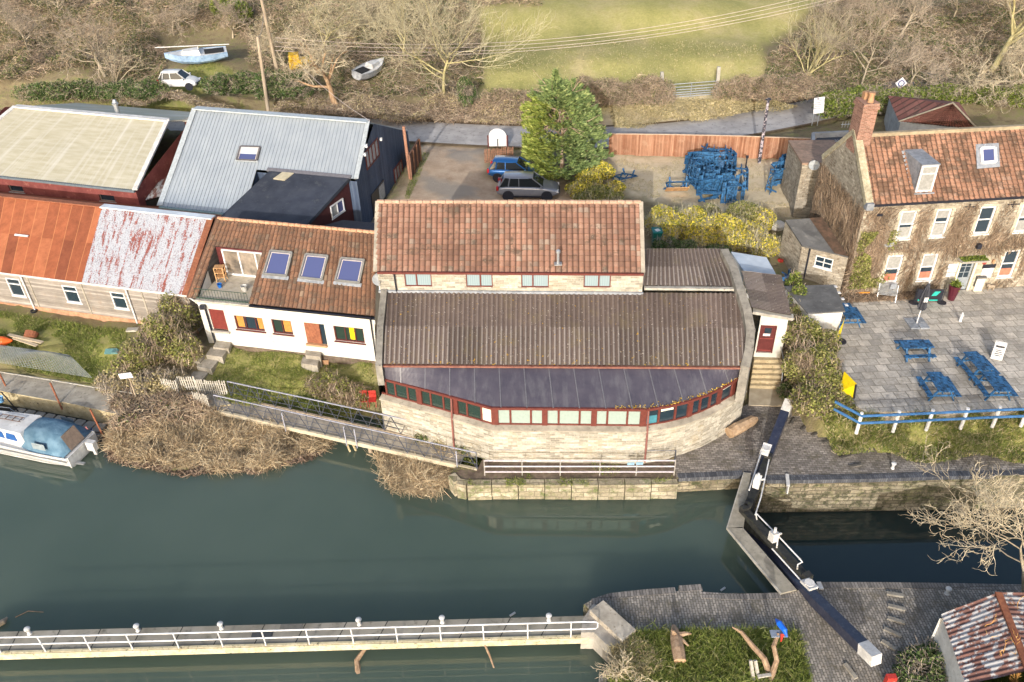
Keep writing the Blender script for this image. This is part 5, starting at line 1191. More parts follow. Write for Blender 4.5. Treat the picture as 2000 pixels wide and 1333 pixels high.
# annex with felt roof left of the pub
c4 = [P(1567, 480, 5.1), P(1657, 502, 5.1), P(1606, 425, 5.7), P(1534, 430, 5.7)]
AN = thing('pub_annex', 'single storey stone annex with sloping felt roof against the left gable of the pub', 'annex', (*P(1590, 560, 2.6)[:2], 2.6))
mb = MB(); roofplane(mb, *c4, .12); mb.build('roof', m_felt_g, AN)
rs_ = [lerp(c4[1], c4[0], .04), c4[1], c4[2], lerp(c4[2], c4[3], .35), lerp(c4[1], c4[0], .30)]
mb = MB(); mb.quad(*[tuple(v+up*.02) for v in rs_]); mb.build('rust_stain', mnoise('brown_leaf_litter', (.07, .05, .035), (.15, .09, .06), 3, .9), AN)
anw = W((c4[0]+unit(c4[3]-c4[0])*.1)[:2], (c4[1])[:2], 2.5)
hh = anw.rect((1593, 498), (1628, 508), (1624, 528), (1591, 520))
mb = MB(); wall_mesh(mb, anw, anw.L, 2.52, [hh], .1); anl = W(c4[3][:2], c4[0][:2], 2.5); mb.quad(tuple(anl.pt(0, 0)), tuple(anl.pt(anl.L, 0)), tuple(anl.pt(anl.L, 2.5)), tuple(anl.pt(0, 3.1)))
mb.build('wall', m_stone2, AN)
window(anw, hh, AN, m_wpaint, m_glass, cols=(.5,), rows=(.5,), fw=.06, depth=.03, sill=m_wpaint)
mb = MB(); u_, w_ = anw.px(1580, 500); mb.cyl(anw.pt(u_, 2.5, .08), anw.pt(u_, .2, .08), .05, n=8); mb.build('downpipe', m_black, AN)
# lower block with dish behind the annex
LB = thing('pub_side_block', 'low rubble stone block with satellite dish between annex and rear yard', 'outbuilding', (*P(1580, 420, 3.5)[:2], 3.5))
c4 = [P(1548, 424, 3.4), P(1600, 424, 3.4)]
lbw = W(c4[0][:2], c4[1][:2], 3.); 
tpl = lbw.px(1565, 322)[1]; mb = MB(); wall_mesh(mb, lbw, lbw.L+1.5, tpl); p0 = lbw.pt(0, 0)-lbw.n*4.; mb.quad(tuple(p0), tuple(lbw.pt(0, 0)), tuple(lbw.pt(0, tpl)), tuple(p0+up*tpl)); mb.build('wall', m_stone2, LB)
mb = MB(); q = [lbw.pt(-.05, tpl, .05), lbw.pt(lbw.L+1.5, tpl, .05), lbw.pt(lbw.L+1.5, tpl, -4.), lbw.pt(-.05, tpl, -4.)]; mb.hexa(q+[v+up*.14 for v in q]); mb.build('roof', mnoise('earthy_red_coping', (.22, .16, .12), (.33, .22, .16), 4, .9), LB)
mb = MB(); mb.cyl(lbw.pt(lbw.L*.98, 0, .1), lbw.pt(lbw.L*1.1, tpl+.7, .1), .12, n=10); mb.build('soil_pipe', mflat('rusty_dark_pipe', (.12, .08, .06), .7), LB)
dish(LB, lbw.pt(.65, tpl+.1, .35), (-.2, -1, .6), .36, mat=mflat('pale_dish', (.36, .38, .38), .5))
# rear flat roofed extension
RX = thing('rear_extension', 'grey rendered flat roofed extension behind the pub gable', 'extension', (*P(1620, 300, 3.9)[:2], 3.9))
q = [P(1592, 318, 6.), P(1682, 312, 6.), P(1668, 258, 6.), P(1588, 262, 6.)]
m_grey_r = mnoise('grey_render', (.30, .31, .32), (.40, .41, .42), 2, .85, c3=(.22, .22, .22))
mb = MB(); mb.prism([tuple(v[:2]) for v in q], 3.6, 5.7, side=1); mb.build('block', [mflat('dark_deck', (.04, .05, .07), .6), m_grey_r], RX)
mb = MB(); 
for i in range(4): a, b = q[i], q[(i+1) % 4]; mb.bar((a[0], a[1], 5.85), (b[0], b[1], 5.85), .22, .5)
mb.build('parapet', m_grey_r, RX)
# aerial on the gable
AE = thing('tv_aerial', 'metal television aerial on a pole beside the pub gable', 'aerial', P(1655, 300, 6.))
p0 = P(1650, 300, 6.5); mb = MB(); mb.cyl(p0, p0+up*2.2, .03, n=6); t_ = p0+up*2.1; mb.bar(t_-np.array([.7, 0, 0]), t_+np.array([.5, .1, 0]), .03)
for k in range(6): c_ = t_+np.array([-.6+k*.2, 0, 0]); mb.bar(c_-up*.22, c_+up*.22, .02)
t_ = p0+up*1.0; mb.bar(t_-np.array([.9, 0, .1]), t_+np.array([.1, 0, 0]), .03)
for k in range(5): c_ = t_+np.array([-.8+k*.18, 0, -.05]); mb.bar(c_-np.array([0, .25, 0]), c_+np.array([0, .25, 0]), .02)
mb.build('mast_and_rods', m_steel, AE)
# hipped outbuilding behind
OB = thing('hipped_outbuilding', 'small outbuilding with dark red hipped pantile roof behind the pub', 'outbuilding', (*P(1830, 262, 4.2)[:2], 4.2))
e0, e1, ap = P(1756, 239, 6.6), P(1908, 254, 6.6), P(1860, 204, 8.8)
dv = np.array([-.0, 6., 0]); e2, e3 = e1+dv+np.array([1.5, 0, 0]), e0+dv+np.array([1.5, 0, 0])
mb = MB(); 
tile_roof('roof', e0, e1, ap+np.array([.01, 0, 0]), ap, 26, 12, m_tile_out, OB, .04, .04)
for a, b in ((e1, e2), (e2, e3), (e3, e0)): mb.quad(tuple(a), tuple(b), tuple(ap))
mb.build('rear_roof', m_tile_out, OB)
mb = MB(); mb.bar(e0+up*.08, ap+up*.1, .2, .1); mb.bar(e1+up*.08, ap+up*.1, .2, .1); mb.build('hip_tiles', mnoise('mossy_hips', (.26, .22, .16), (.36, .31, .24), 5, .9), OB)
mb = MB(); cen = (e0+e1+e2+e3)/4; cs = [v+(cen-v)*.05 for v in (e0, e1, e2, e3)]
for i in range(4): a, b = cs[i], cs[(i+1) % 4]; mb.quad((*a[:2], 3.8), (*b[:2], 3.8), (*b[:2], 6.6), (*a[:2], 6.6))
mb.build('wall', m_grey_r, OB)
# ================================================================== OBJECTS
def bounce(o, loc, rz=0.): o.location = [float(v) for v in loc]; o.rotation_euler = (0, 0, rz); return o
def ang(p, q): d = np.array(q)-np.array(p); return math.atan2(d[1], d[0])
# ------------------------------------------------------------------ picnic tables
def picnic(mt, label, group, Lt=1.65, mtop=None):
    t = thing('picnic_table', label, 'picnic table', (0, 0, 0), group)
    mb = MB()
    for i in range(5): mb.box((0, -.3+i*.15, .74), (Lt, .135, .04))
    mb.build('tabletop', mtop or mt, t)
    for s in (-1, 1):
        mb = MB()
        for k in (0, 1): mb.box((0, s*(.62+k*.14), .44), (Lt, .125, .04))
        mb.build('bench', mt, t)
    for s in (-1, 1):
        x = s*(Lt/2-.22); mb = MB()
        for e in (-1, 1): mb.bar((x, e*.26, .72), (x, e*.62, 0.), .05, .11, up=(1, 0, 0))
        mb.bar((x+.05, -.36, .695), (x+.05, .36, .695), .045, .08); mb.bar((x+.05, -.8, .38), (x+.05, .8, .38), .045, .1)
        mb.bar((x-s*.05, 0, .4), (x-s*.5, 0, .70), .045, .08); mb.build('leg_frame', mt, t)
    return t
GT = 'blue picnic tables'
pt0 = picnic(m_blue, 'blue picnic table set crossways at the middle of the flagstone patio', GT)
def put_table(o, p, q, z=ZP, lift=.76):
    a, b = P(*p, z+lift), P(*q, z+lift); c = (a+b)/2; return bounce(o, (c[0], c[1], z), ang(a, b))
put_table(pt0, (1757, 673), (1823, 671))
for p, q, lab in (((1822, 724), (1851, 768), 'single blue picnic table left of the joined pair near the patio fence'),
                  ((1896, 688), (1927, 722), 'rear table of the joined pair of blue picnic tables on the right of the patio'),
                  ((1930, 724), (1962, 766), 'front table of the joined pair of blue picnic tables on the right of the patio'),
                  ((1645, 588), (1669, 627), 'blue picnic table against the right side of the white hut')):
    put_table(copy_tree(pt0, label=lab), p, q)
# the heap of stored tables in the yard
def tumble(n, poly, zmax, group, label, seed, extra=None):
    r = random.Random(seed); pl = polyP(poly, 3.9); xs_ = [p[0] for p in pl]; ys_ = [p[1] for p in pl]; cx, cy = np.mean(pl, 0); k = 0; tries = 0
    while k < n and tries < 4000:
        tries += 1; x = r.uniform(min(xs_), max(xs_)); y = r.uniform(min(ys_), max(ys_))
        if not inpoly(np.array([x]), np.array([y]), pl)[0]: continue
        o = copy_tree(pt0, label=label, group=group); mode = r.choice('eesseu'); rz = r.uniform(-.5, .5)+r.choice([0, 1.57, 3.14])
        lift = r.uniform(0, 1)**1.2*zmax*max(.1, 1-1.1*math.hypot((x-cx)/(max(xs_)-cx), (y-cy)/(max(ys_)-cy)))
        if mode == 'e': m = Matrix.Rotation(rz, 3, 'Z') @ Matrix.Rotation(math.pi/2+r.uniform(-.25, .1), 3, 'Y'); h = .85
        elif mode == 's': m = Matrix.Rotation(rz, 3, 'Z') @ Matrix.Rotation(math.pi/2+r.uniform(-.35, .2), 3, 'X'); h = .78
        else: m = Matrix.Rotation(rz, 3, 'Z') @ Matrix.Rotation(math.pi+r.uniform(-.3, .3), 3, 'X'); h = .76
        o.location = (x, y, g1(x, y)+h+lift); o.rotation_euler = m.to_euler(); k += 1
GH = 'blue picnic tables heaped in the yard'
tumble(25, [(1345, 345), (1362, 322), (1405, 322), (1448, 368), (1440, 405), (1360, 402), (1345, 385)], 1.15, GH, 'blue picnic table tumbled in the big heap in the rear yard', 5)
tumble(6, [(1492, 345), (1545, 345), (1548, 385), (1490, 388)], .35, 'blue picnic tables piled by the pub side block', 'blue picnic table in the small pile against the pub side block', 9)
tumble(5, [(1522, 545), (1562, 545), (1556, 555), (1530, 560)], .2, 'blue picnic tables stacked by the pub annex', 'blue picnic table stacked between the grey hut and the pub annex', 12)
o = picnic(m_blue, 'blue picnic table with bare pine top at the left of the heap', GH, mtop=m_pine)
o.location = (*P(1319, 372, 3.9)[:2], 4.6); o.rotation_euler = (Matrix.Rotation(.05, 3, 'Z') @ Matrix.Rotation(-.95, 3, 'X')).to_euler()
o.location[2] = 4.75; o.rotation_euler = (Matrix.Rotation(.02, 3, 'Z') @ Matrix.Rotation(math.pi-.75, 3, 'X')).to_euler()
o = copy_tree(pt0, label='lone blue picnic table lying flat in shade left of the big heap', group=GH); o.location = (*P(1215, 347, 3.9)[:2], 4.45); o.rotation_euler = (math.pi-.2, .1, .6)
# ------------------------------------------------------------------ patio furniture
def at_(px, py, z=ZP): return P(px, py, z)
um = thing('closed_parasol', 'closed dark grey parasol on a white pole standing in the middle of the patio', 'parasol', at_(1790, 633)); b0 = at_(1790, 633)
mb = MB()
for i in (-1, 1):
    for j in (-1, 1): mb.box(b0+np.array([i*.28, j*.28, .04]), (.5, .5, .08))
mb.build('base_slabs', m_lead, um); mb = MB(); mb.cyl(b0, b0+up*1.4, .035, n=8); mb.cyl(b0+up*2.75, b0+up*2.9, .05, .03, 8); mb.build('pole', m_wpaint, um)
g = NG('charcoal_canvas', .85, 0, .1); m_canvas = mflat('charcoal_canvas', (.045, .048, .06), .85)
V = []; F = []; n = 16
for j, (z, r_) in enumerate([(1.0, .16), (1.2, .21), (1.45, .17), (1.6, .2), (2.1, .15), (2.7, .07), (2.78, .02)]):
    for i in range(n): t = 2*math.pi*i/n; k = r_*(1+.3*(-1)**i*(z < 2.5)); V.append(b0+np.array([k*math.cos(t), k*math.sin(t), z]))
for j in range(6):
    for i in range(n): F.append([j*n+i, j*n+(i+1) % n, (j+1)*n+(i+1) % n, (j+1)*n+i])
mk('canopy', V, F, m_canvas, um); mb = MB(); mb.box(b0+np.array([0, -.2, 1.75]), (.22, .04, .3)); mb.build('printed_patch', m_wpaint_old, um)
bn = thing('pavement_banner', 'black banner with teal stripes between two black round footed posts', 'banner', at_(1812, 594))
pL, pR = at_(1784, 592), at_(1839, 592); bwv = W(pL[:2], pR[:2], ZP); m_teal = mflat('teal_print', (.02, .42, .34), .6)
for p in (pL, pR):
    mb = MB(); mb.cyl(p, p+up*.05, .26, n=16); mb.cyl(p, p+up*1.05, .025, n=6); mb.build('post', m_black, bn)
mb = MB(); bwv.box(mb, .06, bwv.L-.06, .12, .95, -.01, .01); pn_ = mb.build('panel', m_black, bn)
mb = MB(); bwv.box(mb, .2, bwv.L-.3, .16, .24, .011, .02); q = [bwv.pt(bwv.L*.55, .5, .015), bwv.pt(bwv.L*.72, .5, .015), bwv.pt(bwv.L*.85, .8, .015), bwv.pt(bwv.L*.64, .8, .015)]; mb.quad(*[tuple(v) for v in q]); mb.build('teal_stripes', m_teal, pn_)
pp = at_(1857, 585); mb = MB(); mb.lathe(pp, [(.2, 0), (.33, .85), (.36, 1.0), (.30, 1.0), (.28, .9)], 12); pln = thing('tall_planter', 'tall dark maroon planter with a small green plant beside the pub door', 'planter', pp); mb.build('pot', mflat('maroon_pot', (.08, .015, .025), .35), pln)
bp = at_(1905, 565); bi_ = thing('litter_bin', 'square cream litter bin with dark lid right of the pub door', 'bin', bp)
mb = MB(); mb.box(bp+up*.45, (.5, .5, .9)); mb.build('body', m_cream, bi_); mb = MB(); mb.box(bp+up*.95, (.56, .56, .12)); mb.box(bp+np.array([-.26, 0, .6]), (.03, .46, .6)); mb.build('lid', m_felt_g, bi_)
mb = MB(); p = at_(1926, 568); mb.tube([p+up*.3, p+np.array([.25, 0, .32]), p+np.array([.45, 0, .3])], [.12, .1, .05], 6); mb.cyl(p+np.array([.1, 0, .3]), p+np.array([.1, 0, 0]), .04, n=5); mb.cyl(p+np.array([.4, 0, .3]), p+np.array([.4, 0, 0]), .04, n=5); mb.box(p+np.array([0, 0, .4]), (.2, .16, .16))
settag(mb.build('wooden_trestle', m_woodb), 'small carved wooden trestle beside the cream litter bin', 'trestle')
ab = thing('a_board', 'white pavement A-board with dark lettering at the right edge of the patio', 'sign', at_(1945, 698)); p = at_(1945, 698)
mb = MB(); Rz = Matrix.Rotation(-.45, 3, 'Z'); Mz = np.array(Rz)
for s, a in ((-1, .2), (1, -.2)):
    M_ = np.array(Rz @ Matrix.Rotation(a*-1, 3, 'X')); mb = MB(); mb.box(p+Mz @ np.array([0, s*.14, .5]), (.55, .03, 1.0), M_); pnl = mb.build('panel', m_wpaint, ab)
    if s < 0:
        mb = MB(); mb.box(p+Mz @ np.array([0, -.19, .80]), (.4, .03, .1), M_)
        for k in range(4): mb.box(p+Mz @ np.array([0, -.205-k*.022, .58-k*.1]), (.36-.06*(k % 2), .03, .03), M_)
        mb.build('lettering', m_black, pnl)
p = at_(1875, 628); mb = MB(); mb.cyl(p, p+up*.4, .09, .07, 10); mb.cyl(p+up*.4, p+up*.45, .12, .12, 10); mb.cyl(p+up*.45, p+up*.6, .04, n=8); settag(mb.build('pedestal_lamp', m_wpaint), 'short white pedestal lamp on the patio paving', 'lamp')
rk = thing('folding_rack', 'folded silver metal clothes rack under the left pub window', 'rack', at_(1730, 582)); p, q = at_(1712, 583), at_(1748, 588); rw2 = W(p[:2], q[:2], ZP); mb = MB()
for u_ in (0, rw2.L): mb.bar(rw2.pt(u_, 0, .2), rw2.pt(u_, .95, -.2), .03); mb.bar(rw2.pt(u_, 0, -.25), rw2.pt(u_, .8, .25), .03)
for k in range(9): mb.bar(rw2.pt(0, .45+k*.06, .25-k*.05), rw2.pt(rw2.L, .5+k*.06, .25-k*.05), .035)
mb.build('frame', m_steel, rk)
mb = MB(); mb.box(rw2.pt(rw2.L*.7, .95, 0), (.35, .06, .35)); mb.build('seat_panel', m_lead, rk)
mb = MB(); p, q = at_(1672, 782), at_(1645, 742); yb = W(p[:2], q[:2], ZP); yb_t = thing('yellow_board', 'large yellow board leaning in the bush at the patio corner', 'board', (*p[:2], ZP))
a, b = P(1668, 778, ZP+.1), P(1640, 765, ZP+.3); c, d = P(1648, 728, ZP+1.0), P(1672, 752, ZP+1.1); mb.hexa([a, b, c, d]+[v+np.array([.03, .03, .05]) for v in (a, b, c, d)]); mb.build('panel', m_yellow, yb_t)
mb = MB(); mb.bar(a, d, .08); mb.build('edge_bar', m_black, yb_t)
mb = MB(); a, b = P(1643, 650, ZP+.6), P(1632, 672, ZP+.05); mb.hexa([a, b, b+np.array([.15, .2, 0]), a+np.array([.15, .3, 0]), a+up*.9, b+up*.8, b+np.array([.15, .2, .8]), a+np.array([.15, .3, .9])]); settag(mb.build('yellow_hoarding', m_yellow), 'narrow yellow panel against the right wall of the white hut', 'panel')
mb = MB(); p = at_(1642, 668); mb.cyl(p, p+up*.06, .3, n=16); mb.cyl(p+up*.06, p+up*.2, .08, n=8); settag(mb.build('parasol_base', m_black), 'round black parasol base beside the yellow panel', 'parasol base')
mb = MB(); p = at_(1650, 575); mb.bar(p+up*.1, p+np.array([1.2, -.6, .45]), .06, .06); mb.cyl(p+np.array([.2, -.1, .1]), p+np.array([.9, -.5, .1]), .05, n=5); settag(mb.build('orange_trestle', mflat('orange_timber', (.65, .26, .04), .7)), 'low orange trestle at the base of the pub wall', 'trestle')
for k in range(4):
    p = P(1632+k*7, 560+k*12, 4.35); mb = MB(); mb.box(p, (.16, .2, .03)); settag(mb.build('white_scrap', m_wpaint), 'white scrap on the right edge of the felt hut roof', 'scrap', 'white scraps on the hut roof')
# patio fence ----------------------------------------------------------------
fp_ = [(1630, 781), (1683, 809), (1756, 806), (1822, 803), (1890, 800), (1953, 797), (2010, 795), (2075, 793), (2150, 790)]
m_bluerail = mflat('blue_fence_rail', (.05, .15, .34), .5)
PF = thing('patio_fence', 'blue two rail fence with white posts along the front of the patio', 'fence', P(1683, 828, 2.1)); fpw = []
for i, (x, y) in enumerate(fp_):
    q = P(x, y, 3.15); fpw.append(q)
    if i: mb = MB(); mb.cyl((q[0], q[1], 1.9), q+up*.08, .085, n=8); mb.build('post', m_wpaint, PF)
for dz in (0, -.45):
    mb = MB()
    for a, b in zip(fpw[:-1], fpw[1:]): mb.bar(a+up*(dz-.05)+np.array([0, -.1, 0]), b+up*(dz-.05)+np.array([0, -.1, 0]), .05, .13)
    mb.build('rail', m_bluerail, PF)
# steps at the porch ----------------------------------------------------------
ST = thing('stone_steps', 'worn stone steps climbing from the quay to the porch door', 'steps', (*P(1495, 780, 1.)[:2], 1.))
L0, R0, L1, R1 = P(1464, 760, 1.0)[:2], P(1528, 762, 1.0)[:2], P(1474, 700, 2.2)[:2], P(1524, 700, 2.2)[:2]; N_ = 6
mstep = mnoise('sandy_step', (.30, .24, .15), (.42, .35, .23), 4, .9, c3=(.15, .14, .06))
for k in range(N_):
    a = k/N_; mb = MB(); mb.prism([tuple(L0+(L1-L0)*a), tuple(R0+(R1-R0)*a), tuple(R1+np.array([0, .3])), tuple(L1+np.array([0, .3]))], .8+.002*k, 1.06+(2.26-1.06)*(k+1)/N_-.02); mb.build('step', mstep, ST)
mb = MB(); mb.prism([tuple(v) for v in polyP([(1462, 792), (1534, 794), (1530, 760), (1464, 757)], 1.03)], .8, 1.05); mb.build('landing', mnoise('landing_concrete', (.38, .32, .23), (.46, .40, .30), 2, .9), ST)
mb = MB(); rp_ = [P(1523, 690, 2.2), P(1524, 672, 3.05), P(1531, 705, 2.7), P(1527, 742, 1.9), P(1525, 752, 1.2)]; mb.tube([rp_[0], rp_[1], rp_[2], rp_[3], rp_[4]], .03, 6); settag(mb.build('step_handrail', m_steel), 'bent galvanised handrail beside the porch steps', 'handrail')
# ------------------------------------------------------------------ cars
m_tyre = mflat('tyre_rubber', (.02, .02, .02), .85); m_rim = mflat('alloy_rim', (.38, .38, .40), .3, .6); m_hl = mflat('lamp_glass', (.6, .6, .62), .15); m_rl = mflat('red_lamp', (.35, .02, .02), .2)
m_carglass = NG('car_glass', .08, 0, .4).out((.015, .018, .022))
def car(name, label, L, Wd, H, paint, prof, gh, loc, rot, cat='car', wr=.33, wb=(.80, -.78), tilt=0., band=None, plate=True):
    "prof: [(x, belt z, half width scale)] rear to front; gh: (x rear base, x rear top, x front top, x front base)"
    t = thing(name, label, cat, (0, 0, 0)); hw = Wd/2; V = []; n = len(prof); zb = .22
    for x, zt, s in prof:
        w_ = hw*s; ze = zb+(.16 if abs(x) > L*.46 else 0)
        half = [(0, ze), (w_*.82, ze), (w_*.97, ze+.1), (w_, (ze+zt)/2), (w_*.985, zt-.12), (w_*.90, zt-.015), (w_*.55, zt+.015), (0, zt+.025)]
        V += [(x, -y, z) for y, z in half]+[(x, y, z) for y, z in half[-2:0:-1]]
    m_ = 14; F = [[i*m_+k, i*m_+(k+1) % m_, (i+1)*m_+(k+1) % m_, (i+1)*m_+k] for i in range(n-1) for k in range(m_)]
    F = [f[::-1] for f in F]+[list(range(m_)), [(n-1)*m_+k for k in range(m_)][::-1]]
    b = mk('body', V, F, paint, t, smooth=True); md = b.modifiers.new('s', 'SUBSURF'); md.levels = md.render_levels = 1
    x0, x1, x2, x3 = gh; zt = H; belt = lambda x: float(np.interp(x, [p[0] for p in prof], [p[1] for p in prof]))
    wb_, wt = hw*.9, hw*.70
    lo = [(x0, -wb_*.95, belt(x0)-.02), (x3, -wb_*.93, belt(x3)-.02), (x3, wb_*.93, belt(x3)-.02), (x0, wb_*.95, belt(x0)-.02)]
    hi = [(x1, -wt*.96, zt-.05), (x2, -wt*.96, zt-.05), (x2, wt*.96, zt-.05), (x1, wt*.96, zt-.05)]
    mb = MB(); mb.hexa(lo+hi); mb.build('windows', m_carglass, t)
    mb = MB(); V = []; xs_ = np.linspace(x1-.06, x2+.05, 6)
    for x in xs_:
        e = 1-.10*abs((x-(x1+x2)/2)/((x2-x1)/2))**3; crown = .05*(1-abs((x-(x1+x2)/2)/((x2-x1)/2+.1))**2)
        V += [(x, -wt*e*1.02, zt-.06), (x, -wt*e*.9, zt-.01+crown*.5), (x, 0, zt+crown), (x, wt*e*.9, zt-.01+crown*.5), (x, wt*e*1.02, zt-.06)]
    F = [[i*5+k, (i+1)*5+k, (i+1)*5+k+1, i*5+k+1] for i in range(5) for k in range(4)]; mk('roof', V, F, paint, t, smooth=True)
    mb = MB()
    for s in (-1, 1):
        mb.bar((x0, s*wb_*.95, belt(x0)), (x1, s*wt, zt-.04), .09, .05); mb.bar((x3, s*wb_*.93, belt(x3)), (x2, s*wt, zt-.04), .06, .05)
        xm = (x1+x2)/2+.05; mb.bar((xm, s*wb_*.955, belt(xm)), (xm-.02, s*(wt+.012), zt-.05), .05, .06)
        xq = x1*.55+x2*.45-.55 if L > 4 else x1+.1; mb.bar((xq-.05, s*wb_*.955, belt(xq)), (xq+.05, s*(wt+.012), zt-.05), .07, .06)
    mb.build('pillar', paint, t)
    for x in (wb[0]*L/2*.78, wb[1]*L/2*.78):
        for s in (-1, 1):
            c_ = np.array([x, s*(hw-.11), wr]); mb = MB(); mb.cyl(c_-(0, .11, 0), c_+(0, .11, 0), wr, n=20); wh = mb.build('wheel', m_tyre, t)
            o_ = c_+np.array([0, s*.112, 0]); mb = MB(); mb.cyl(o_-np.array([0, s*.02, 0]), o_+np.array([0, s*.004, 0]), wr*.30, n=10)
            for k in range(5): a = 2*math.pi*k/5; mb.bar(o_, o_+np.array([math.cos(a), 0, math.sin(a)])*wr*.68, .07, .012, up=(0, 1, 0))
            V_ = []
            mb.build('rim', m_rim, wh)
            c2 = np.array([x, s*(hw*.995), wr+.01]); mb = MB(); mb.cyl(c2-np.array([0, .03, 0]), c2+np.array([0, .006, 0]), wr+.06, n=20); mb.build('wheel_arch', m_black, t)
    fx_, bx = prof[-1][0], prof[0][0]; bz = prof[-2][1]; rz = prof[1][1]
    for s in (-1, 1):
        mb = MB(); mb.box((fx_-.16, s*hw*.68, bz-.14), (.26, .34, .13)); mb.build('headlight', m_hl, t)
        mb = MB(); mb.box((bx+.1, s*hw*.80, rz-.12), (.16, .22, .30)); mb.build('tail_light', m_rl, t)
        mb = MB(); mb.box((x3-.15, s*(hw+.08), belt(x3)+.06), (.14, .2, .13)); mb.build('door_mirror', paint, t)
    mb = MB(); mb.box((fx_+.0, 0, .46), (.06, Wd*.5, .16)); mb.build('grille', m_black, t)
    if plate:
        mb = MB(); mb.box((fx_+.035, 0, .36), (.02, .5, .11)); mb.build('number_plate', m_wpaint, t); mb = MB(); mb.box((bx-.02, 0, .6), (.02, .5, .11)); mb.build('number_plate', m_yellow, t)
    if band: mb = MB(); 
    if band:
        for s in (-1, 1): mb.bar((-L*.36, s*(hw+.003), .33), (L*.36, s*(hw+.003), .33), .02, .12)
        mb.build('sill_trim', m_black, t)
    t.location = [float(v) for v in loc]; t.rotation_euler = (tilt, 0, rot); return t
def carpaint(n, c): 
    m = mflat(n, c, .28, .35, var=.04, coat=.8); return m
mg = carpaint('grey_car_paint', (.24, .25, .29)); mbp = carpaint('blue_car_paint', (.015, .10, .30)); mwp = mnoise('dirty_white_car_paint', (.60, .60, .60), (.70, .70, .69), 3, .35, c3=(.35, .33, .29), bump=0)
suvp = [(-2.22, .78, .80), (-2.12, .98, .93), (-1.5, 1.04, 1.), (-.6, 1.03, 1.), (.5, 1.02, 1.), (1.05, 1.0, 1.), (1.75, .90, .96), (2.1, .80, .88), (2.24, .62, .74)]
pa, pb = P(985, 392, 3.9), P(1085, 392, 3.9); rt = ang(pa, pb)
c_ = (P(975, 380, 4.)+P(1088, 380, 4.))/2
car('parked_car', 'grey metallic sports utility car parked nearest the tiled roof', 4.45, 1.84, 1.63, mg, suvp, (-2.0, -1.62, .35, 1.15), (*c_[:2], 3.91), rt-.03, wr=.35, band=True)
estp = [(-2.1, .72, .80), (-2.0, .92, .93), (-1.4, .96, 1.), (0, .95, 1.), (.8, .93, 1.), (1.5, .84, .96), (1.9, .74, .88), (2.08, .56, .74)]
c2 = (P(955, 346, 4.)+P(1063, 346, 4.))/2
car('parked_car', 'dark blue estate car parked beside the conifer behind the grey car', 4.2, 1.76, 1.5, mbp, estp, (-1.95, -1.6, .1, .95), (*c2[:2], 3.92), rt-.12, wr=.31)
smp = [(-1.72, .70, .78), (-1.62, .88, .9), (-1.1, .94, 1.), (-.2, .94, 1.), (.6, .93, .99), (1.15, .86, .95), (1.55, .72, .86), (1.74, .52, .70)]
gp = G(354, 172); car('abandoned_car', 'battered white small hatchback with dented doors on the bank below the blue boat', 3.55, 1.62, 1.48, mwp, smp, (-1.60, -1.25, .2, .85), (gp[0], gp[1], gp[2]+.05), -.06, wr=.29, plate=False)
mb = MB()
# ------------------------------------------------------------------ cabin cruiser
def hull(stations, mat, parent, name='hull', smooth=True):
    V = []; n = len(stations)
    for x, hw, zk, zs in stations:     # half width, keel z, sheer z
        pr = [(0, zk), (hw*.55, zk+.05), (hw*.88, zk+(zs-zk)*.35), (hw, zs), (hw*.97, zs+.0)]
        V += [(x, -y, z) for y, z in pr[::-1]]+[(x, y, z) for y, z in pr[1:]]
    m_ = 9; F = [[i*m_+k, i*m_+k+1, (i+1)*m_+k+1, (i+1)*m_+k] for i in range(n-1) for k in range(m_-1)]
    F += [[k for k in range(m_)][::-1]]; return mk(name, V, F, mat, parent, smooth=False)
CR = thing('cabin_cruiser', 'white cabin cruiser with blue canvas canopy and blue fenders moored at the left bank', 'boat', (0, 0, 0))
m_gel = mnoise('white_gelcoat', (.52, .52, .51), (.64, .64, .63), 3, .3, c3=(.44, .43, .40), bump=0, spec=.5); m_can = mnoise('faded_blue_canvas', (.06, .13, .20), (.12, .21, .29), 2.5, .85, bump=.5, bs=3, bd=.1)
hull([(0, 1.38, -.2, .72), (1.5, 1.45, -.3, .74), (4, 1.42, -.35, .82), (5.8, 1.1, -.25, .92), (7.0, .5, -.05, 1.02), (7.6, .03, .4, 1.08)], m_gel, CR)
mb = MB(); st_ = [(0, 1.36, .66), (4, 1.40, .74), (5.8, 1.08, .84), (7.0, .49, .94), (7.58, .02, .98)]
V = [(x, -y, z) for x, y, z in st_]+[(x, y, z) for x, y, z in st_]; mk('deck', V, [[i, i+1, 5+i+1, 5+i] for i in range(4)], m_gel, CR)
mb = MB()
for s in (-1, 1): mb.bar((0, s*1.43, .52), (4, s*1.48, .58), .03, .06); mb.bar((0, s*1.43, .3), (4, s*1.46, .34), .02, .025)
mb.build('rubbing_strake', mflat('grey_strake', (.18, .19, .2), .6), CR)
mb = MB(); mb.hexa([(2.2, -1.15, .7), (6.0, -.85, .75), (6.0, .85, .75), (2.2, 1.15, .7), (2.5, -.92, 1.5), (5.3, -.72, 1.42), (5.3, .72, 1.42), (2.5, .92, 1.5)]); cab = mb.build('cabin', m_gel, CR)
m_bwin = mflat('blue_tinted_window', (.03, .10, .30), .1)
for s in (-1, 1):
    for x0, x1 in ((2.75, 3.45), (3.5, 4.1), (4.4, 5.0)):
        a0, a1 = (-1.15, -.92) ; f_ = lambda x, k: s*((1.15-.30*(x-2.2)/3.8)*(1-k)+(.92-.20*(x-2.5)/2.8)*k+.012); z_ = lambda k: .72+.78*k
        mb = MB(); mb.quad((x0, f_(x0, .35), z_(.35)), (x1, f_(x1, .35), z_(.35)), (x1-.06, f_(x1, .8), z_(.8)), (x0+.12, f_(x0, .8), z_(.8))); mb.build('window', m_bwin, cab)
mb = MB()
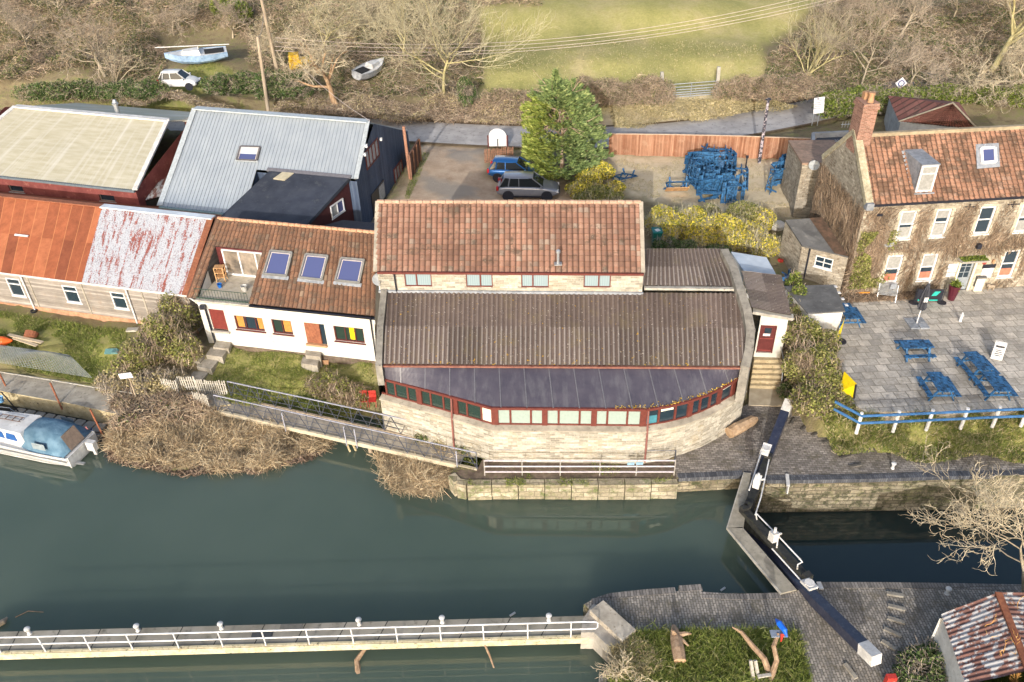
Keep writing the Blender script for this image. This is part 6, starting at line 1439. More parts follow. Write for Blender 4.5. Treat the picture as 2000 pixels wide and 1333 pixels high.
for y in (-.35, .05): mb.bar((3.0, y, 1.57), (4.3, y, 1.55), .03)
for k in range(4): mb.bar((3.1+k*.38, -.35, 1.58), (3.1+k*.38, .05, 1.58), .03)
mb.build('roof_ladder', mflat('brown_ladder', (.12, .07, .05), .7), CR); mb = MB(); mb.box((5.6, .0, 1.2), (.5, .5, .06)); mb.box((4.7, 0, 1.5), (.5, .5, .05)); mb.build('hatch', m_glass, CR)
bows = [(.15, .55, .70), (.45, 1.22, 1.55), (1.35, 1.27, 1.72), (2.1, 1.2, 1.70), (2.75, 1.02, 1.38)]
V = []; 
for i, (x, hw, zt) in enumerate(bows):
    for k in range(9):
        t = -1+k/4; yy = hw*t if i else 1.28*t; e = abs(t)
        z = zt-(zt-.72)*max(0, (e-.62)/.38)**1.2-.05*e; y = math.copysign(min(1.32, abs(yy)*(1 if e < .7 else 1.08)), yy); V.append((x, y, z if not (i == 0) else .74+.0*e))
F = [[i*9+k, i*9+k+1, (i+1)*9+k+1, (i+1)*9+k] for i in range(1, 4) for k in range(8)]+[[k, k+1, 9+k+1, 9+k] for k in (0, 1, 6, 7)]
mk('canopy', V, F, m_can, CR, smooth=True)
mb = MB(); mb.quad(V[2], V[6], V[15], V[11]); mb.build('canopy_window', mflat('hazy_plastic_window', (.26, .2, .16), .15), CR)
mb = MB()
for s in (-1, 1): mb.quad((1.0, s*1.36, 1.0), (1.7, s*1.36, 1.0), (1.7, s*1.33, 1.35), (1.0, s*1.33, 1.35))
mb.build('side_window', mflat('cloudy_side_window', (.25, .3, .33), .2), CR)
mb = MB(); mb.box((-.35, -.35, .55), (.42, .36, .5)); mb.box((-.4, -.35, .1), (.16, .12, .9)); mb.build('outboard_motor', m_gel, CR)
mb = MB(); mb.box((-.02, 0, .42), (.06, 2.6, .62)); mb.build('transom', m_gel, CR)
mb = MB(); mb.bar((-.1, -1.2, .85), (-.1, -.1, .85), .03); mb.bar((-.1, -1.2, .6), (-.1, -1.2, .85), .03); mb.bar((-.1, .9, .2), (-.55, .9, .25), .2, .06); mb.build('stern_rail', m_steel, CR)
m_fend = mflat('blue_fender', (.02, .10, .42), .5)
for x in (.25, 1.6, 2.9, 5.2):
    mb = MB(); y = -1.5 if x < 4 else -1.38; mb.lathe((x, y, .05), [(.02, 0), (.11, .08), (.12, .4), (.03, .52), (.015, .75)], 8); mb.build('fender', m_fend, CR)
mb = MB()
for s in (-1, 1):
    pts_ = [(4.3, s*1.36, .85), (4.6, s*1.3, 1.3), (6.2, s*.95, 1.42), (7.4, s*.15, 1.5)]; mb.tube(pts_, .018, 5)
    for q in pts_[1:]: mb.cyl((q[0], q[1], .8), q, .015, n=4)
mb.build('bow_rail', m_steel, CR)
mb = MB(); mb.box((.35, -1.2, .95), (.25, .02, .16), np.array(Matrix.Rotation(.5, 3, 'Y'))); mb.build('ensign', mflat('red_white_flag', (.5, .2, .2), .8), CR)
sn, sf = P(128, 893, .95), P(182, 838, .95); sc_ = (sn+sf)/2; d_ = P(0, 866, .78)-P(127, 893, .72); CR.location = (*sc_[:2], 0); CR.rotation_euler = (0, 0, math.atan2(d_[1], d_[0])); kk = float(np.linalg.norm(sn-sf)/2.76); CR.scale = (kk*1.4, kk, kk*1.35)
# ------------------------------------------------------------------ old sailing boats on the bank
m_pbl = mnoise('faded_sky_blue_hull', (.22, .34, .52), (.32, .45, .62), 3, .6, c3=(.09, .10, .13), bump=0)
def oldboat(name, label, pc, ln, rz, roll, mh, cat='boat', mast=True):
    t = thing(name, label, cat, (0, 0, 0)); k = ln/5.4
    hull([(-2.6*k, .75*k, .1, .8), (-1.4*k, .98*k, -.1, .78), (0, 1.02*k, -.15, .8), (1.4*k, .75*k, 0, .9), (2.3*k, .3*k, .3, 1.0), (2.75*k, .02, .6, 1.08)], mh, t)
    V = [(x*k, -y*k, z) for x, y, z in [(-2.58, .7, .74), (-1.4, .93, .72), (0, .97, .74), (1.4, .7, .84), (2.7, .02, 1.02)]]; V = V+[(a, -b, c) for a, b, c in V]
    mk('deck', V, [[i, i+1, 6+i, 5+i] for i in range(4)], m_gel, t)
    mb = MB(); mb.hexa([(-.3*k, -.6*k, .72), (1.4*k, -.4*k, .8), (1.4*k, .4*k, .8), (-.3*k, .6*k, .72), (-.2*k, -.45*k, 1.12), (1.1*k, -.32*k, 1.1), (1.1*k, .32*k, 1.1), (-.2*k, .45*k, 1.12)]); mb.build('cabin', m_gel, t)
    mb = MB(); mb.box((-1.5*k, 0, .765), (1.7*k, 1.1*k, .04)); mb.build('cockpit', m_dark, t)
    mb = MB(); mb.box((.2, 0, -.25), (1.0, .1, .35)); mb.build('keel', m_black, t)
    if mast: mb = MB(); mb.cyl((-2.9*k, .3, 1.3), (3.4*k, -.3, 1.55), .045, n=6); mb.bar((-.2, 0, .9), (-.2, 0, 1.4), .05); mb.build('lowered_mast', m_wpaint_old, t)
    t.location = [float(v) for v in pc]; t.rotation_euler = (roll, 0, rz); return t
p = G(388, 128); a, b = P(338, 118, p[2]), P(440, 106, p[2]); oldboat('old_sailing_boat', 'old pale blue sailing boat with lowered mast laid up on the bank', (p[0], p[1]+.3, p[2]+.35), 5.6, ang(b, a)+.0, -.1, m_pbl)
p = G(722, 150); oldboat('derelict_boat', 'grey white derelict boat half hidden in the brambles behind the lane', (p[0], p[1], p[2]+.2), 4.2, 1.05, .25, mnoise('grey_derelict_hull', (.28, .29, .31), (.45, .46, .47), 4, .7, c3=(.1, .1, .1)), mast=False)
p = G(590, 133); t = thing('yellow_digger_scrap', 'rusting yellow machine body half hidden in scrub behind the lane', 'machine', p); mb = MB(); M_ = np.array(Matrix.Rotation(.2, 3, 'Z')); mb.box(p+np.array([0, 0, .5]), (2.2, 1.2, .8), M_); mb.box(p+np.array([-.6, 0, 1.1]), (.9, 1.1, .5), M_); mb.bar(p+np.array([1, 0, .9]), p+np.array([2.2, -.3, .3]), .2); mb.build('body', mnoise('chipped_yellow', (.50, .30, .02), (.62, .40, .03), 5, .7, c3=(.2, .1, .04)), t); mb = MB(); mb.box(p+np.array([1.9, 0, .35]), (1.1, 1.0, .6)); mb.build('engine_block', m_black, t)
# ------------------------------------------------------------------ lock gates
ZB = 1.75
apx = P(1462, 1022, ZB)
def leaf(label, quoin, apex, endp, capp, walk, rails, paddle, zc):
    t = thing('lock_gate', label, 'lock gate', (*quoin[:2], 0), 'lock gates')
    # gate leaf of upright planks under the beam
    g_ = W(quoin[:2], apex[:2], -3.); mb = MB(); n = 14
    for k in range(n): g_.box(mb, g_.L*k/n+.006, g_.L*(k+1)/n-.006, .0, 4.3, -.12, .0)
    g_.box(mb, 0, g_.L, 1.5, 1.75, -.3, -.12); g_.box(mb, 0, g_.L, 4.05, 4.35, -.3, .05); g_.box(mb, -.15, .15, 0, 4.5, -.3, .05); g_.box(mb, g_.L-.15, g_.L+.12, 0, 4.5, -.3, .05)
    mb.build('gate_leaf', mnoise('wet_black_timber', (.02, .02, .022), (.045, .045, .04), 5, .6, c3=(.05, .06, .02)), t)
    mb = MB(); a, b = np.array(apex), np.array(endp); d = unit(b-a); mb.bar(a, b-d*.75, .42, .46); mb.build('balance_beam', m_blackbeam, t)
    mb = MB(); mb.bar(b-d*.745, b, .44, .48); mb.build('beam_end', m_wpaint_old, t)
    mb = MB(); mb.box(np.array(capp)+up*.26, (.6, .42, .12), np.stack([d, np.cross(up, d), up], 1)); mb.cyl(np.array(capp)+up*.3, np.array(capp)+up*.38, .2, n=10); mb.build('collar_plate', m_wpaint_old, t)
    c_ = np.array(paddle); mb = MB(); mb.box(c_+up*.45, (.34, .3, .5), np.stack([d, np.cross(up, d), up], 1)); mb.cyl(c_+up*.7, c_+up*.95, .06, n=8); mb.bar(c_+up*.5, c_+up*.5+np.array([.35, .1, 0]), .06); mb.build('paddle_gear', m_wpaint_old, t)
    mb = MB(); q = [P(x, y, zc) for x, y in walk]; nn = len(q)
    mb.prism([tuple(v[:2]) for v in q], zc-.09, zc); mb.build('walkway', mnoise('walkway_boards', (.26, .24, .19), (.36, .33, .27), 3, .85, c3=(.2, .18, .15), sc=(1, 1, 1)), t)
    mb = MB(); mb.bar(q[0]-up*.05, q[-1]-up*.05, .05, .14); mb.build('walkway_edge', m_conc_light, t)
    mb = MB()
    for rl in rails: mb.tube([P(*p) for p in rl], .032, 6)
    mb.build('handrail', m_wpaint, t); return t
leaf('north lock gate with black balance beam reaching up the quay', P(1487, 930, 0), P(1447, 1027, 0), P(1541, 786, 2.15), P(1494, 886, 1.95), [(1453, 923), (1467, 924), (1452, 1032), (1420, 1031)],
     [[(1487, 883, 2.2), (1463, 958, 2.2)], [(1502, 898, 2.1), (1486, 972, 2.0), (1475, 1006, 2.0)]], P(1476, 955, 1.95), 1.12)
SBm = bpy.data.objects
o = [q for q in COL.objects if q.name.startswith('lock_gate')]
for p in ([],): pass
def set_beam(t, a, b): pass
leaf('south lock gate with long black balance beam ending in a white block', P(1570, 1165, 0), P(1450, 1032, 0), P(1712, 1290, 2.05), P(1578, 1150, 1.95), [(1420, 1031), (1450, 1030), (1556, 1152), (1526, 1159)],
     [[(1477, 1006, 1.9), (1478, 1015, 1.4)], [(1477, 1003, 2.2), (1520, 1047, 2.3), (1562, 1092, 2.3), (1567, 1098, 2.2), (1558, 1103, 2.0), (1557, 1112, 1.7)], [(1520, 1047, 2.3), (1517, 1070, 1.7)], [(1508, 1072, 2.05), (1572, 1143, 2.05)]], P(1508, 1062, 1.9), 1.12)
# ------------------------------------------------------------------ island
isl = polyP([(1140, 1181), (1163, 1168), (1190, 1161), (1250, 1154), (1318, 1149), (1319, 1155), (1325, 1155), (1326, 1146), (1369, 1143), (1370, 1158), (1420, 1161), (1480, 1161), (1548, 1157), (1600, 1139), (1700, 1139), (1870, 1141), (2300, 1150), (2300, 1700), (1150, 1700), (1170, 1320), (1238, 1262)], ZQ)
mb = MB(); mb.prism(isl, -3.2, ZQ, side=1); settag(mb.build('island_pavement', [m_sett2, m_quay], origin=(0, 0, 0)), kind='structure', label='brick paved island between the river and the lock')
edge = polyP([(1155, 1172), (1190, 1161), (1250, 1154), (1318, 1149)], ZQ); edge2 = polyP([(1326, 1146), (1369, 1143)], ZQ); edge3 = polyP([(1370, 1158), (1420, 1161), (1480, 1161), (1540, 1158)], ZQ); edge4 = polyP([(1600, 1139), (1700, 1139), (1870, 1141), (2200, 1148)], ZQ)
mb = MB()
for e in (edge, edge2, edge3, edge4):
    for a, b in zip(e[:-1], e[1:]):
        d = unit(np.array(b)-np.array(a)); n = np.array([-d[1], d[0]]); mb.prism([tuple(np.array(a)+n*.03), tuple(np.array(a)-n*.27), tuple(np.array(b)-n*.27), tuple(np.array(b)+n*.03)], ZQ-.3, ZQ+.02)
m_cope2 = mbrick('grey_brick_coping', (.15, .14, .13), (.24, .22, .20), (.07, .065, .055), .13, .6, .012, bump=.4)
settag(mb.build('island_coping', m_cope2, origin=(0, 0, 0)), kind='structure')
gr_i = polyP([(1238, 1236), (1310, 1234), (1500, 1232), (1558, 1238), (1568, 1275), (1582, 1333), (1590, 1420), (1170, 1420), (1195, 1310), (1225, 1280)], ZQ)
gr_j = polyP([(1860, 1215), (1830, 1250), (1800, 1285), (1770, 1310), (1755, 1400), (2100, 1400), (2100, 1180)], ZQ)
m_turf = mnoise('rank_turf', (.12, .155, .035), (.19, .22, .05), 4, .95, c3=(.16, .15, .06), bump=.6)
for pl in (gr_i, gr_j):
    mb = MB(); mb.prism(pl, ZQ-.2, ZQ+.05); settag(mb.build('turf', m_turf, origin=(0, 0, 0)), kind='structure')
mb = MB(); q = [P(1138, 1212, ZQ), P(1158, 1182, ZQ), P(1175, 1186, ZQ), P(1242, 1252, ZQ), P(1212, 1262, ZQ), P(1188, 1265, ZQ), P(1160, 1238, ZQ), P(1135, 1238, ZQ)]
mb.prism([tuple(v[:2]) for v in q], -1.5, ZQ+.07); settag(mb.build('landing_slab', mnoise('landing_slab', (.30, .28, .25), (.42, .39, .34), 2, .9, c3=(.18, .165, .14))), 'pale concrete landing slab joining the weir walkway to the island', 'slab')
mb = MB(); a, b = P(1165, 1187, ZQ+.2), P(1228, 1245, ZQ+.2); mb.bar(a, b, .75, .3); settag(mb.build('concrete_block', mnoise('stained_block', (.36, .32, .26), (.48, .43, .35), 3, .9, c3=(.18, .15, .11))), 'long tan concrete block lying across the landing slab', 'block')
# weir walkway -----------------------------------------------------------------
ZW = .70
wt0, wt1, wb0, wb1 = P(-60, 1236, ZW), P(1150, 1203, ZW), P(-60, 1277, ZW), P(1150, 1243, ZW)
WW = thing('weir_walkway', 'long concrete walkway across the water with white tubular railing at the bottom of the scene', 'walkway', (*((wt0+wb1)/2)[:2], 0))
mb = MB(); mb.prism([tuple(v[:2]) for v in (wb0, wb1, wt1, wt0)], ZW-.3, ZW); mb.build('deck', mnoise('walkway_concrete', (.22, .205, .165), (.30, .28, .235), 1.2, .9, c3=(.15, .14, .11)), WW)
mb = MB(); dx = unit(wb1-wb0); ny_ = np.array([dx[1], -dx[0], 0]); mb.bar(wb0+ny_*.05-up*.14, wb1+ny_*.05-up*.14, .12, .34); mb.bar(wb0+up*.02, wb1+up*.02, .1, .05)
mg_ = mnoise('stained_cream_edge', (.46, .40, .25), (.60, .54, .38), 4, .9, c3=(.05, .045, .03)); mb.build('edge_beam', mg_, WW)
mb = MB()
for k in range(15): x = 15+k*80; a = P(x+22, np.interp(x+22, [0, 1150], [1234.5, 1203]), ZW+.004); b = P(x, np.interp(x, [0, 1150], [1275.5, 1243]), ZW+.004); mb.bar(a, b, .035, .006)
mb.build('deck_joint', m_dark, WW)
mb = MB(); a = P(512, 1240, ZW+.012); mb.box(a, (.85, .33, .015)); mb.build('grip_mat', m_grip, WW)
mb = MB(); mb.box(a+np.array([1.1, .32, 0]), (.9, .3, .01)); mb.build('grip_mat', mflat('worn_grip_mat', (.13, .125, .11), .9), WW)
mb = MB(); r_top, r_mid = .98, .52; bx = [3, 90, 178, 260, 350, 436, 520, 605, 691, 777, 862, 945, 1031, 1115]
rl = lambda x, h: P(x, np.interp(x, [0, 1150], [1276.5, 1244.5]), ZW)+up*h
for x in bx: p = rl(x, -.05); pq = MB(); pq.cyl(p, p+up*(r_top+.05), .03, n=8); pq.build('post', m_wpaint, WW)
pq = MB(); pts_ = [rl(-50, r_top), rl(300, r_top), rl(700, r_top), rl(1140, r_top), rl(1163, r_top-.02), rl(1166, r_top-.1), rl(1166, r_mid+.1), rl(1163, r_mid+.02), rl(1140, r_mid), rl(700, r_mid), rl(300, r_mid), rl(-50, r_mid)]; pq.tube(pts_, .033, 8); pq.build('handrail', m_wpaint, WW)
def mushroom(label, grp='white mooring bollards'):
    return None
mb = MB(); mb.lathe((0, 0, 0), [(.10, 0), (.075, .05), (.07, .24), (.11, .27), (.125, .31), (.11, .35), (.04, .38)], 14)
moor = mb.build('mooring_bollard', mnoise('chalky_white', (.55, .55, .54), (.64, .64, .63), 6, .6, c3=(.3, .29, .28)), origin=(0, 0, 0)); GMB = 'white mooring bollards along the weir walkway'
labs = ['white mooring bollard at the far left end of the weir walkway', 'second white mooring bollard from the left on the weir walkway', 'white mooring bollard just left of the dark grip mats', 'white mooring bollard just right of the dark grip mats', 'second white mooring bollard from the island on the weir walkway', 'white mooring bollard nearest the island end of the weir walkway']
for i, (x, y) in enumerate([(58, 1238), (270, 1232), (433, 1228), (702, 1220), (864, 1216), (1072, 1212)]):
    o = moor if i == 0 else copy_tree(moor, label=labs[i]); settag(o, labs[i], 'bollard', GMB); o.location = P(x, y, ZW)
for x, y, lab in ((1743, 915, 'white mooring bollard on the north quay beside the lower chamber'), (1849, 1160, 'white mooring bollard on the island by the rusty shed')):
    o = copy_tree(moor, label=lab); o['group'] = 'white bollards beside the lock'; o.location = P(x, y, ZQ)
mb = MB(); a, b = P(1537, 928, ZQ), P(1538, 948, ZQ); mb.bar(a+up*.04, b+up*.04+np.array([0, -.1, 0]), .16, .06); mb.bar(b+up*.04+np.array([0, -.1, 0]), b+np.array([0, -.12, -.4]), .16, .06); settag(mb.build('ladder_top', m_wpaint_old), 'white ladder top on the north lock wall', 'ladder')
mb = MB(); a, b = P(1598, 1139, ZQ), P(1604, 1153, ZQ); mb.bar(a+up*.05, b+up*.05, .18, .06); settag(mb.build('ladder_top', m_wpaint_old), 'white ladder top on the island edge beside the south gate', 'ladder')
# footholds
GF = 'raised brick footholds around the balance beams'; m_fh = mnoise('dark_brick_tread', (.07, .065, .06), (.15, .14, .125), 6, .9)
for i, (x, y, x2, y2) in enumerate([(1544, 830, 1551, 819), (1565, 842, 1577, 831), (1587, 852, 1603, 843), (1607, 866, 1624, 857), (1625, 881, 1645, 873), (1641, 896, 1664, 889), (1659, 912, 1682, 908)]):
    a, b = P(x, y, ZQ+.04), P(x2, y2, ZQ+.04); mb = MB(); mb.bar(a, b, .12, .1); settag(mb.build('foothold', m_fh), 'dark raised brick foothold in the curved row on the north quay', 'foothold', GF)
m_fh2 = mnoise('pale_brick_tread', (.22, .20, .17), (.30, .28, .24), 6, .9)  # paler brick tone for the island footholds
for i, (x, y, x2, y2) in enumerate([(1731, 1159, 1764, 1164), (1734, 1183, 1768, 1191), (1733, 1207, 1767, 1217), (1726, 1228, 1760, 1243), (1722, 1252, 1750, 1270), (1650, 1297, 1672, 1326)]):
    a, b = P(x, y, ZQ+.04), P(x2, y2, ZQ+.04); mb = MB(); mb.bar(a, b, .15, .11); settag(mb.build('foothold', m_fh2), 'raised brick foothold in the row on the island beside the south beam', 'foothold', 'raised brick footholds on the island')
mb = MB(); a, b = P(1424, 846, ZQ+.28), P(1470, 821, ZQ+.3); mb.tube([a, a*.7+b*.3+up*.03, a*.3+b*.7, b, b+np.array([.25, .05, .05])], [.30, .33, .3, .27, .12], 9); settag(mb.build('stump_log', mnoise('bare_log', (.30, .20, .12), (.44, .32, .21), 4, .85, c3=(.2, .13, .08), bump=.8)), 'short thick bare log lying against the curved stone wall', 'log')
# ------------------------------------------------------------------ ledge rails
LR = thing('ledge_railing', 'three rail white fence standing on the river ledge', 'railing', P(1130, 930, .93)); m_lr = mflat('lilac_white_rail', (.56, .53, .58), .5)
xs_ = [947, 1020, 1094, 1171, 1242, 1316]; bas = [P(x, 929, .93) for x in xs_]
for h in (.98, .60, .24): mb = MB(); mb.bar(bas[0]+up*h, bas[-1]+up*h, .05, .05); mb.build('rail', m_lr, LR)
for p in bas: mb = MB(); mb.bar(p, p+up*1.02, .05); mb.build('post', mflat('grey_post', (.30, .28, .26), .7), LR)
p = P(1237, 905, 1.3); 
for dx_ in (-.2, .22):
    mb = MB(); q = bas[4]+np.array([dx_-.1, -.04, .82]); mb.box(q, (.34, .02, .17)); mb.build('sign_plate', mflat('pale_blue_plate', (.22, .36, .48), .5), LR)
L2 = thing('wire_railing', 'thin dark railing between the ledge and the stone building', 'railing', P(1170, 905, .93)); 
b2 = [P(x, y, .93) for x, y in ((1029, 902), (1100, 902), (1176, 903), (1317, 905))]; rail_px = [P(968, 903, .93)]+b2
for p in b2: mb = MB(); mb.bar(p, p+up*.85, .05); mb.build('post', m_zincrail, L2)
mb = MB(); mb.tube([q+up*.82 for q in rail_px], .015, 5); mb.build('rail', m_zincrail, L2)
# ------------------------------------------------------------------ footbridge
FB = thing('footbridge', 'narrow footbridge with grey lattice railings leading from the garden to the ledge', 'bridge', (*P(660, 850, .9)[:2], .9))
n0, n1 = P(426, 803, .95), P(932, 917, .95); f0, f1 = P(452, 776, .95), P(958, 890, .95)
d_ = unit(n1-n0); wv = f0-n0; f1 = n1+wv*1.0; f0 = n0+wv
mb = MB(); mb.prism([tuple(v[:2]) for v in (n0, n1, f1, f0)], .83, .93); mb.build('deck', mnoise('bridge_deck', (.26, .23, .19), (.38, .34, .28), 2, .85, c3=(.18, .15, .12)), FB)
mb = MB(); mb.bar(n0+up*-.08, n1+up*-.08, .14, .24); mb.build('side_beam', mnoise('pale_side_beam', (.40, .35, .26), (.50, .45, .34), 4, .85, c3=(.2, .18, .13)), FB)
mb = MB(); mb.bar(f0+up*-.08, f1+up*-.08, .12, .24); mb.build('side_beam', m_woodb, FB)
m_br = mnoise('bluish_grey_rail', (.24, .25, .31), (.36, .37, .43), 8, .5)
for s, (a, b) in enumerate(((n0, n1), (f0, f1))):
    L_ = np.linalg.norm(b-a); K = 16
    top = MB(); top.bar(a+up*1.1, b+up*1.1, .05, .05); top.build('top_rail', m_br, FB)
    mb = MB(); mb.bar(a+up*.35, b+up*.35, .025); mb.bar(a+up*.72, b+up*.72, .02)
    for k in range(K):
        p = lerp(a, b, k/K); q = lerp(a, b, (k+.5)/K); r_ = lerp(a, b, (k+1)/K); mb.bar(p+up*.02, q+up*1.08, .03); mb.bar(q+up*1.08, r_+up*.02, .03)
        if k % 2 == 0: mb.bar(p, p+up*1.1, .035)
    mb.bar(b, b+up*1.1, .04); mb.build('lattice_rail', m_zincrail, FB)
mb = MB(); e_ = f1+up*1.1; mb.tube([e_, e_+d_*.5+up*0, e_+d_*.9-up*.5, e_+d_*1.0-up*1.15], .03, 6); mb.tube([e_-up*.3, e_+d_*.4-up*.3, e_+d_*.7-up*.7, e_+d_*.8-up*1.15], .03, 6); mb.build('end_rail', m_zincrail, FB)
for k in (.28, .52, .56, .93):
    p = lerp(n0, n1, k); mb = MB(); mb.bar(p+ny_*.12+up*1.0, p+ny_*.12-up*.5 if k > .9 else p+ny_*.12-up*.3, .05); mb.build('support_post', m_br, FB)
for k in (.33, .6): 
    p = lerp(n0, n1, k); mb = MB(); mb.cyl((p[0], p[1]+.5, .9), (p[0], p[1]+.5, -2.5), .13, n=8); mb.build('pier', m_woodb, FB)
for i, (x, y, x2, y2) in enumerate(((668, 845, 685, 886), (680, 850, 697, 884))):
    mb = MB(); mb.bar(P(x, y, .9), P(x2, y2, -.1), .08); settag(mb.build('driven_stake', m_conc_yel), 'pale timber stake driven into the water beside the footbridge', 'stake', 'pale stakes by the footbridge')
# picket fences ----------------------------------------------------------------
def picket(name, label, pts, z, n, h, mat, wd=.07, gap_mat=None, group=None, lean=0.):
    t = thing(name, label, 'fence', (*pts[0][:2], z), group); d = np.r_[0, np.cumsum([np.linalg.norm(np.array(b)-np.array(a)) for a, b in zip(pts[:-1], pts[1:])])]
    r = random.Random(n); mb = MB()
    for k in range(n):
        s = d[-1]*(k+.5)/n; i = min(len(pts)-2, int(np.searchsorted(d, s))-1 if s > 0 else 0); i = max(0, i); f = (s-d[i])/(d[i+1]-d[i]); p = np.array([*lerp(pts[i][:2], pts[i+1][:2], f), z])
        tn = unit(np.array([*(np.array(pts[i+1][:2])-np.array(pts[i][:2])), 0])); hh = h*r.uniform(.93, 1.05); l_ = tn*r.uniform(-.03, .03)
        mb.bar(p, p+up*hh+l_, wd, .02, up=np.cross(tn, up)); 
    mb.build('pickets', mat, t); 
    for hz in (.22, .72):
        mb = MB()
        for a, b in zip(pts[:-1], pts[1:]): nn = unit(np.array([b[1]-a[1], -(b[0]-a[0]), 0])); mb.bar((a[0], a[1], z+h*hz)+nn*-.04, (b[0], b[1], z+h*hz)+nn*-.04, .04, .06)
        mb.build('rail', mat, t)
    return t
picket('picket_fence', 'bleached picket fence across the end of the cottage garden', [P(320, 766, 1.05), P(350, 770, 1.05), P(352, 763, 1.05), P(386, 762, 1.05), P(388, 768, 1.05), P(446, 771, 1.05)], 1.05, 34, .95, m_picket)
picket('garden_gate', 'open white picket gate leaning at the end of the footbridge', [P(382, 792, .95), P(412, 800, .95)], .95, 9, 1.0, m_picket, .06)
picket('picket_fence', 'short brown picket fence behind the blue car next to the arched sign', [P(946, 320, 3.9), P(965, 318, 3.9), P(1003, 314, 3.9)], 3.9, 17, 1.15, m_picket_b, .09)
# towpath pipe rail
mb = MB(); tr = [P(-100, 715, 1.2), P(0, 727, 1.2), P(100, 743, 1.2), P(190, 758, 1.2), P(260, 769, 1.2), P(330, 773, 1.2), P(388, 771, 1.2)]; mb.tube(tr, .035, 6)
for q in tr[1::1]: mb.cyl((q[0], q[1], .9), q, .025, n=5)
settag(mb.build('edging_rail', m_conc_light), 'low pale pipe rail along the land side of the towpath', 'railing')
SN = thing('white_notice', 'small white notice on a post above the towpath', 'sign', P(268, 780, 1.)); b = P(268, 782, 1.); mb = MB(); mb.cyl(b, b+up*1.7, .04, n=6); mb.build('post', m_pole, SN); mb = MB(); mb.box(b+np.array([-.1, -.06, 1.75]), (.72, .03, .34), np.array(Matrix.Rotation(-.12, 3, 'Y'))); pl_ = mb.build('panel', m_wpaint, SN)
mb = MB(); 
for k in range(3): mb.box(b+np.array([-.1, -.08, 1.83-.08*k]), (.5-.1*k, .01, .03))
mb.build('lettering', mflat('grey_lettering', (.2, .2, .22), .6), pl_)
# pontoon + poles + bucket
mb = MB(); pon = polyP([(-200, 760), (40, 793), (215, 826), (207, 862), (185, 862), (-200, 800)], .3)
PN = thing('pontoon', 'low grey pontoon of rounded floating slabs between the towpath wall and the cruiser', 'pontoon', (*np.mean(pon, 0), 0)); mb.prism(pon, -.2, .16); mb.build('frame', m_dark, PN)
aa, bb, cc_ = P(36, 795, .3), P(212, 828, .3), P(20, 814, .3); mb = MB()
dxp = (bb-aa); Lp_ = np.linalg.norm(dxp); dxp /= Lp_; dyp = np.array([dxp[1], -dxp[0], 0])
mslab = mnoise('pontoon_slab', (.26, .235, .20), (.35, .32, .27), 3, .85)
for i in range(9):
    for j in range(2):
        c_ = aa+dxp*((i+.5)*Lp_/9)+dyp*(.38+j*.78)+dxp*(j*.25); mb = MB(); wq, hq = Lp_/9*.42, .33; pl = []
        for ax, ay in ((-1, -1), (1, -1), (1, 1), (-1, 1)):
            for k in range(3): t = math.atan2(ay, ax)+(-.5+k*.5)*(math.pi/2)*.8; pl.append(tuple((c_+dxp*(ax*(wq-.1)+.1*math.cos(t))+dyp*(ay*(hq-.1)+.1*math.sin(t)))[:2]))
        mb.prism(pl, .1, .3); mb.build('float_slab', mslab, PN)
for i, (x, y, x2, y2, lab) in enumerate(((207, 862, 176, 800, 'leaning rusty steel pole at the end of the pontoon'), (118, 792, 98, 748, 'leaning rusty pole on the towpath edge'), (12, 756, -6, 720, 'leaning rusty pole at the far left of the towpath'))):
    z0, z1 = (-.3, 2.) if i == 0 else (.9, 2.3); mb = MB(); a = P(x, y, max(z0, 0)); b = P(x2, y2, z1); mb.cyl(a-up*.3, b, .05, n=8); settag(mb.build('mooring_pole', m_rust), lab, 'pole')
hb = thing('bucket_frame', 'light blue bucket hanging from a small black frame at the left river edge', 'bucket', P(15, 800, .3)); p = P(18, 804, .3); mb = MB(); mb.bar(p+np.array([-.5, 0, 0]), p+np.array([-.35, .1, 1.3]), .05); mb.bar(p+np.array([.5, 0, 0]), p+np.array([.0, .1, 1.3]), .05); mb.bar(p+np.array([-.35, .1, 1.3]), p+np.array([.0, .1, 1.3]), .05); mb.build('frame', m_black, hb); mb = MB(); mb.lathe(p+np.array([-.12, -.05, .75]), [(.13, 0), (.18, .32), (.16, .32), (.1, .1)], 12); mb.build('bucket', mflat('light_blue_plastic', (.16, .36, .60), .4), hb)
# mesh covered bed
mb = MB(); NU, NV_ = 44, 22
def msh(u, v): q = lerp(P(-60, 672, 1.6), P(135, 700, 1.5), u)*(1-v)+lerp(P(-60, 705, 1.35), P(182, 745, 1.25), u)*v; return q+up*(.25+.25*math.sin(u*9+v*3)*math.sin(v*math.pi)+.3*math.sin(v*math.pi))
for i in range(NU+1): mb.tube([msh(i/NU, v) for v in np.linspace(0, 1, 8)], .010, 3)
for j in range(NV_+1): mb.tube([msh(u, j/NV_) for u in np.linspace(0, 1, 16)], .010, 3)
settag(mb.build('wire_netting', mflat('grey_netting', (.26, .28, .28), .6)), 'grey wire netting draped over the bed beside the towpath', 'netting')
p = G(2, 676); mb = MB(); mb.tube([p+np.array([-2., .0, .2]), p+np.array([-1, 0, .3]), p+np.array([.3, .05, .3]), p+np.array([.75, .1, .3])], [.1, .36, .3, .05], 10); settag(mb.build('kayak', mflat('orange_plastic', (.72, .12, .02), .4)), 'bright orange kayak tip at the left edge of the garden', 'kayak')
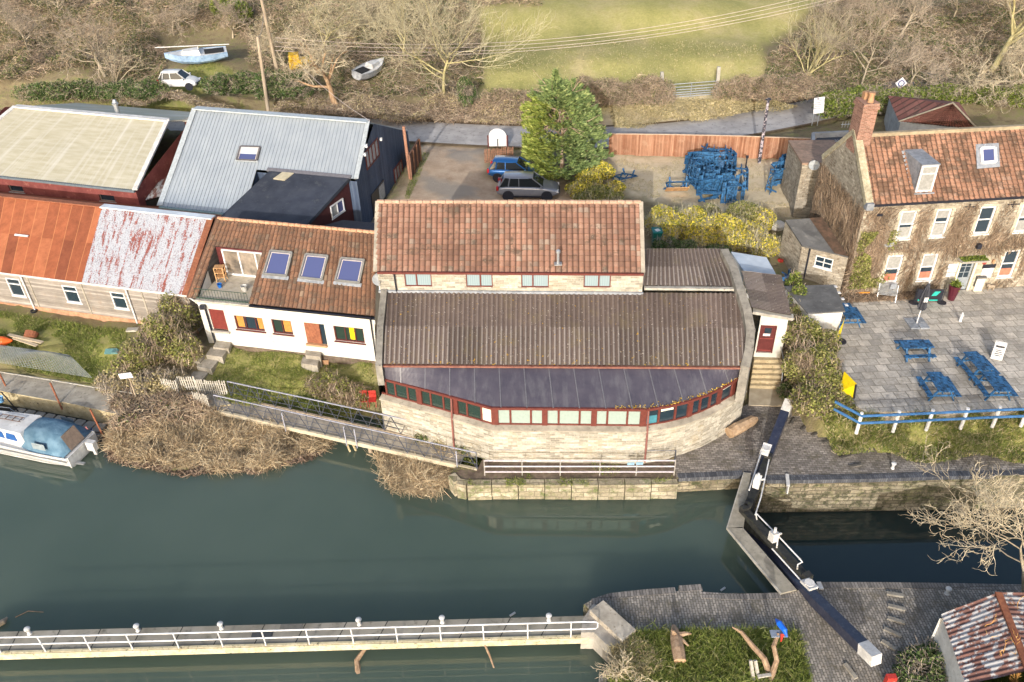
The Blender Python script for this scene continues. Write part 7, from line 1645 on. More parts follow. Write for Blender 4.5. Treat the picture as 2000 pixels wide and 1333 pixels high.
for i, (x, y, x2, y2) in enumerate(((20, 662, 86, 676), (30, 668, 75, 682))): a, b = G(x, y), G(x2, y2); mb = MB(); mb.bar(a+up*.3, b+up*.25, .22, .06); settag(mb.build('plank', mflat('pale_plank', (.46, .38, .27), .8)), ('long pale plank lying across the rubble by the kayak', 'shorter pale plank lying below the long plank')[i], 'plank')
p = G(61, 664); mb = MB(); mb.cyl(p+up*.15, p+np.array([.05, .3, .35]), .38, n=16); settag(mb.build('cable_drum', m_rust), 'rusty red round drum behind the pale planks', 'drum')
p = G(218, 690); mb = MB(); mb.box(p+up*.12, (.7, .35, .08), np.array(Matrix.Rotation(.4, 3, 'X'))); mb.box(p+np.array([.3, -.1, .15]), (.35, .3, .12)); settag(mb.build('garden_sheet', mflat('teal_sheet', (.10, .22, .22), .6)), 'crumpled teal sheet on bare soil in the left garden', 'sheet')
p = G(260, 647); mb = MB(); mb.box(p+up*.1, (.7, .35, .1)); settag(mb.build('splash_block', m_conc_light), 'pale block at the foot of the shed downpipe', 'block')
# cottage garden
mpath = mnoise('garden_slabs', (.26, .235, .19), (.36, .33, .28), 2.5, .9, c3=(.17, .155, .12))
CP_ = thing('garden_path', 'stone slab path and steps running down from the left cottage door', 'path', G(420, 700))
for i, pts_ in enumerate([[(424, 664), (452, 668), (446, 682), (416, 678)], [(412, 679), (444, 684), (434, 698), (402, 693)], [(398, 694), (431, 699), (412, 722), (384, 716)], [(384, 718), (411, 723), (392, 745), (368, 740)], [(394, 690), (404, 692), (390, 708), (376, 702)]]):
    g0 = G(*np.mean(pts_, 0))[2]+.07+(.16 if i == 0 else .08 if i == 1 else 0); mb = MB(); mb.prism([tuple(P(x, y, g0)[:2]) for x, y in pts_], g0-.5, g0); mb.build('slab', mpath, CP_)
mb = MB(); g0 = 1.85; mb.prism([tuple(v) for v in polyP([(597, 684), (628, 686), (626, 700), (597, 697)], g0)], 1.2, g0+.1); mb.prism([tuple(v) for v in polyP([(592, 698), (624, 702), (620, 716), (588, 711)], g0-.2)], 1.2, g0-.15); settag(mb.build('door_steps', mpath), 'two concrete steps below the open rust red cottage door', 'steps')
def planter(name, label, p, sx, sy, h, mat, soil=True):
    t = thing(name, label, 'planter', p); mb = MB(); x, y = sx/2, sy/2; lo = [p+np.array([a*x*.85, b*y*.85, 0]) for a, b in ((-1, -1), (1, -1), (1, 1), (-1, 1))]; hi = [p+np.array([a*x, b*y, h]) for a, b in ((-1, -1), (1, -1), (1, 1), (-1, 1))]; mb.hexa(lo+hi); mb.build('trough', mat, t)
    mb = MB(); mb.hexa([v+(p+up*h-v)*.18+up*(0) for v in hi]+[v+(p+up*h-v)*.18+up*.012 for v in hi]); mb.build('soil', m_mud, t); return t
p = G(634, 709); planter('planter_trough', 'terracotta coloured square planter on the lawn by the steps', p, .62, .45, .32, m_terra)
p = G(660, 706); planter('planter_trough', 'shallow grey brown trough right of the square planter', p, .7, .36, .2, m_pole)
p = G(638, 697); mb = MB(); mb.box(p+up*.35, (.55, .3, .06), np.array(Matrix.Rotation(.5, 3, 'Y'))); mb.box(p+np.array([-.1, .05, .15]), (.4, .3, .25)); settag(mb.build('striped_crate', mflat('teal_and_white_crate', (.22, .42, .38), .6)), 'teal and white crate propped behind the square planter', 'crate')
for i, x in enumerate((712, 729)):
    p = G(x, 792); t = thing('garden_chair', ('left red folding chair under the shrub by the stone wall', 'right red folding chair under the shrub by the stone wall')[i], 'chair', p); mb = MB(); mb.box(p+up*.4, (.4, .4, .04)); mb.build('seat', m_redpaint, t); mb = MB(); mb.box(p+np.array([0, .2, .65]), (.4, .04, .45)); mb.build('backrest', m_redpaint, t); [MB().bar(p+np.array([s_*.18, -.2, 0]), p+np.array([s_*.18, .2, .42]), .03).build('leg', m_redpaint, t) for s_ in (-1, 1)]
# terrace things
def terr(px, py): return P(px, py, 4.62)
p = terr(434, 548); t = thing('wooden_shelf', 'small pale wooden shelf rack on the cottage roof terrace', 'shelf', p); mb = MB()
for dx_ in (-.25, .25):
    for dy_ in (-.2, .2): mb.bar(p+np.array([dx_, dy_, 0]), p+np.array([dx_, dy_, .95]), .045)
mb.build('posts', m_pine, t); mb = MB()
for z in (.3, .62, .93): mb.box(p+up*z, (.56, .46, .035))
mb.build('shelf_boards', m_pine, t)
p = terr(430, 562); mb = MB(); mb.lathe(p, [(.1, 0), (.15, .26), (.12, .26), (.1, .1)], 10); settag(mb.build('plant_pot', mflat('cobalt_pot', (.01, .12, .45), .4)), 'cobalt blue pot on the cottage terrace', 'pot')
p = terr(478, 568); mb = MB(); mb.lathe(p, [(.14, 0), (.2, .34), (.17, .34), (.15, .2)], 10); settag(mb.build('plant_pot', mflat('pale_grey_pot', (.45, .45, .43), .5)), 'pale grey pot at the right of the cottage terrace', 'pot')
# ------------------------------------------------------------------ yard, road side
FZ = thing('close_board_fence', 'long orange brown close boarded fence between the rear yard and the lane', 'fence', P(1380, 308, 3.9))
fl = [P(1188, 304, 3.9), P(1320, 306, 3.9), P(1440, 309, 3.9), P(1586, 315, 3.9)]; m_fence = mplank('orange_brown_boards', (.26, .115, .065), (.42, .235, .15), .13, 0, gap=(.14, .06, .035), stain=(.40, .27, .18), gapw=.1)
for a, b in zip(fl[:-1], fl[1:]):
    f_ = W(a[:2], b[:2], 3.8); mb = MB(); f_.box(mb, 0, f_.L, 0, 1.85, -.03, 0.); mb.build('boards', m_fence, FZ); mb = MB(); f_.box(mb, 0, f_.L, 1.852, 1.91, -.06, .04); mb.build('capping', mflat('pale_capping', (.50, .37, .27), .8), FZ)
bw_ = thing('arched_sign', 'white arch topped board with dark slot between maroon posts beside the lane', 'sign', P(972, 288, 3.95))
p, q = P(954, 288, 3.95), P(991, 288, 3.95); aw_ = W(p[:2], q[:2], 3.95); V = []; n = 12
out_ = [(0.06, .1), (aw_.L-.06, .1), (aw_.L-.06, .95)]+[(aw_.L/2+(aw_.L/2-.06)*math.cos(t), .95+.62*math.sin(t)) for t in np.linspace(0.05, math.pi-.05, n)]+[(.06, .95)]
mb = MB(); k = len(out_); fr_ = [aw_.pt(u, w_, .04) for u, w_ in out_]; bk_ = [aw_.pt(u, w_, -.04) for u, w_ in out_]; mb.add(fr_+bk_, [list(range(k)), list(range(2*k-1, k-1, -1))]+[[i, k+i, k+(i+1) % k, (i+1) % k] for i in range(k)]); mb.build('board', m_wpaint, bw_)
mb = MB(); aw_.box(mb, aw_.L/2-.04, aw_.L/2+.04, .12, .72, .045, .06); mb.build('slot', m_dark, bw_)
for u in (0, aw_.L-.0): mb = MB(); aw_.box(mb, u-.06, u+.06, 0, 1.0, -.06, .06); mb.build('post', m_maroon, bw_)
def pole(name, label, base, toppx, r0, r1, mat, cat='pole'):
    r = ray(*toppx); tt = (base[0]*r[0]+base[1]*r[1])/(r[0]**2+r[1]**2); top = np.array([0, 0, HC])+r*tt
    t = thing(name, label, cat, base); mb = MB(); mb.cyl(base-up*.5, top, r0, r1, 10); mb.build('shaft', mat, t); return t, top
b = P(524, 222, 4.3); T1, top1 = pole('timber_pole', 'tall bare timber pole leaning behind the ridge of the steel roof', b, (503, 72), .17, .13, m_pole)
b = G(541, 136); T2, top2 = pole('power_pole', 'tall timber power pole rising out of frame carrying the overhead wires', b, (509, -8), .18, .13, m_pole)
m_bwp = NG('black_white_pole', .6); q_ = m_bwp.sep(m_bwp.co('Object')); m_bwp = m_bwp.out(m_bwp.mix(m_bwp.ramp(m_bwp.noise(m_bwp.co('Object'), 3.5, 4, .7), [(.50, 0.), (.53, 1.)]), (.035, .035, .05), (.42, .37, .40)))
b = P(1483, 318, 3.9); T3, top3 = pole('painted_pole', 'blotched black and white pole standing against the long brown fence', b, (1501, 192), .13, .10, m_bwp)
mb = MB(); mb.box(top3-up*.1, (.4, .12, .1)); mb.build('crossarm', m_black, T3)
b = G(1425, 190); 
# overhead wires
m_wire = mflat('pale_wire', (.50, .42, .38), .6)
OW = []
def wire(a, b, sag, r=.022, n=24): 
    pts_ = [lerp(a, b, k/n)-up*sag*4*(k/n)*(1-k/n) for k in range(n+1)]; mb = MB(); mb.tube(pts_, r, 4); return mb
def onpole(x, y, base):
    r = ray(x, y); tt = (base[0]*r[0]+base[1]*r[1])/(r[0]**2+r[1]**2); return np.array([0, 0, HC])+r*tt
wlab = ['topmost of the four pale overhead wires crossing the field', 'second of the four overhead wires from the top', 'third of the four overhead wires from the top', 'lowest of the four overhead wires crossing the field']
for i, (ya, yb) in enumerate(((74, -39), (82, -31), (91, -22), (99, -15))):
    a = onpole(537, ya, G(541, 136)); r = ray(1700, yb); far = np.array([0, 0, HC])+r*(a[1]*1.0/r[1]); settag(wire(a, far, [2.55, 2.5, 2.45, 2.35][i]).build('overhead_wire', m_wire), wlab[i], 'wire')
a = onpole(724, 233, P(722, 300, 6.)); a = C2 = np.array(P(722, 236, 9.7)); settag(wire(a, np.array(top1)+np.array([3., .5, -2.5]), .35, .02).build('service_cable', m_wire), 'thin cable running from the blue gable up to the left', 'cable')
settag(wire(top1-up*.2, top2-up*1.5, .3, .018).build('service_cable', m_wire), 'thin cable between the two tall timber poles', 'cable')
# field gate
FG = thing('field_gate', 'galvanised five bar field gate across the gap in the hedge', 'gate', G(1345, 192)); ga, gb_ = G(1298, 193), G(1398, 190); zg = min(ga[2], gb_[2])+.15; gW = W(ga[:2], gb_[:2], zg); mb = MB()
for k, h in enumerate((0, .2, .4, .62, .86, 1.15)): mb.tube([gW.pt(0, h), gW.pt(gW.L, h+.12)], .035, 6)
for u in (0, gW.L, gW.L*.5): mb.tube([gW.pt(u, 0), gW.pt(u, 1.2)], .035, 6)
mb.build('bars', m_steel, FG)
for i, (x, y, x2, y2) in enumerate(((1294, 188, 1293, 141), (1400, 185, 1404, 131))):
    g0 = G(x, y); tp_ = onpole(x2, y2, g0); mb = MB(); mb.bar(g0-up*.3, tp_, .28, .28); settag(mb.build('gate_post', m_conc_light), ('tall pale left gate post', 'tall pale right gate post')[i]+' of the field gate', 'post')
# signs by the lane
SG = thing('road_sign', 'white information board on two posts beside the lane by the hedge', 'sign', P(1592, 246, 4.)); b = P(1590, 246, 4.05)
for dx_ in (-.2, .25): mb = MB(); mb.cyl(b+np.array([dx_, 0, 0]), b+np.array([dx_, 0, 1.9]), .035, n=6); mb.build('post', m_steel, SG)
mb = MB(); mb.box(b+np.array([.05, -.06, 1.75]), (.85, .04, 1.35), np.array(Matrix.Rotation(-.12, 3, 'Y'))); bd_ = mb.build('board', m_wpaint, SG)
mb = MB(); 
for k in range(5): mb.box(b+np.array([-.05, -.09, 2.15-.16*k]), (.5-.1*(k % 2), .01, .04))
mb.cyl(b+np.array([-.12, -.085, 2.3]), b+np.array([-.12, -.1, 2.3]), .09, n=10); mb.build('lettering', mflat('sign_grey', (.25, .25, .3), .6), bd_)
p = G(1760, 180); DS = thing('diamond_sign', 'small white diamond sign with blue ring on a post in front of the bare trees', 'sign', p); t_ = onpole(1760, 163, p); mb = MB(); mb.cyl(p, t_, .05, n=6); mb.build('post', m_pole, DS); mb = MB(); mb.box(t_, (.75, .05, .75), np.array(Matrix.Rotation(math.pi/4, 3, 'Y'))); dd_ = mb.build('board', m_wpaint, DS); mb = MB(); mb.cyl(t_-np.array([0, .03, 0]), t_-np.array([0, .05, 0]), .28, n=20); rg = mb.build('ring', mflat('navy_ring', (.05, .06, .22), .5), dd_)
mb = MB(); mb.cyl(t_-np.array([0, .05, 0]), t_-np.array([0, .06, 0]), .19, n=20); mb.build('ring_centre', m_wpaint, dd_); mb = MB(); mb.box(t_-np.array([0, .0, .65]), (.3, .05, .2)); mb.build('red_plate', m_redpaint, DS)
p = P(1281, 500, 3.3); gb2_ = thing('wheelie_bin', 'dark green wheeled bin with white marking beside the tiled gable', 'bin', p); c_ = P(1281, 478, 3.4); mb = MB(); mb.hexa([c_+np.array(v) for v in ((-.24, -.26, 0), (.24, -.26, 0), (.24, .26, 0), (-.24, .26, 0), (-.3, -.34, 1.), (.3, -.34, 1.), (.3, .36, 1.), (-.3, .36, 1.))]); mb.build('body', mflat('dark_green_plastic', (.01, .10, .08), .4), gb2_); mb = MB(); mb.box(c_+up*1.04, (.64, .76, .08)); ld = mb.build('lid', mflat('teal_lid', (.01, .16, .16), .4), gb2_); mb = MB(); mb.box(c_+np.array([.02, -.05, 1.085]), (.3, .3, .01), np.array(Matrix.Rotation(.5, 3, 'Z'))); mb.build('white_mark', m_wpaint, ld)
# rubble heap by the annex
for i, (x, y, s, m, nm_, lb) in enumerate(((1519, 440, .55, m_wpaint_old, 'white_tarpaulin', 'crumpled white tarpaulin beside the pub annex'), (1517, 480, .35, mflat('turquoise_plastic', (.05, .42, .38), .5), 'turquoise_tub', 'small turquoise tub on the ground left of the annex'), (1524, 505, .2, m_redpaint, 'red_bucket', 'small red bucket left of the annex window'))):
    p = G(x, y+6); mb = MB(); mb.lathe(p, [(s*.9, 0), (s, s*.5), (s*.6, s*.8), (.02, s*.95)], 7); settag(mb.build(nm_, m), lb, nm_.split('_')[1])
mb = MB(); p = P(1572, 310, 4.0); mb.cyl(p, p+up*1.1, .1, n=8); mb.cyl(p+up*1.1+np.array([-.1, 0, 0]), p+up*1.1+np.array([.2, 0, 0]), .12, n=8); settag(mb.build('vent_pipe', m_wpaint), 'short white vent pipe at the right end of the brown fence', 'pipe')
mb = MB(); p = P(1456, 330, 3.9); mb.cyl(p, p+up*.9, .05, n=6); mb.box(p+up*.95, (.2, .12, .2)); settag(mb.build('tap_post', m_black), 'short dark post standing in front of the brown fence', 'post')
# ------------------------------------------------------------------ island things
m_drift = mnoise('driftwood', (.24, .16, .10), (.38, .27, .18), 7, .85, c3=(.14, .09, .06), bump=.8)
def isl_(x, y, z=ZQ+.05): return P(x, y, z)
TL = thing('tree_stump_log', 'upright looking thick torn log lying on the island grass', 'log', isl_(1328, 1270)); a, b = isl_(1328, 1292, 1.3), isl_(1316, 1222, 1.4); mb = MB(); mb.tube([a, lerp(a, b, .3)+up*.03, lerp(a, b, .6), lerp(a, b, .85), b], [.24, .26, .24, .17, .08], 9); tk = mb.build('trunk', m_drift, TL)
mb = MB(); mb.cyl(a-unit(b-a)*.01, a+unit(b-a)*.02, .235, n=9); mb.build('sawn_end', mflat('fresh_cut_wood', (.52, .32, .20), .8), tk)
mb = MB()
for (x, y, z), r_ in (((1350, 1238, 1.5), .09), ((1345, 1262, 1.4), .07), ((1312, 1232, 1.8), .08)): mb.tube([lerp(a, b, .7), lerp(lerp(a, b, .7), P(x, y, z), .6)+up*.06, P(x, y, z)], [.14, r_, .03], 6)
mb.build('torn_branch', m_drift, TL)
DW = thing('driftwood_sculpture', 'standing pair of forked driftwood branches on the island grass', 'sculpture', isl_(1500, 1310)); mb = MB(); mb.tube([P(1505, 1322, 1.1), P(1492, 1286, 1.7), P(1470, 1262, 1.9), P(1448, 1235, 2.1), P(1430, 1225, 2.2)], [.13, .11, .10, .07, .03], 7); mb.build('branch', m_drift, DW)
mb = MB(); mb.tube([P(1503, 1332, 1.1), P(1517, 1290, 1.7), P(1511, 1262, 2.1), P(1520, 1238, 2.3)], [.12, .10, .09, .07], 7); mb.build('branch', m_drift, DW)
mb = MB(); mb.bar(P(1472, 1330, 1.1), P(1466, 1290, 1.8), .10); mb.bar(P(1482, 1330, 1.1), P(1475, 1290, 1.8), .10); mb.bar(P(1480, 1322, 1.4), P(1506, 1318, 1.4), .12, .06); mb.build('upright_boards', m_picket, DW)
KS = thing('kingfisher_sign', 'grey sign plate with a bright blue figure and red tip on the driftwood', 'sign', isl_(1520, 1245)); c_ = P(1521, 1238, 2.3); mb = MB(); mb.box(c_, (.62, .3, .05)); mb.build('plate', mflat('grey_blue_plate', (.20, .24, .30), .6), KS); mb = MB(); mb.tube([c_+np.array([.22, -.25, .12]), c_+np.array([.18, -.02, .22]), c_+np.array([.05, .28, .25]), c_+np.array([-.02, .5, .22])], [.02, .11, .12, .02], 8); mb.build('blue_figure', mflat('bright_blue', (.01, .12, .60), .4), KS); mb = MB(); mb.tube([c_+np.array([-.02, -.35, 0]), c_+np.array([.08, -.12, .12])], [.02, .07], 6); mb.build('red_tip', mflat('bright_red', (.6, .04, .02), .4), KS)
RS_ = thing('rusty_shed', 'small white walled shed with streaky rusty corrugated roof at the lower right', 'shed', P(1900, 1290, ZQ))
ra, rb_, rc_, rd_ = P(1886, 1333, 3.1), P(2100, 1300, 3.1), P(1990, 1150, 3.5), P(1842, 1193, 3.1)
ra, rd_, rc_, rb_ = P(1886, 1340, 3.), P(1838, 1202, 3.), P(1950, 1158, 3.35), P(2010, 1310, 3.35)
corr_sheet('roof', rd_, ra, rb_, rc_, 1*16, m_flake2, RS_, amp=.03, seg=5, nv=4)
re_, rf_ = P(2080, 1160, 2.9), P(2140, 1330, 2.9); corr_sheet('roof', re_, rf_, rb_, rc_, 16, m_flake2, RS_, amp=.03, seg=5, nv=4)
lw_ = W((rd_+np.array([.12, 0, 0]))[:2], (ra+np.array([.12, 0, 0]))[:2], .8); mb = MB(); wall_mesh(mb, lw_, lw_.L, 2.15); fw3 = W(ra[:2], rf_[:2], .8); wall_mesh(mb, fw3, fw3.L, 2.0); bw3 = W(re_[:2], rd_[:2], .8); wall_mesh(mb, bw3, bw3.L, 2.0); mb.build('wall', mnoise('peeling_limewash', (.55, .55, .53), (.64, .64, .62), 4, .9, c3=(.38, .38, .34)), RS_)
mb = MB(); mb.bar(P(1950, 1158, 3.42), P(2010, 1310, 3.42), .25, .08); mb.build('ridge_cap', m_rust, RS_)
p = P(1735, 1338, ZQ); mb = MB(); mb.box(p+up*.3, (.35, .2, .5)); settag(mb.build('lifebuoy_box', m_redpaint), 'red topped box at the bottom edge of the island paving', 'box')
# flotsam
for i, (pts_, lb) in enumerate((([(700, 1318, -.1), (697, 1290, .1), (714, 1266, .3)], 'thick dark branch trapped under the weir walkway'), ([(965, 1305, .0), (956, 1280, .15), (945, 1256, .5)], 'thin dark branch trapped under the weir walkway'), ([(-20, 1228, .05), (8, 1214, .12), (14, 1206, .15)], 'pale driftwood log floating at the left edge'), ([(30, 1206, .02), (55, 1194, .04), (85, 1196, .02)], 'thin twig floating left of the weir walkway'))):
    mb = MB(); mb.tube([P(*q) for q in pts_], [.13, .11, .08] if i == 0 else [.03, .045, .04] if i == 1 else [.14, .13, .04] if i == 2 else [.015, .02, .01], 7); settag(mb.build('drift_branch', m_drift if i != 2 else m_pole), lb, 'branch')
for i, (x, y) in enumerate(((1412, 1151), (1001, 1200))): p = P(x, y, .03); mb = MB(); mb.box(p, (.28, .08, .04), np.array(Matrix.Rotation(.6, 3, 'Z'))); settag(mb.build('floating_bottle', m_wpaint_old), ('pale floating bottle near the south lock gate', 'pale floating scrap beside the walkway')[i], 'litter')
# ================================================================== VEGETATION
def nz(x, y, f, seed):
    r = np.random.default_rng(seed); s = np.zeros(np.shape(x))
    for k in range(6):
        a = r.uniform(0, 6.28); ff = f*r.uniform(.6, 1.8); s = s+np.sin((x*math.cos(a)+y*math.sin(a))*ff*2*math.pi+r.uniform(0, 6.28))
    return s/6*1.6
def nz3(p, f, seed):
    r = np.random.default_rng(seed); s = np.zeros(len(p))
    for k in range(7):
        v = unit(r.normal(size=3))*f*r.uniform(.6, 1.7)*2*math.pi; s += np.sin(p @ v+r.uniform(0, 6.28))
    return s/7*1.6
def rvec(n, r): v = r.normal(size=(n, 3)); return v/np.linalg.norm(v, axis=1, keepdims=True)
def cards(name, C, size, mat, parent=None, seed=1, aspect=.6, dirs=None, upb=0., **k):
    "one leaf sized four sided face per centre; optional long axis directions"
    r = np.random.default_rng(seed); n = len(C); C = np.asarray(C); a = rvec(n, r) if dirs is None else dirs+rvec(n, r)*.35
    a /= np.linalg.norm(a, axis=1, keepdims=True); b = np.cross(a, rvec(n, r)+np.array([0, 0, upb])); b /= np.linalg.norm(b, axis=1, keepdims=True)+1e-9
    s = (size*r.uniform(.6, 1.35, n))[:, None]; V = np.stack([C-a*s, C+b*s*aspect, C+a*s, C-b*s*aspect], 1).reshape(-1, 3)
    return mk(name, V, np.arange(4*n).reshape(n, 4), mat, parent, uv=np.zeros((4*n, 2)), **k)
def sticks(name, P0, D, w, mat, parent=None, seed=1, bend=.25, **k):
    "bent tapering ribbons from P0 along D"
    r = np.random.default_rng(seed); n = len(P0); L = np.linalg.norm(D, axis=1, keepdims=True); side = np.cross(D, rvec(n, r)); side /= np.linalg.norm(side, axis=1, keepdims=True)+1e-9
    side2 = np.cross(D, side); side2 /= np.linalg.norm(side2, axis=1, keepdims=True)+1e-9
    w = (w*r.uniform(.6, 1.4, n))[:, None]; B = side2*L*r.uniform(-bend, bend, (n, 1)); mid = P0+D*.5+B; end = P0+D-np.array([0, 0, 1])*L*bend*.4
    V = np.stack([P0-side*w, P0+side*w, mid-side*w*.8, mid+side*w*.8, end-side*w*.3, end+side*w*.3], 1).reshape(-1, 3)
    i = np.arange(n)*6; F = np.concatenate([np.stack([i, i+1, i+3, i+2], 1), np.stack([i+2, i+3, i+5, i+4], 1)])
    return mk(name, V, F, mat, parent, uv=np.zeros((8*n, 2)), **k)
def scatter(poly, n, seed):
    r = np.random.default_rng(seed); pl = np.array(poly); lo, hi = pl.min(0), pl.max(0); X = r.uniform(lo[0], hi[0], n*3); Y = r.uniform(lo[1], hi[1], n*3); m = inpoly(X, Y, poly); return X[m][:n], Y[m][:n]
def blob(C, Rr, n, seed, shell=.55, gap=.15, f=.6):
    "points through ellipsoids C with radii Rr, denser towards the outside, culled by noise"
    r = np.random.default_rng(seed); out = []
    vol = np.array([a[0]*a[1]*a[2] for a in Rr])**.7; cnt = (vol/vol.sum()*n).astype(int)
    for c, rad, k in zip(C, Rr, cnt):
        v = rvec(k, r); d = r.uniform(shell**3, 1, k)**(1/3); wob = 1+.16*nz3(v*1.0, .6, seed+int(abs(c[0])*10) % 99); p = np.array(c)+v*np.array(rad)*(d*wob)[:, None]; out.append(p)
    p = np.concatenate(out); return p[nz3(p, f, seed+5) > gap-.55]
# ------------------------------------------------------------------ palettes
m_twig_pale = mleaf('pale_bare_twigs', [(0, (.34, .28, .19)), (.5, (.47, .40, .28)), (1, (.60, .53, .38))], trans=0, var=.1)
m_twig_yel = mleaf('yellowish_bare_twigs', [(0, (.32, .275, .17)), (.5, (.45, .40, .26)), (1, (.57, .52, .36))], trans=0, var=.1)
m_twig_grey = mleaf('grey_brown_twigs', [(0, (.22, .175, .13)), (.5, (.34, .28, .215)), (1, (.47, .40, .31))], trans=0, var=.1)
m_twig_or = mleaf('orange_willow_twigs', [(0, (.40, .20, .06)), (.5, (.58, .32, .10)), (1, (.65, .42, .16))], trans=0, var=.1)
m_bark = mnoise('pale_bark', (.24, .20, .14), (.42, .36, .27), 6, .9, c3=(.14, .15, .06), sc=(1, 1, .3))
m_bark_y = mnoise('lichened_bark', (.30, .26, .12), (.46, .41, .22), 6, .9, c3=(.18, .17, .06), sc=(1, 1, .3))
m_bark_o = mnoise('orange_brown_bark', (.28, .17, .09), (.44, .30, .18), 5, .9, sc=(1, 1, .25))
m_bramble = mleaf('dead_bramble', [(0, (.17, .12, .085)), (.35, (.27, .20, .145)), (.7, (.37, .29, .205)), (1, (.52, .43, .31))], trans=0)
m_bram_leaf = mleaf('bramble_leaves', [(0, (.05, .065, .025)), (.5, (.09, .12, .04)), (.85, (.19, .19, .07)), (1, (.30, .22, .12))], trans=.1)
m_ivy = mleaf('dark_ivy', [(0, (.035, .065, .02)), (.5, (.075, .125, .035)), (.85, (.13, .18, .06)), (1, (.24, .25, .12))], trans=.15)
m_green = mleaf('bright_hedge_leaf', [(0, (.07, .11, .02)), (.5, (.15, .20, .035)), (1, (.28, .32, .07))], trans=.25)
m_olive = mleaf('olive_shrub_leaf', [(0, (.10, .12, .03)), (.4, (.20, .22, .055)), (.75, (.31, .31, .10)), (1, (.44, .38, .2))], trans=.25)
m_yellowl = mleaf('yellow_shrub_leaf', [(0, (.12, .16, .035)), (.22, (.26, .28, .05)), (.45, (.54, .47, .06)), (.7, (.78, .64, .07)), (1, (.85, .74, .2))], trans=.3)
m_conif = mleaf('conifer_spray', [(0, (.09, .14, .05)), (.5, (.17, .235, .08)), (.9, (.26, .32, .12)), (1, (.34, .36, .15))], trans=.1)
m_conif_y = mleaf('yellow_green_conifer_spray', [(0, (.12, .16, .03)), (.5, (.21, .26, .05)), (1, (.36, .38, .1))], trans=.1)
m_reed = mleaf('dead_reed', [(0, (.20, .15, .095)), (.35, (.38, .29, .185)), (.8, (.54, .44, .29)), (1, (.66, .57, .4))], trans=.15)
m_grassb = mleaf('green_grass_blade', [(0, (.11, .15, .03)), (.5, (.19, .24, .05)), (.85, (.29, .31, .09)), (1, (.42, .38, .2))], trans=.3)
m_grassd = mleaf('dry_grass_blade', [(0, (.26, .23, .10)), (.5, (.42, .35, .19)), (1, (.58, .49, .31))], trans=.2)
# ------------------------------------------------------------------ bare trees
def grow(base, H, seed, spread=.8, stems=1, lv=((5, .62, 48), (5, .55, 45), (4, .5, 42), (3, .5, 40)), r0=.16, lean=(0, 0), upb=.25, tr=.45, crook=.16, droop=0.):
    r = np.random.default_rng(seed); K = 6; levels = []
    P0 = np.array([base]*stems, float)+r.normal(0, .12 if stems > 1 else 0, (stems, 3))*[1, 1, 0]; D = np.tile([lean[0], lean[1], 1.], (stems, 1))+(r.normal(0, .35*spread, (stems, 3))*[1, 1, .2] if stems > 1 else 0); D /= np.linalg.norm(D, axis=1, keepdims=True)
    L = np.full(stems, H*tr)*r.uniform(.85, 1.1, stems); Rd = np.full(stems, r0)*r.uniform(.8, 1.1, stems)
    for li in range(len(lv)+1):
        n = len(P0); pts = np.empty((n, K, 3)); pts[:, 0] = P0; d = D.copy(); dirs = np.empty((n, K, 3)); dirs[:, 0] = d
        for k in range(1, K):
            d = d+r.normal(0, crook*(1+.4*li), (n, 3))+np.array([0, 0, upb*.25*(1 if li else .3)-droop*(li > 1)*.2]); d /= np.linalg.norm(d, axis=1, keepdims=True); pts[:, k] = pts[:, k-1]+d*(L/(K-1))[:, None]; dirs[:, k] = d
        end = .45 if li < len(lv) else .25; rad = Rd[:, None]*np.linspace(1, end, K)[None]; levels.append((pts, rad))
        if li == len(lv): break
        c, ratio, an = lv[li]; t = np.tile(np.linspace(.35 if li else .5, 1., c), (n, 1))+r.normal(0, .05, (n, c)); t = np.clip(t, .12, 1)*(K-1)
        i0 = np.minimum(t.astype(int), K-2); f = (t-i0)[..., None]; idx = np.arange(n)[:, None]
        S = pts[idx, i0]*(1-f)+pts[idx, i0+1]*f; dd = dirs[idx, i0+1]; rv = r.normal(size=(n, c, 3)); pr = np.cross(dd, rv); pr /= np.linalg.norm(pr, axis=2, keepdims=True)
        a = np.radians(an*r.uniform(.6, 1.25, (n, c, 1))); a[:, -1] *= .45; nd = dd*np.cos(a)+pr*np.sin(a)*(spread if li == 0 else 1); nd[..., 2] += upb*.5
        nd /= np.linalg.norm(nd, axis=2, keepdims=True); rr_ = (Rd[:, None]*(1-.55*t/(K-1)))*r.uniform(.5, .72, (n, c)); ll = L[:, None]*ratio*r.uniform(.7, 1.25, (n, c))
        if li == 0: ll = ll*1.25
        P0, D, L, Rd = S.reshape(-1, 3), nd.reshape(-1, 3), ll.ravel(), np.maximum(rr_.ravel(), .0115)
    return levels
def tubes(levels, S):
    Vs = []; Fs = []; off = 0
    for pts, rad in levels:
        n, K, _ = pts.shape; d = np.gradient(pts, axis=1); d /= np.linalg.norm(d, axis=2, keepdims=True)+1e-9; e = np.cross(d, [.31, .52, .11]); e /= np.linalg.norm(e, axis=2, keepdims=True)+1e-9; g_ = np.cross(d, e)
        t = np.arange(S)*2*math.pi/S; V = pts[:, :, None]+(e[:, :, None]*np.cos(t)[None, None, :, None]+g_[:, :, None]*np.sin(t)[None, None, :, None])*rad[:, :, None, None]; Vs.append(V.reshape(-1, 3))
        b = (np.arange(n)*K*S)[:, None, None]+(np.arange(K-1)*S)[None, :, None]+np.arange(S)[None, None]; b2 = (np.arange(n)*K*S)[:, None, None]+(np.arange(K-1)*S)[None, :, None]+((np.arange(S)+1) % S)[None, None]
        Fs.append((np.stack([b, b2, b2+S, b+S], -1).reshape(-1, 4))+off); off += n*K*S
    return np.concatenate(Vs), np.concatenate(Fs)
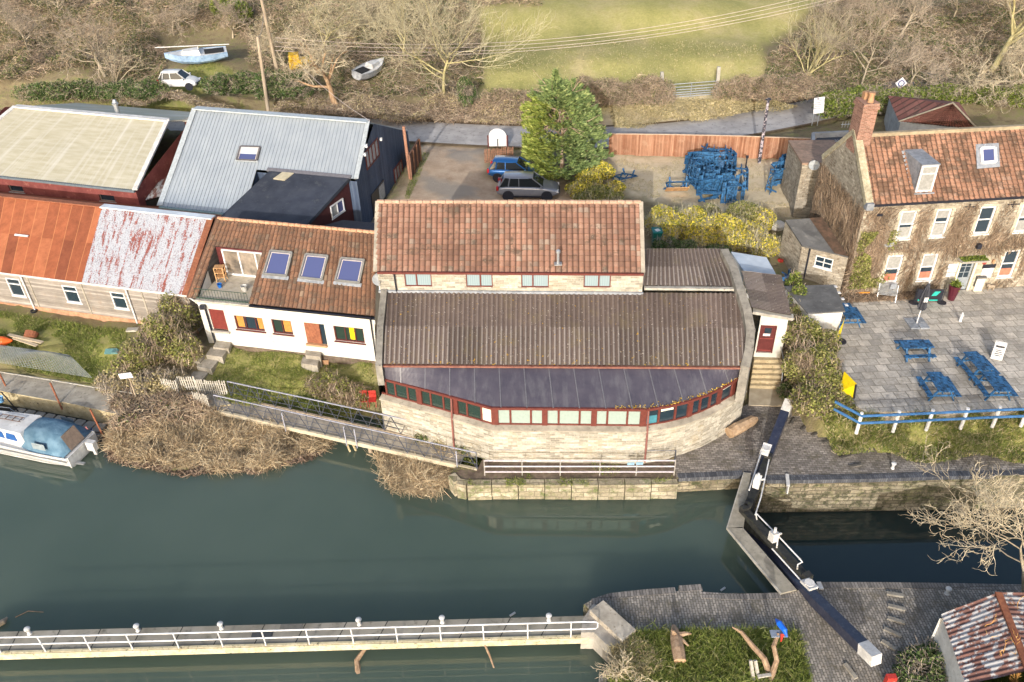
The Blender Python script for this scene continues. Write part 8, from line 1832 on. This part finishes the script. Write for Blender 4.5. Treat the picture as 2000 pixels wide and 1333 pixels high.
def bare_tree(label, base, H, seed, mt, mtw, group='bare trees behind the lane', cat='tree', name='bare_tree', tl=2, **k):
    lv = grow(base, H, seed, **k); t = thing(name, label, cat, base, group); V, F = tubes(lv[:tl], 7); mk('trunk', V, F, mt, t, uv=np.zeros((len(F)*4, 2)), smooth=True); V, F = tubes(lv[tl:], 3); mk('crown', V, F, mtw, t, uv=np.zeros((len(F)*4, 2))); return t
D4 = ((8, .80, 62), (7, .62, 50), (6, .55, 45), (5, .5, 42)); DF = ((9, .85, 58), (8, .62, 44), (6, .55, 38), (5, .5, 36))
bare_tree('large grey brown bare tree at the upper left above the white hatchback', G(205, 150), 7.2, 21, m_bark, m_twig_grey, lv=D4, spread=1.1, r0=.17)
bare_tree('pale many stemmed dead bush left of the white hatchback', G(226, 165), 3.4, 22, m_twig_pale, m_twig_pale, stems=9, lv=((4, .5, 30), (4, .5, 34), (3, .5, 34)), r0=.04, tr=.75, spread=1.2, name='dead_bush', cat='bush')
bare_tree('bare tree with thick orange brown trunk standing beside the lane', G(656, 205), 9.0, 23, m_bark_o, m_twig_pale, lv=D4, spread=1.25, r0=.30, tr=.40, crook=.2)
bare_tree('yellowish fan shaped bare tree right of centre left, nearest the field edge', G(868, 194), 9.2, 24, m_bark_y, m_twig_yel, lv=DF, spread=1.3, r0=.17, upb=.3, tr=.46, crook=.1)
bare_tree('yellowish bare tree behind the orange trunked tree', G(625, 120), 7.5, 25, m_bark_y, m_twig_yel, lv=D4, spread=1.1, r0=.17)
bare_tree('slim pale bare tree at the top between the two large pale trees', G(790, 115), 6.5, 26, m_bark_y, m_twig_yel, lv=DF, spread=1.0, r0=.12, upb=.35)
bare_tree('yellow green fan of bare stems at the left edge of the right wood', G(1578, 150), 5.6, 27, m_bark_y, m_twig_yel, stems=8, lv=((6, .55, 34), (5, .55, 34), (4, .5, 34)), r0=.07, tr=.62, upb=.5, spread=1.4)
bare_tree('grey straight stemmed bare tree beside the yellow fan in the right wood', G(1680, 175), 6.5, 28, m_bark, m_twig_grey, lv=D4, spread=.9, r0=.12, tr=.6, crook=.08)
bare_tree('large spreading bare tree with white arching limbs in the right wood', G(1890, 190), 7.2, 29, m_bark, m_twig_pale, lv=((7, .85, 70), (6, .6, 48), (5, .5, 42), (4, .5, 40)), spread=1.6, r0=.22, tr=.34, upb=.12, crook=.2)
bare_tree('tall mossy bare tree at the top right corner of the wood', G(1935, 140), 9.5, 30, m_bark_y, m_twig_pale, lv=D4, spread=1.1, r0=.30, tr=.5)
bare_tree('low grey bare tree behind the brick chimney', G(1775, 175), 5.2, 31, m_bark, m_twig_grey, lv=D4, spread=1.3, r0=.12)
bare_tree('pale bare tree at the far right edge of the wood', G(2010, 190), 6.5, 32, m_bark, m_twig_pale, lv=D4, spread=1.3, r0=.16)
bare_tree('brown bare tree at the top of the wood above the diamond sign', G(1760, 70), 6., 33, m_bark, m_twig_grey, lv=D4, spread=1.2, r0=.15)
bare_tree('reddish brown bare tree at the top left of the right wood', G(1640, 75), 5., 34, m_bark, m_twig_grey, lv=D4, spread=1.0, r0=.12)
bare_tree('bare tree at the top edge above the mossy tree', G(1860, 40), 6., 35, m_bark, m_twig_grey, lv=D4, spread=1.2, r0=.14)
bare_tree('small grey bare tree at the far upper left', G(60, 110), 5., 36, m_bark, m_twig_grey, lv=D4, spread=1.3, r0=.12)
bare_tree('small bare tree on the hedge line behind the blue sailing boat', G(340, 70), 4.6, 37, m_bark, m_twig_grey, lv=D4, spread=1.3, r0=.11)
bare_tree('low bare tree left of the power pole at the top', G(455, 75), 4.4, 38, m_bark, m_twig_grey, lv=D4, spread=1.3, r0=.1)
bare_tree('bare sapling behind the derelict grey boat', G(725, 80), 5.2, 39, m_bark, m_twig_pale, lv=D4, spread=1.0, r0=.11)
bare_tree('bare bush at the left of the yellow scrap machine', G(555, 130), 4.6, 40, m_bark, m_twig_pale, lv=D4, spread=1.3, r0=.11)
bare_tree('young bare tree at the top left corner', G(120, 40), 4.5, 41, m_bark, m_twig_grey, lv=D4, spread=1.2, r0=.1)
bare_tree('leaning broken pale tree beside the ivy column', G(875, 196), 3.8, 42, m_bark, m_twig_pale, lv=((5, .6, 60), (4, .5, 45), (4, .5, 40)), lean=(-.6, 0), r0=.10, droop=.5)
bare_tree('bare spreading tree beside the rusty shed at the right edge', P(1995, 1180, ZQ), 6.6, 43, m_bark, m_twig_pale, group='bare trees by the lock', lv=((8, .75, 58), (7, .6, 45), (6, .52, 40), (5, .5, 36)), spread=1.25, r0=.095, tr=.42, lean=(-.28, .12), upb=.25)
bare_tree('orange stemmed willow bush in front of the rusty shed', P(1975, 1352, ZQ), 3.0, 44, m_twig_or, m_twig_or, group='bare trees by the lock', stems=9, lv=((4, .5, 30), (4, .5, 32), (3, .5, 30)), r0=.025, tr=.6, spread=1.3, name='willow_bush', cat='bush')
bare_tree('tangled dead branches hanging over the water at the island corner', P(1232, 1325, 1.0), 1.5, 45, m_twig_pale, m_twig_pale, group='bare trees by the lock', stems=5, lv=((5, .7, 50), (4, .6, 50), (3, .5, 40)), r0=.035, tr=.5, spread=1.5, lean=(-.9, .1), upb=0., name='dead_branches', cat='branches')
bare_tree('tall bare shoots of a bush by the quay at the right edge', P(2010, 985, .2), 3.0, 46, m_twig_pale, m_twig_pale, group='bare trees by the lock', stems=4, lv=((4, .6, 38), (4, .5, 36), (3, .5, 34)), r0=.03, tr=.6, name='bare_bush', cat='bush') if False else None
# ------------------------------------------------------------------ thickets
def thicket(name, label, poly, n, seed, ms, ml, H=1.2, leaf=.5, slen=(.5, 1.3), w=.016, lsize=.075, z0=None, f=.16, cat='thicket'):
    X, Y = scatter(poly, n, seed); r = np.random.default_rng(seed+1); hm = H*np.clip(.5+.6*nz(X, Y, f, seed+2), .06, 1.3); Z = (gz(X, Y) if z0 is None else np.full(len(X), z0))+hm*r.uniform(.15, 1., len(X))
    d = r.normal(size=(len(X), 3))*[1, 1, .5]+[0, 0, .35]; d /= np.linalg.norm(d, axis=1, keepdims=True); d *= r.uniform(*slen, (len(X), 1))
    t = thing(name, label, cat, (X.mean(), Y.mean(), Z.min()), kind='stuff'); C = np.stack([X, Y, Z], 1); sticks('stems', C-d*.5, d, w, ms, t, seed, .3)
    if leaf:
        nl = int(n*leaf); X, Y = scatter(poly, nl*2, seed+9); m = nz(X, Y, f*1.5, seed+4)+r.uniform(-.4, .4, len(X)) > .05; X, Y = X[m], Y[m]; hm = H*np.clip(.5+.6*nz(X, Y, f, seed+2), .06, 1.3); Z = (gz(X, Y) if z0 is None else np.full(len(X), z0))+hm*r.uniform(.3, 1.02, len(X)); cards('leaves', np.stack([X, Y, Z], 1), lsize, ml, t, seed+3, .7)
    return t
def gpoly(pts): return [tuple(G(x, y)[:2]) for x, y in pts]
thicket('bramble_thicket', 'brown bramble and ivy thicket covering the slope at the upper left', gpoly([(-30, 165), (60, 160), (200, 140), (320, 150), (330, 110), (300, 60), (450, 60), (500, 100), (490, 0), (-30, 0)]), 19000, 50, m_bramble, m_bram_leaf, 1.5, 1.5)
thicket('bramble_thicket', 'brown bramble thicket between the poles and the field edge', gpoly([(490, 140), (560, 190), (640, 200), (760, 195), (900, 190), (945, 170), (935, 60), (900, 0), (480, 0)]), 16000, 51, m_bramble, m_bram_leaf, 1.3, 1.3)
thicket('bramble_thicket', 'brown undergrowth beneath the bare trees of the right wood', gpoly([(1490, 175), (1600, 190), (1750, 190), (2010, 195), (2010, 0), (1640, 0), (1560, 60), (1500, 110)]), 17000, 52, m_bramble, m_bram_leaf, .9, 1.5)
thicket('verge_scrub', 'dry brown verge vegetation on the bank along the far side of the lane', gpoly([(600, 200), (760, 200), (900, 196), (1040, 205), (1120, 215), (1150, 250), (1000, 243), (850, 240), (700, 232), (600, 226)]), 12000, 53, m_bramble, m_grassd, .8, .5, (.4, 1.0))
thicket('verge_scrub', 'dry brown bank vegetation behind the workshop roofs', gpoly([(200, 215), (420, 205), (600, 212), (600, 230), (420, 225), (200, 228)]), 5000, 54, m_bramble, m_grassd, .5, .4, (.3, .8))
thicket('verge_scrub', 'pale dry grass verge below the field gate', gpoly([(1190, 205), (1290, 197), (1400, 195), (1470, 195), (1560, 208), (1480, 218), (1360, 238), (1250, 250), (1200, 250)]), 9000, 55, m_grassd, m_grassd, .35, .5, (.2, .55), .012)
thicket('bramble_thicket', 'small brown thicket at the top of the field', gpoly([(930, 20), (1060, 15), (1060, -20), (930, -20)]), 2500, 56, m_bramble, m_bram_leaf, 1.2, .3)
# ------------------------------------------------------------------ hedges and shrubs
def hedge(name, label, line, wid, H, n, seed, ml, ms, size=.07, twig=.3, cat='hedge', group=None, zoff=0., gap=.12, f=.5):
    pts = np.array([G(x, y) for x, y in line]); C = []; Rr = []; r = np.random.default_rng(seed); q = resample(pts, .55)
    for p in q: h_ = H*r.uniform(.8, 1.15); C.append((p[0]+r.normal(0, .08), p[1]+r.normal(0, .08), p[2]+h_*.45+zoff)); Rr.append((wid*.62*r.uniform(.85, 1.15), wid*.55*r.uniform(.85, 1.15), h_*.56))
    t = thing(name, label, cat, (*pts.mean(0)[:2], pts[:, 2].min()), group); p = blob(C, Rr, n, seed, .6, gap, f); cards('foliage', p, size, ml, t, seed, .65)
    if twig: 
        p2 = blob(C, Rr, int(n*twig), seed+1, .3, .0); d = rvec(len(p2), r)*r.uniform(.25, .7, (len(p2), 1)); d[:, 2] = np.abs(d[:, 2]); sticks('twigs', p2-d*.4, d, .012, ms, t, seed)
    return t
hedge('ivy_hedge', 'long dark green ivy hedge behind the cream roofed workshop', [(60, 195), (130, 192), (200, 190), (310, 190)], 1.9, 1.5, 16000, 60, m_ivy, m_twig_grey, .085)
hedge('ivy_hedge', 'dark green ivy hedge left of the tall timber pole', [(420, 182), (470, 180), (495, 180)], 1.7, 1.6, 8000, 61, m_ivy, m_twig_grey, .085)
hedge('ivy_hedge', 'dense dark green ivy mound right of the tall timber pole', [(525, 188), (560, 184), (590, 188)], 2.1, 2.1, 10000, 62, m_ivy, m_twig_grey, .085)
hedge('ivy_column', 'dark ivy covered stump beside the pale tree', [(905, 205), (912, 205)], 1.2, 2.4, 3500, 63, m_ivy, m_twig_grey, .08, cat='stump')
hedge('brown_hedge', 'twiggy brown hedge left of the field gate', [(1140, 205), (1200, 203), (1250, 205), (1290, 206)], 2.0, 2.3, 7000, 64, m_bram_leaf, m_bramble, .06, 2.6)
hedge('brown_hedge', 'twiggy brown hedge right of the field gate', [(1415, 195), (1450, 195), (1500, 196), (1560, 192)], 2.0, 2.0, 5000, 65, m_bram_leaf, m_bramble, .06, 3.0)
hedge('brown_hedge', 'low brown hedge bordering the field behind the conifer', [(960, 205), (1020, 205), (1070, 208)], 1.6, 1.3, 2500, 66, m_bram_leaf, m_bramble, .06, 3.)
hedge('green_hedge', 'bright yellow green hedge between the lane sign and the brick chimney', [(1612, 225), (1650, 222), (1690, 218), (1730, 218)], 2.4, 2.1, 14000, 67, m_green, m_twig_grey, .08)
hedge('green_hedge', 'green hedge behind the hipped outbuilding', [(1760, 205), (1810, 200), (1870, 195), (1890, 200)], 1.8, 1.5, 8000, 68, m_green, m_twig_grey, .08)
hedge('green_hedge', 'green hedge at the right edge behind the pub', [(1925, 205), (1960, 208), (2005, 208)], 1.8, 1.6, 7000, 69, m_green, m_twig_grey, .08)
def shrub(name, label, blobs, n, seed, ml, ms, size=.07, twig=.3, z=None, group=None, gap=.1, f=.6, cat='shrub', parent=None):
    C = []; Rr = []
    for x, y, rx, h in blobs:
        g0 = G(x, y); C.append((g0[0], g0[1], g0[2]+h*.48)); Rr.append((rx, rx*.9, h*.56))
    t = thing(name, label, cat, (C[0][0], C[0][1], min(c[2]-r_[2] for c, r_ in zip(C, Rr))), group); r = np.random.default_rng(seed); p = blob(C, Rr, n, seed, .5, gap, f); cards('foliage', p, size, ml, t, seed, .65)
    if twig: p2 = blob(C, Rr, int(n*twig), seed+1, .3, .0); d = rvec(len(p2), r)*r.uniform(.25, .8, (len(p2), 1)); d[:, 2] = np.abs(d[:, 2]); sticks('twigs', p2-d*.4, d, .012, ms, t, seed)
    return t
shrub('yellow_shrub', 'yellow green shrub at the foot of the conifer', [(1150, 372, 1.0, 1.5), (1130, 385, 1.0, 1.1), (1175, 352, .9, 1.4), (1200, 378, .8, .9)], 9000, 70, m_yellowl, m_twig_yel, .075)
shrub('olive_shrub', 'olive green shrub in front of the yellow one by the conifer', [(1165, 395, 1.1, 1.1), (1190, 400, 1., .9), (1140, 398, .8, .8)], 5000, 71, m_olive, m_twig_yel, .075)
for i, (bl, lb) in enumerate((([(1288, 455, 1.0, 1.9), (1300, 470, .9, 1.5)], 'bright yellow shrub at the left end of the row behind the corrugated roof'), ([(1345, 462, 1.2, 2.0), (1370, 475, 1.1, 1.8)], 'golden shrub second from the left in the row behind the corrugated roof'), ([(1402, 472, 1.2, 1.9), (1425, 480, 1., 1.9)], 'golden shrub in the middle of the row below the heap of tables'), ([(1460, 485, 1.2, 1.7), (1490, 497, 1.0, 1.4), (1480, 450, 1.1, 1.5)], 'yellow green shrub at the right end of the row by the annex'))):
    shrub('yellow_shrub', lb, bl, 9000, 72+i, m_yellowl, m_twig_yel, .07, .9, group='yellow shrubs behind the corrugated roof', gap=.16)
shrub('olive_shrub', 'olive shrub mixed among the yellow ones near the table heap', [(1450, 440, 1.3, 1.6), (1385, 430, .8, 1.1), (1320, 440, .8, 1.2)], 9000, 77, m_olive, m_twig_yel, .07, .8)
shrub('ivy_bush', 'dark ivy bush in shade behind the corrugated side roof', [(1300, 492, .9, 1.), (1340, 500, 1., 1.), (1400, 505, 1., .8)], 7000, 78, m_ivy, m_twig_grey, .07)
shrub('garden_bush', 'large brown and green overgrown bush between the timber shed and the white cottage', [(330, 690, 1.5, 2.5), (360, 655, 1.2, 2.8), (290, 715, 1.3, 1.9), (370, 710, .9, 1.9), (255, 735, 1.2, 1.0)], 15000, 79, m_olive, m_bramble, .07, .9)
shrub('garden_bush', 'low grey green scrub around the white notice', [(225, 755, 1.1, .7), (300, 755, 1.2, .8), (340, 755, 1., .7)], 5000, 80, m_grassd, m_twig_grey, .06, .8)
shrub('porch_bush', 'big olive and tan bush filling the corner between porch steps and patio', [(1560, 690, 1.2, 2.2), (1580, 740, 1.4, 2.1), (1600, 775, 1.3, 1.7), (1555, 760, 1., 1.9), (1600, 700, 1.0, 1.8), (1585, 800, 1.2, 1.2), (1625, 800, 1., .9), (1550, 650, .7, 1.8)], 26000, 81, m_olive, m_bramble, .065, .5)
shrub('porch_creeper', 'yellow green creeper hanging over the corner of the hut roof', [(1548, 622, .6, 2.2), (1540, 600, .5, 2.4)], 4000, 82, m_green, m_bramble, .065, .3)
shrub('garden_shrub', 'yellowing shrub behind the footbridge at the end of the lawn', [(640, 770, .9, 1.4), (665, 778, .8, 1.3), (695, 785, .9, 1.), (620, 765, .6, 1.)], 5500, 83, m_olive, m_bramble, .06, 1.2)
shrub('evergreen_bush', 'dark evergreen bush by the bottom of the handrail', [(1535, 775, .5, .8)], 1500, 84, m_ivy, m_twig_grey, .06)
shrub('evergreen_bush', 'dark green shrub at the bottom right in front of the rusty shed', [(1810, 1320, 1.1, 1.1), (1840, 1300, .9, 1.0), (1790, 1345, 1., .9)], 7000, 85, m_ivy, m_twig_grey, .06)
shrub('planting_strip', 'spiky green plants along the foot of the stone wall behind the footbridge', [(790, 850, .6, .7), (830, 858, .6, .7), (870, 868, .6, .6), (910, 880, .5, .5), (760, 840, .6, .7)], 4500, 86, m_ivy, m_grassd, .06, .8)
shrub('bright_bush', 'bright green bush at the top of the slope right of the pole', [(470, 45, 1.6, 2.2), (435, 30, 1.2, 1.8)], 6000, 87, m_green, m_twig_grey, .09)
# planter plant, canopy moss
p = pp+up*1.0; r = np.random.default_rng(3); cards('plant', p+r.normal(0, .13, (260, 3))*[1, 1, .8]+[0, 0, .1], .06, m_green, pln, 3)
hcn = Hd[0]; r = np.random.default_rng(4); q = np.array([fwp.pt(r.uniform(hcn[0]-.3, hcn[1]+.4), hcn[3]+.26+r.uniform(0, .08), r.uniform(.02, .58)) for _ in range(700)]); cards('moss', q, .05, m_green, cn, 4)
# ------------------------------------------------------------------ conifer
cb0 = P(1098, 345, 3.9); CF = thing('conifer', 'tall broad green conifer with yellow green left side beside the parked cars', 'tree', cb0)
r = np.random.default_rng(90); NB = 760; u_ = r.uniform(0, 1, NB)**.85; th_ = r.uniform(0, 2*math.pi, NB); zz = .7+u_*6.3
prof_ = np.interp(zz, [.5, 1.2, 2.4, 3.8, 5.2, 6.2, 7.2], [2.2, 2.75, 2.95, 2.9, 2.5, 1.9, 1.1])*(1+.16*np.sin(th_*3+1)+.12*np.sin(th_*5+zz)); rr2 = prof_*r.uniform(.70, 1.12, NB)
tip = cb0+np.stack([np.cos(th_)*rr2-.05*zz, np.sin(th_)*rr2, zz], 1); Cc = []; Dd = []
for i in range(NB):
    k = 64; out = unit(np.array([math.cos(th_[i]), math.sin(th_[i]), .25-.1*r.uniform()])); s = r.uniform(0, 1, k)[:, None]; lat = np.cross(out, up); c = tip[i]-out*s*.75+lat*(r.normal(0, .18, (k, 1))*(s+.3))+np.array([0, 0, 1])*r.normal(0, .10, (k, 1)); Cc.append(c); Dd.append(out*.8+lat*r.normal(0, .5, (k, 1))+np.array([0, 0, .25]))
Cc = np.concatenate(Cc); Dd = np.concatenate(Dd)
tops = [(cb0+np.array([-.55, 0, 0]), 8.0), (cb0+np.array([.7, .3, 0]), 7.2), (cb0+np.array([-1.3, .4, 0]), 6.9), (cb0+np.array([.1, -.2, 0]), 7.1)]
for b_, h_ in tops:
    k = 420; t_ = r.uniform(0, 1, k); rad = .5*(1-t_)+.08; a_ = r.uniform(0, 6.28, k); c = b_+np.stack([np.cos(a_)*rad, np.sin(a_)*rad, h_-1.6*(1-t_)], 1); Cc = np.concatenate([Cc, c]); Dd = np.concatenate([Dd, np.stack([np.cos(a_), np.sin(a_), np.full(k, 1.2)], 1)])
_k = nz3(Cc, .55, 8) > -.45; Cc, Dd = Cc[_k], Dd[_k]; Dd = Dd/np.linalg.norm(Dd, axis=1, keepdims=True); yl = (Cc[:, 0]-cb0[0]+r.normal(0, .6, len(Cc)) < -.7) & (Cc[:, 2] < 9.8)
cards('crown', Cc[~yl], .15, m_conif, CF, 91, .33, Dd[~yl]); cards('crown', Cc[yl], .15, m_conif_y, CF, 92, .33, Dd[yl], label='yellow green side of the crown')
lv = grow(cb0, 7.2, 93, stems=1, lv=((40, .27, 80), (5, .5, 45)), r0=.18, tr=.82, upb=.0, crook=.03); V, F = tubes(lv, 5); mk('trunk', V, F, mnoise('pinkish_bark', (.34, .24, .17), (.5, .38, .28), 6, .9), CF, uv=np.zeros((len(F)*4, 2)))
# ------------------------------------------------------------------ reeds
def reeds(label, poly, n, seed, z=0.05, H=(.4, 1.05), cen=None):
    X, Y = scatter(poly, n, seed); r = np.random.default_rng(seed); keep = nz(X, Y, .45, seed) > r.uniform(-1.1, -.2, len(X)); X, Y = X[keep], Y[keep]; k = len(X); g_ = np.maximum(gz(X, Y)*.9, z); a = nz(X, Y, .25, seed+3)*2.5
    d = np.stack([np.cos(a)*.5+r.normal(0, .5, k), np.sin(a)*.5-.25+r.normal(0, .5, k), r.uniform(.35, 1.3, k)], 1); d /= np.linalg.norm(d, axis=1, keepdims=True); d *= r.uniform(*H, (k, 1))*np.clip(.75+.6*nz(X, Y, .5, seed+7), .25, 1.4)[:, None]; t = thing('reed_bed', label, 'reeds', (X.mean(), Y.mean(), 0.), kind='stuff')
    sticks('reed_stems', np.stack([X, Y, g_], 1), d, .012, m_reed, t, seed, .45)
    k2 = k//2; sticks('fallen_stems', np.stack([X[:k2]+.2, Y[:k2], g_[:k2]+.05], 1), d[:k2]*[1, 1, .15], .014, m_reed, t, seed+1, .4)
reeds('tan dead reed bed along the water below the footbridge', [tuple(P(x, y, .2)[:2]) for x, y in ((208, 850), (240, 810), (300, 800), (380, 812), (470, 828), (560, 838), (640, 850), (636, 866), (590, 892), (450, 918), (330, 905), (230, 895))], 30000, 100)
reeds('tan dead reed clump under the right end of the footbridge', [tuple(P(x, y, .2)[:2]) for x, y in ((735, 890), (770, 870), (830, 885), (872, 905), (868, 940), (830, 965), (770, 955), (745, 925))], 8000, 101, H=(.5, 1.3))
thicket('bramble_thicket', 'grey tangled brambles between the towpath and the picket gate', [tuple(P(x, y, .7)[:2]) for x, y in ((215, 815), (240, 770), (400, 790), (420, 820), (300, 830), (230, 850))], 6000, 102, m_bramble, m_bram_leaf, .9, .2)
m_wet = mleaf('wet_debris', [(0, (.09, .06, .045)), (.6, (.17, .12, .09)), (1, (.34, .26, .18))], trans=0)
thicket('wet_debris', 'dark wet reed debris floating along the edge of the reed bed', [tuple(P(x, y, .05)[:2]) for x, y in ((205, 872), (300, 880), (450, 890), (590, 868), (640, 850), (650, 868), (600, 900), (540, 910), (500, 925), (430, 918), (360, 930), (280, 912), (220, 900))], 9000, 104, m_wet, m_wet, .12, .0, (.2, .8), .02, z0=.0)
# ------------------------------------------------------------------ grasses
def grass(label, poly, n, seed, mat, h=.12, z=None, w=.012, name='grass_tufts', msk=None):
    X, Y = scatter(poly, n, seed); r = np.random.default_rng(seed)
    if msk is not None: k = nz(X, Y, .3, seed) > msk; X, Y = X[k], Y[k]
    k = len(X); Z = gz(X, Y) if z is None else np.full(k, z); d = np.stack([r.normal(0, .5, k), r.normal(0, .5, k), np.full(k, 1.)], 1)*h*r.uniform(.5, 1.6, (k, 1))
    settag(sticks(name, np.stack([X, Y, Z-.02], 1), d, w, mat, None, seed, .35), label, 'grass', kind='stuff')
grass('short green lawn grass in front of the white cottage', lawn, 14000, 110, m_grassb, .09)
grass('rough green grass in the garden below the timber shed', lawn2, 16000, 111, m_grassb, .16, msk=-.5)
grass('green and straw grass on the bank below the patio fence', banks, 22000, 112, m_grassb, .20, msk=-.6)
grass('straw coloured grass on the bank below the patio fence', banks, 8000, 113, m_grassd, .22)
grass('long green grass on the island', gr_i, 26000, 114, m_grassb, .26, z=ZQ+.06)
grass('straw coloured grass on the left edge of the island', polyP([(1195, 1270), (1250, 1255), (1300, 1300), (1260, 1333), (1200, 1333)], ZQ), 4000, 115, m_grassd, .26, z=ZQ+.06)
grass('green grass in front of the rusty shed', gr_j, 9000, 116, m_grassb, .22, z=ZQ+.06)
grass('tufty field grass near the hedge', field[:5]+[tuple(P(1200, 60, 7)[:2]), tuple(P(950, 100, 6)[:2])], 5000, 117, m_grassd, .13, w=.02)
grass('pale dry tufts in the rear yard', garden, 9000, 118, m_grassd, .12, msk=.1)
grass('green tufts on the bank by the footbridge', bank2, 5000, 119, m_grassb, .2)
grass('weeds on the river ledge', ledge, 3500, 120, m_grassb, .10, z=.93, msk=.45)
grass('green weeds growing on the coping of the river wall', [tuple(P(x, y, .97)[:2]) for x, y in ((915, 936), (1320, 936), (1320, 948), (915, 950))], 2200, 121, m_grassb, .12, z=.97, msk=.1)
grass('grass edging of the gravel yard', polyP([(800, 350), (825, 300), (840, 300), (800, 385), (790, 385)], 3.9), 1500, 122, m_grassb, .12)
grass('bright verge grass behind the workshops', verge, 6000, 123, m_grassb, .25)
X, Y = scatter(polyP([(775, 398), (1260, 398), (1260, 392), (960, 385), (775, 392)], 3.9), 10, 3)
# ------------------------------------------------------------------ bare creeper over the pub
def creeper(wf, L_, Ht, n, seed, holes, parent, dens, w=.013, mat=m_ivybrown, fan=.5, apex=None):
    r = np.random.default_rng(seed); U = r.uniform(0, L_, n); Wz = r.uniform(0.1, Ht, n)
    k = dens(U, Wz)+.45*nz(U, Wz, .35, seed) > r.uniform(0, 1, n)
    for a, b, c, d in holes: k &= ~((U > a-.12) & (U < b+.12) & (Wz > c-.15) & (Wz < d+.2))
    U, Wz = U[k], Wz[k]; n = len(U); a = r.normal(0, .55, n)+nz(U, Wz, .3, seed+1)*.8; l = r.uniform(.3, 1.0, n); du = np.sin(a)*l; dw = np.cos(a)*l
    P0 = wf.p0[None]+wf.t[None]*U[:, None]+up[None]*Wz[:, None]+wf.n[None]*r.uniform(.02, .10, (n, 1)); D = wf.t[None]*du[:, None]+up[None]*dw[:, None]+wf.n[None]*r.normal(0, .02, (n, 1))
    return sticks('creeper', P0-D*.5, D, w, mat, parent, seed, .12)
allh = Hu+Hg+[(Hd[0][0]-.8, Hd[0][1]+.9, 0, Hd[0][3]+.2)]
creeper(fwp, fwp.L, topw-.2, 26000, 130, allh, PB, lambda u, w_: .26+.35*(w_ < 4.2)*(w_ > 2.6)-.12*(w_ > 5)+.3*(u < 1.6))
creeper(gpw, gpw.L, 5.9, 15000, 131, [], PB, lambda u, w_: .6+0*u, .012)
r = np.random.default_rng(5); n = 5200; U = np.clip(r.normal(.9, .55, n), .05, 2.2)+r.uniform(0, .3, n); Wz = r.uniform(.8, 4.6, n); k = (nz(U, Wz, .3, 6) > -.25); U, Wz = U[k], Wz[k]
cards('ivy_leaves', fwp.p0[None]+fwp.t[None]*U[:, None]+up[None]*Wz[:, None]+fwp.n[None]*r.uniform(.03, .22, (len(U), 1)), .065, m_olive, PB, 7)
pl = [fwp.pt(u, 0.05, .05) for u in (0, fwp.L*.55)]; d_poly = [tuple(fwp.pt(0, 0, .05)[:2]), tuple(fwp.pt(fwp.L*.33, 0, .05)[:2]), tuple(fwp.pt(fwp.L*.33, 0, .7)[:2]), tuple(fwp.pt(0, 0, .7)[:2])]
thicket('cut_creeper', 'pile of brown creeper stems along the foot of the pub wall', d_poly, 2600, 132, m_ivybrown, m_ivybrown, .4, .0, (.2, .6), .014, z0=ZP)
# dark leaf litter and fallen yellow leaves at the curved roof edge (real scraps)
r = np.random.default_rng(8); q = []
for _ in range(260):
    t = r.uniform(.62, .99)*1.; f_ = fpt(t); b_ = lerp(eb[0], eb[1], t); v = min(1, abs(r.normal(0, .05))); q.append(lerp(f_, b_, v)+up*.05)
for _ in range(150): t = r.uniform(.2, .95); q.append(lerp(eb[0], eb[1], t)+np.array([0, .05+abs(r.normal(0, .12)), .2]))
cards('fallen_leaves', np.array(q), .04, mleaf('fallen_yellow_leaf', [(0, (.35, .2, .02)), (.6, (.6, .4, .03)), (1, (.6, .58, .5))]), B1, 9)
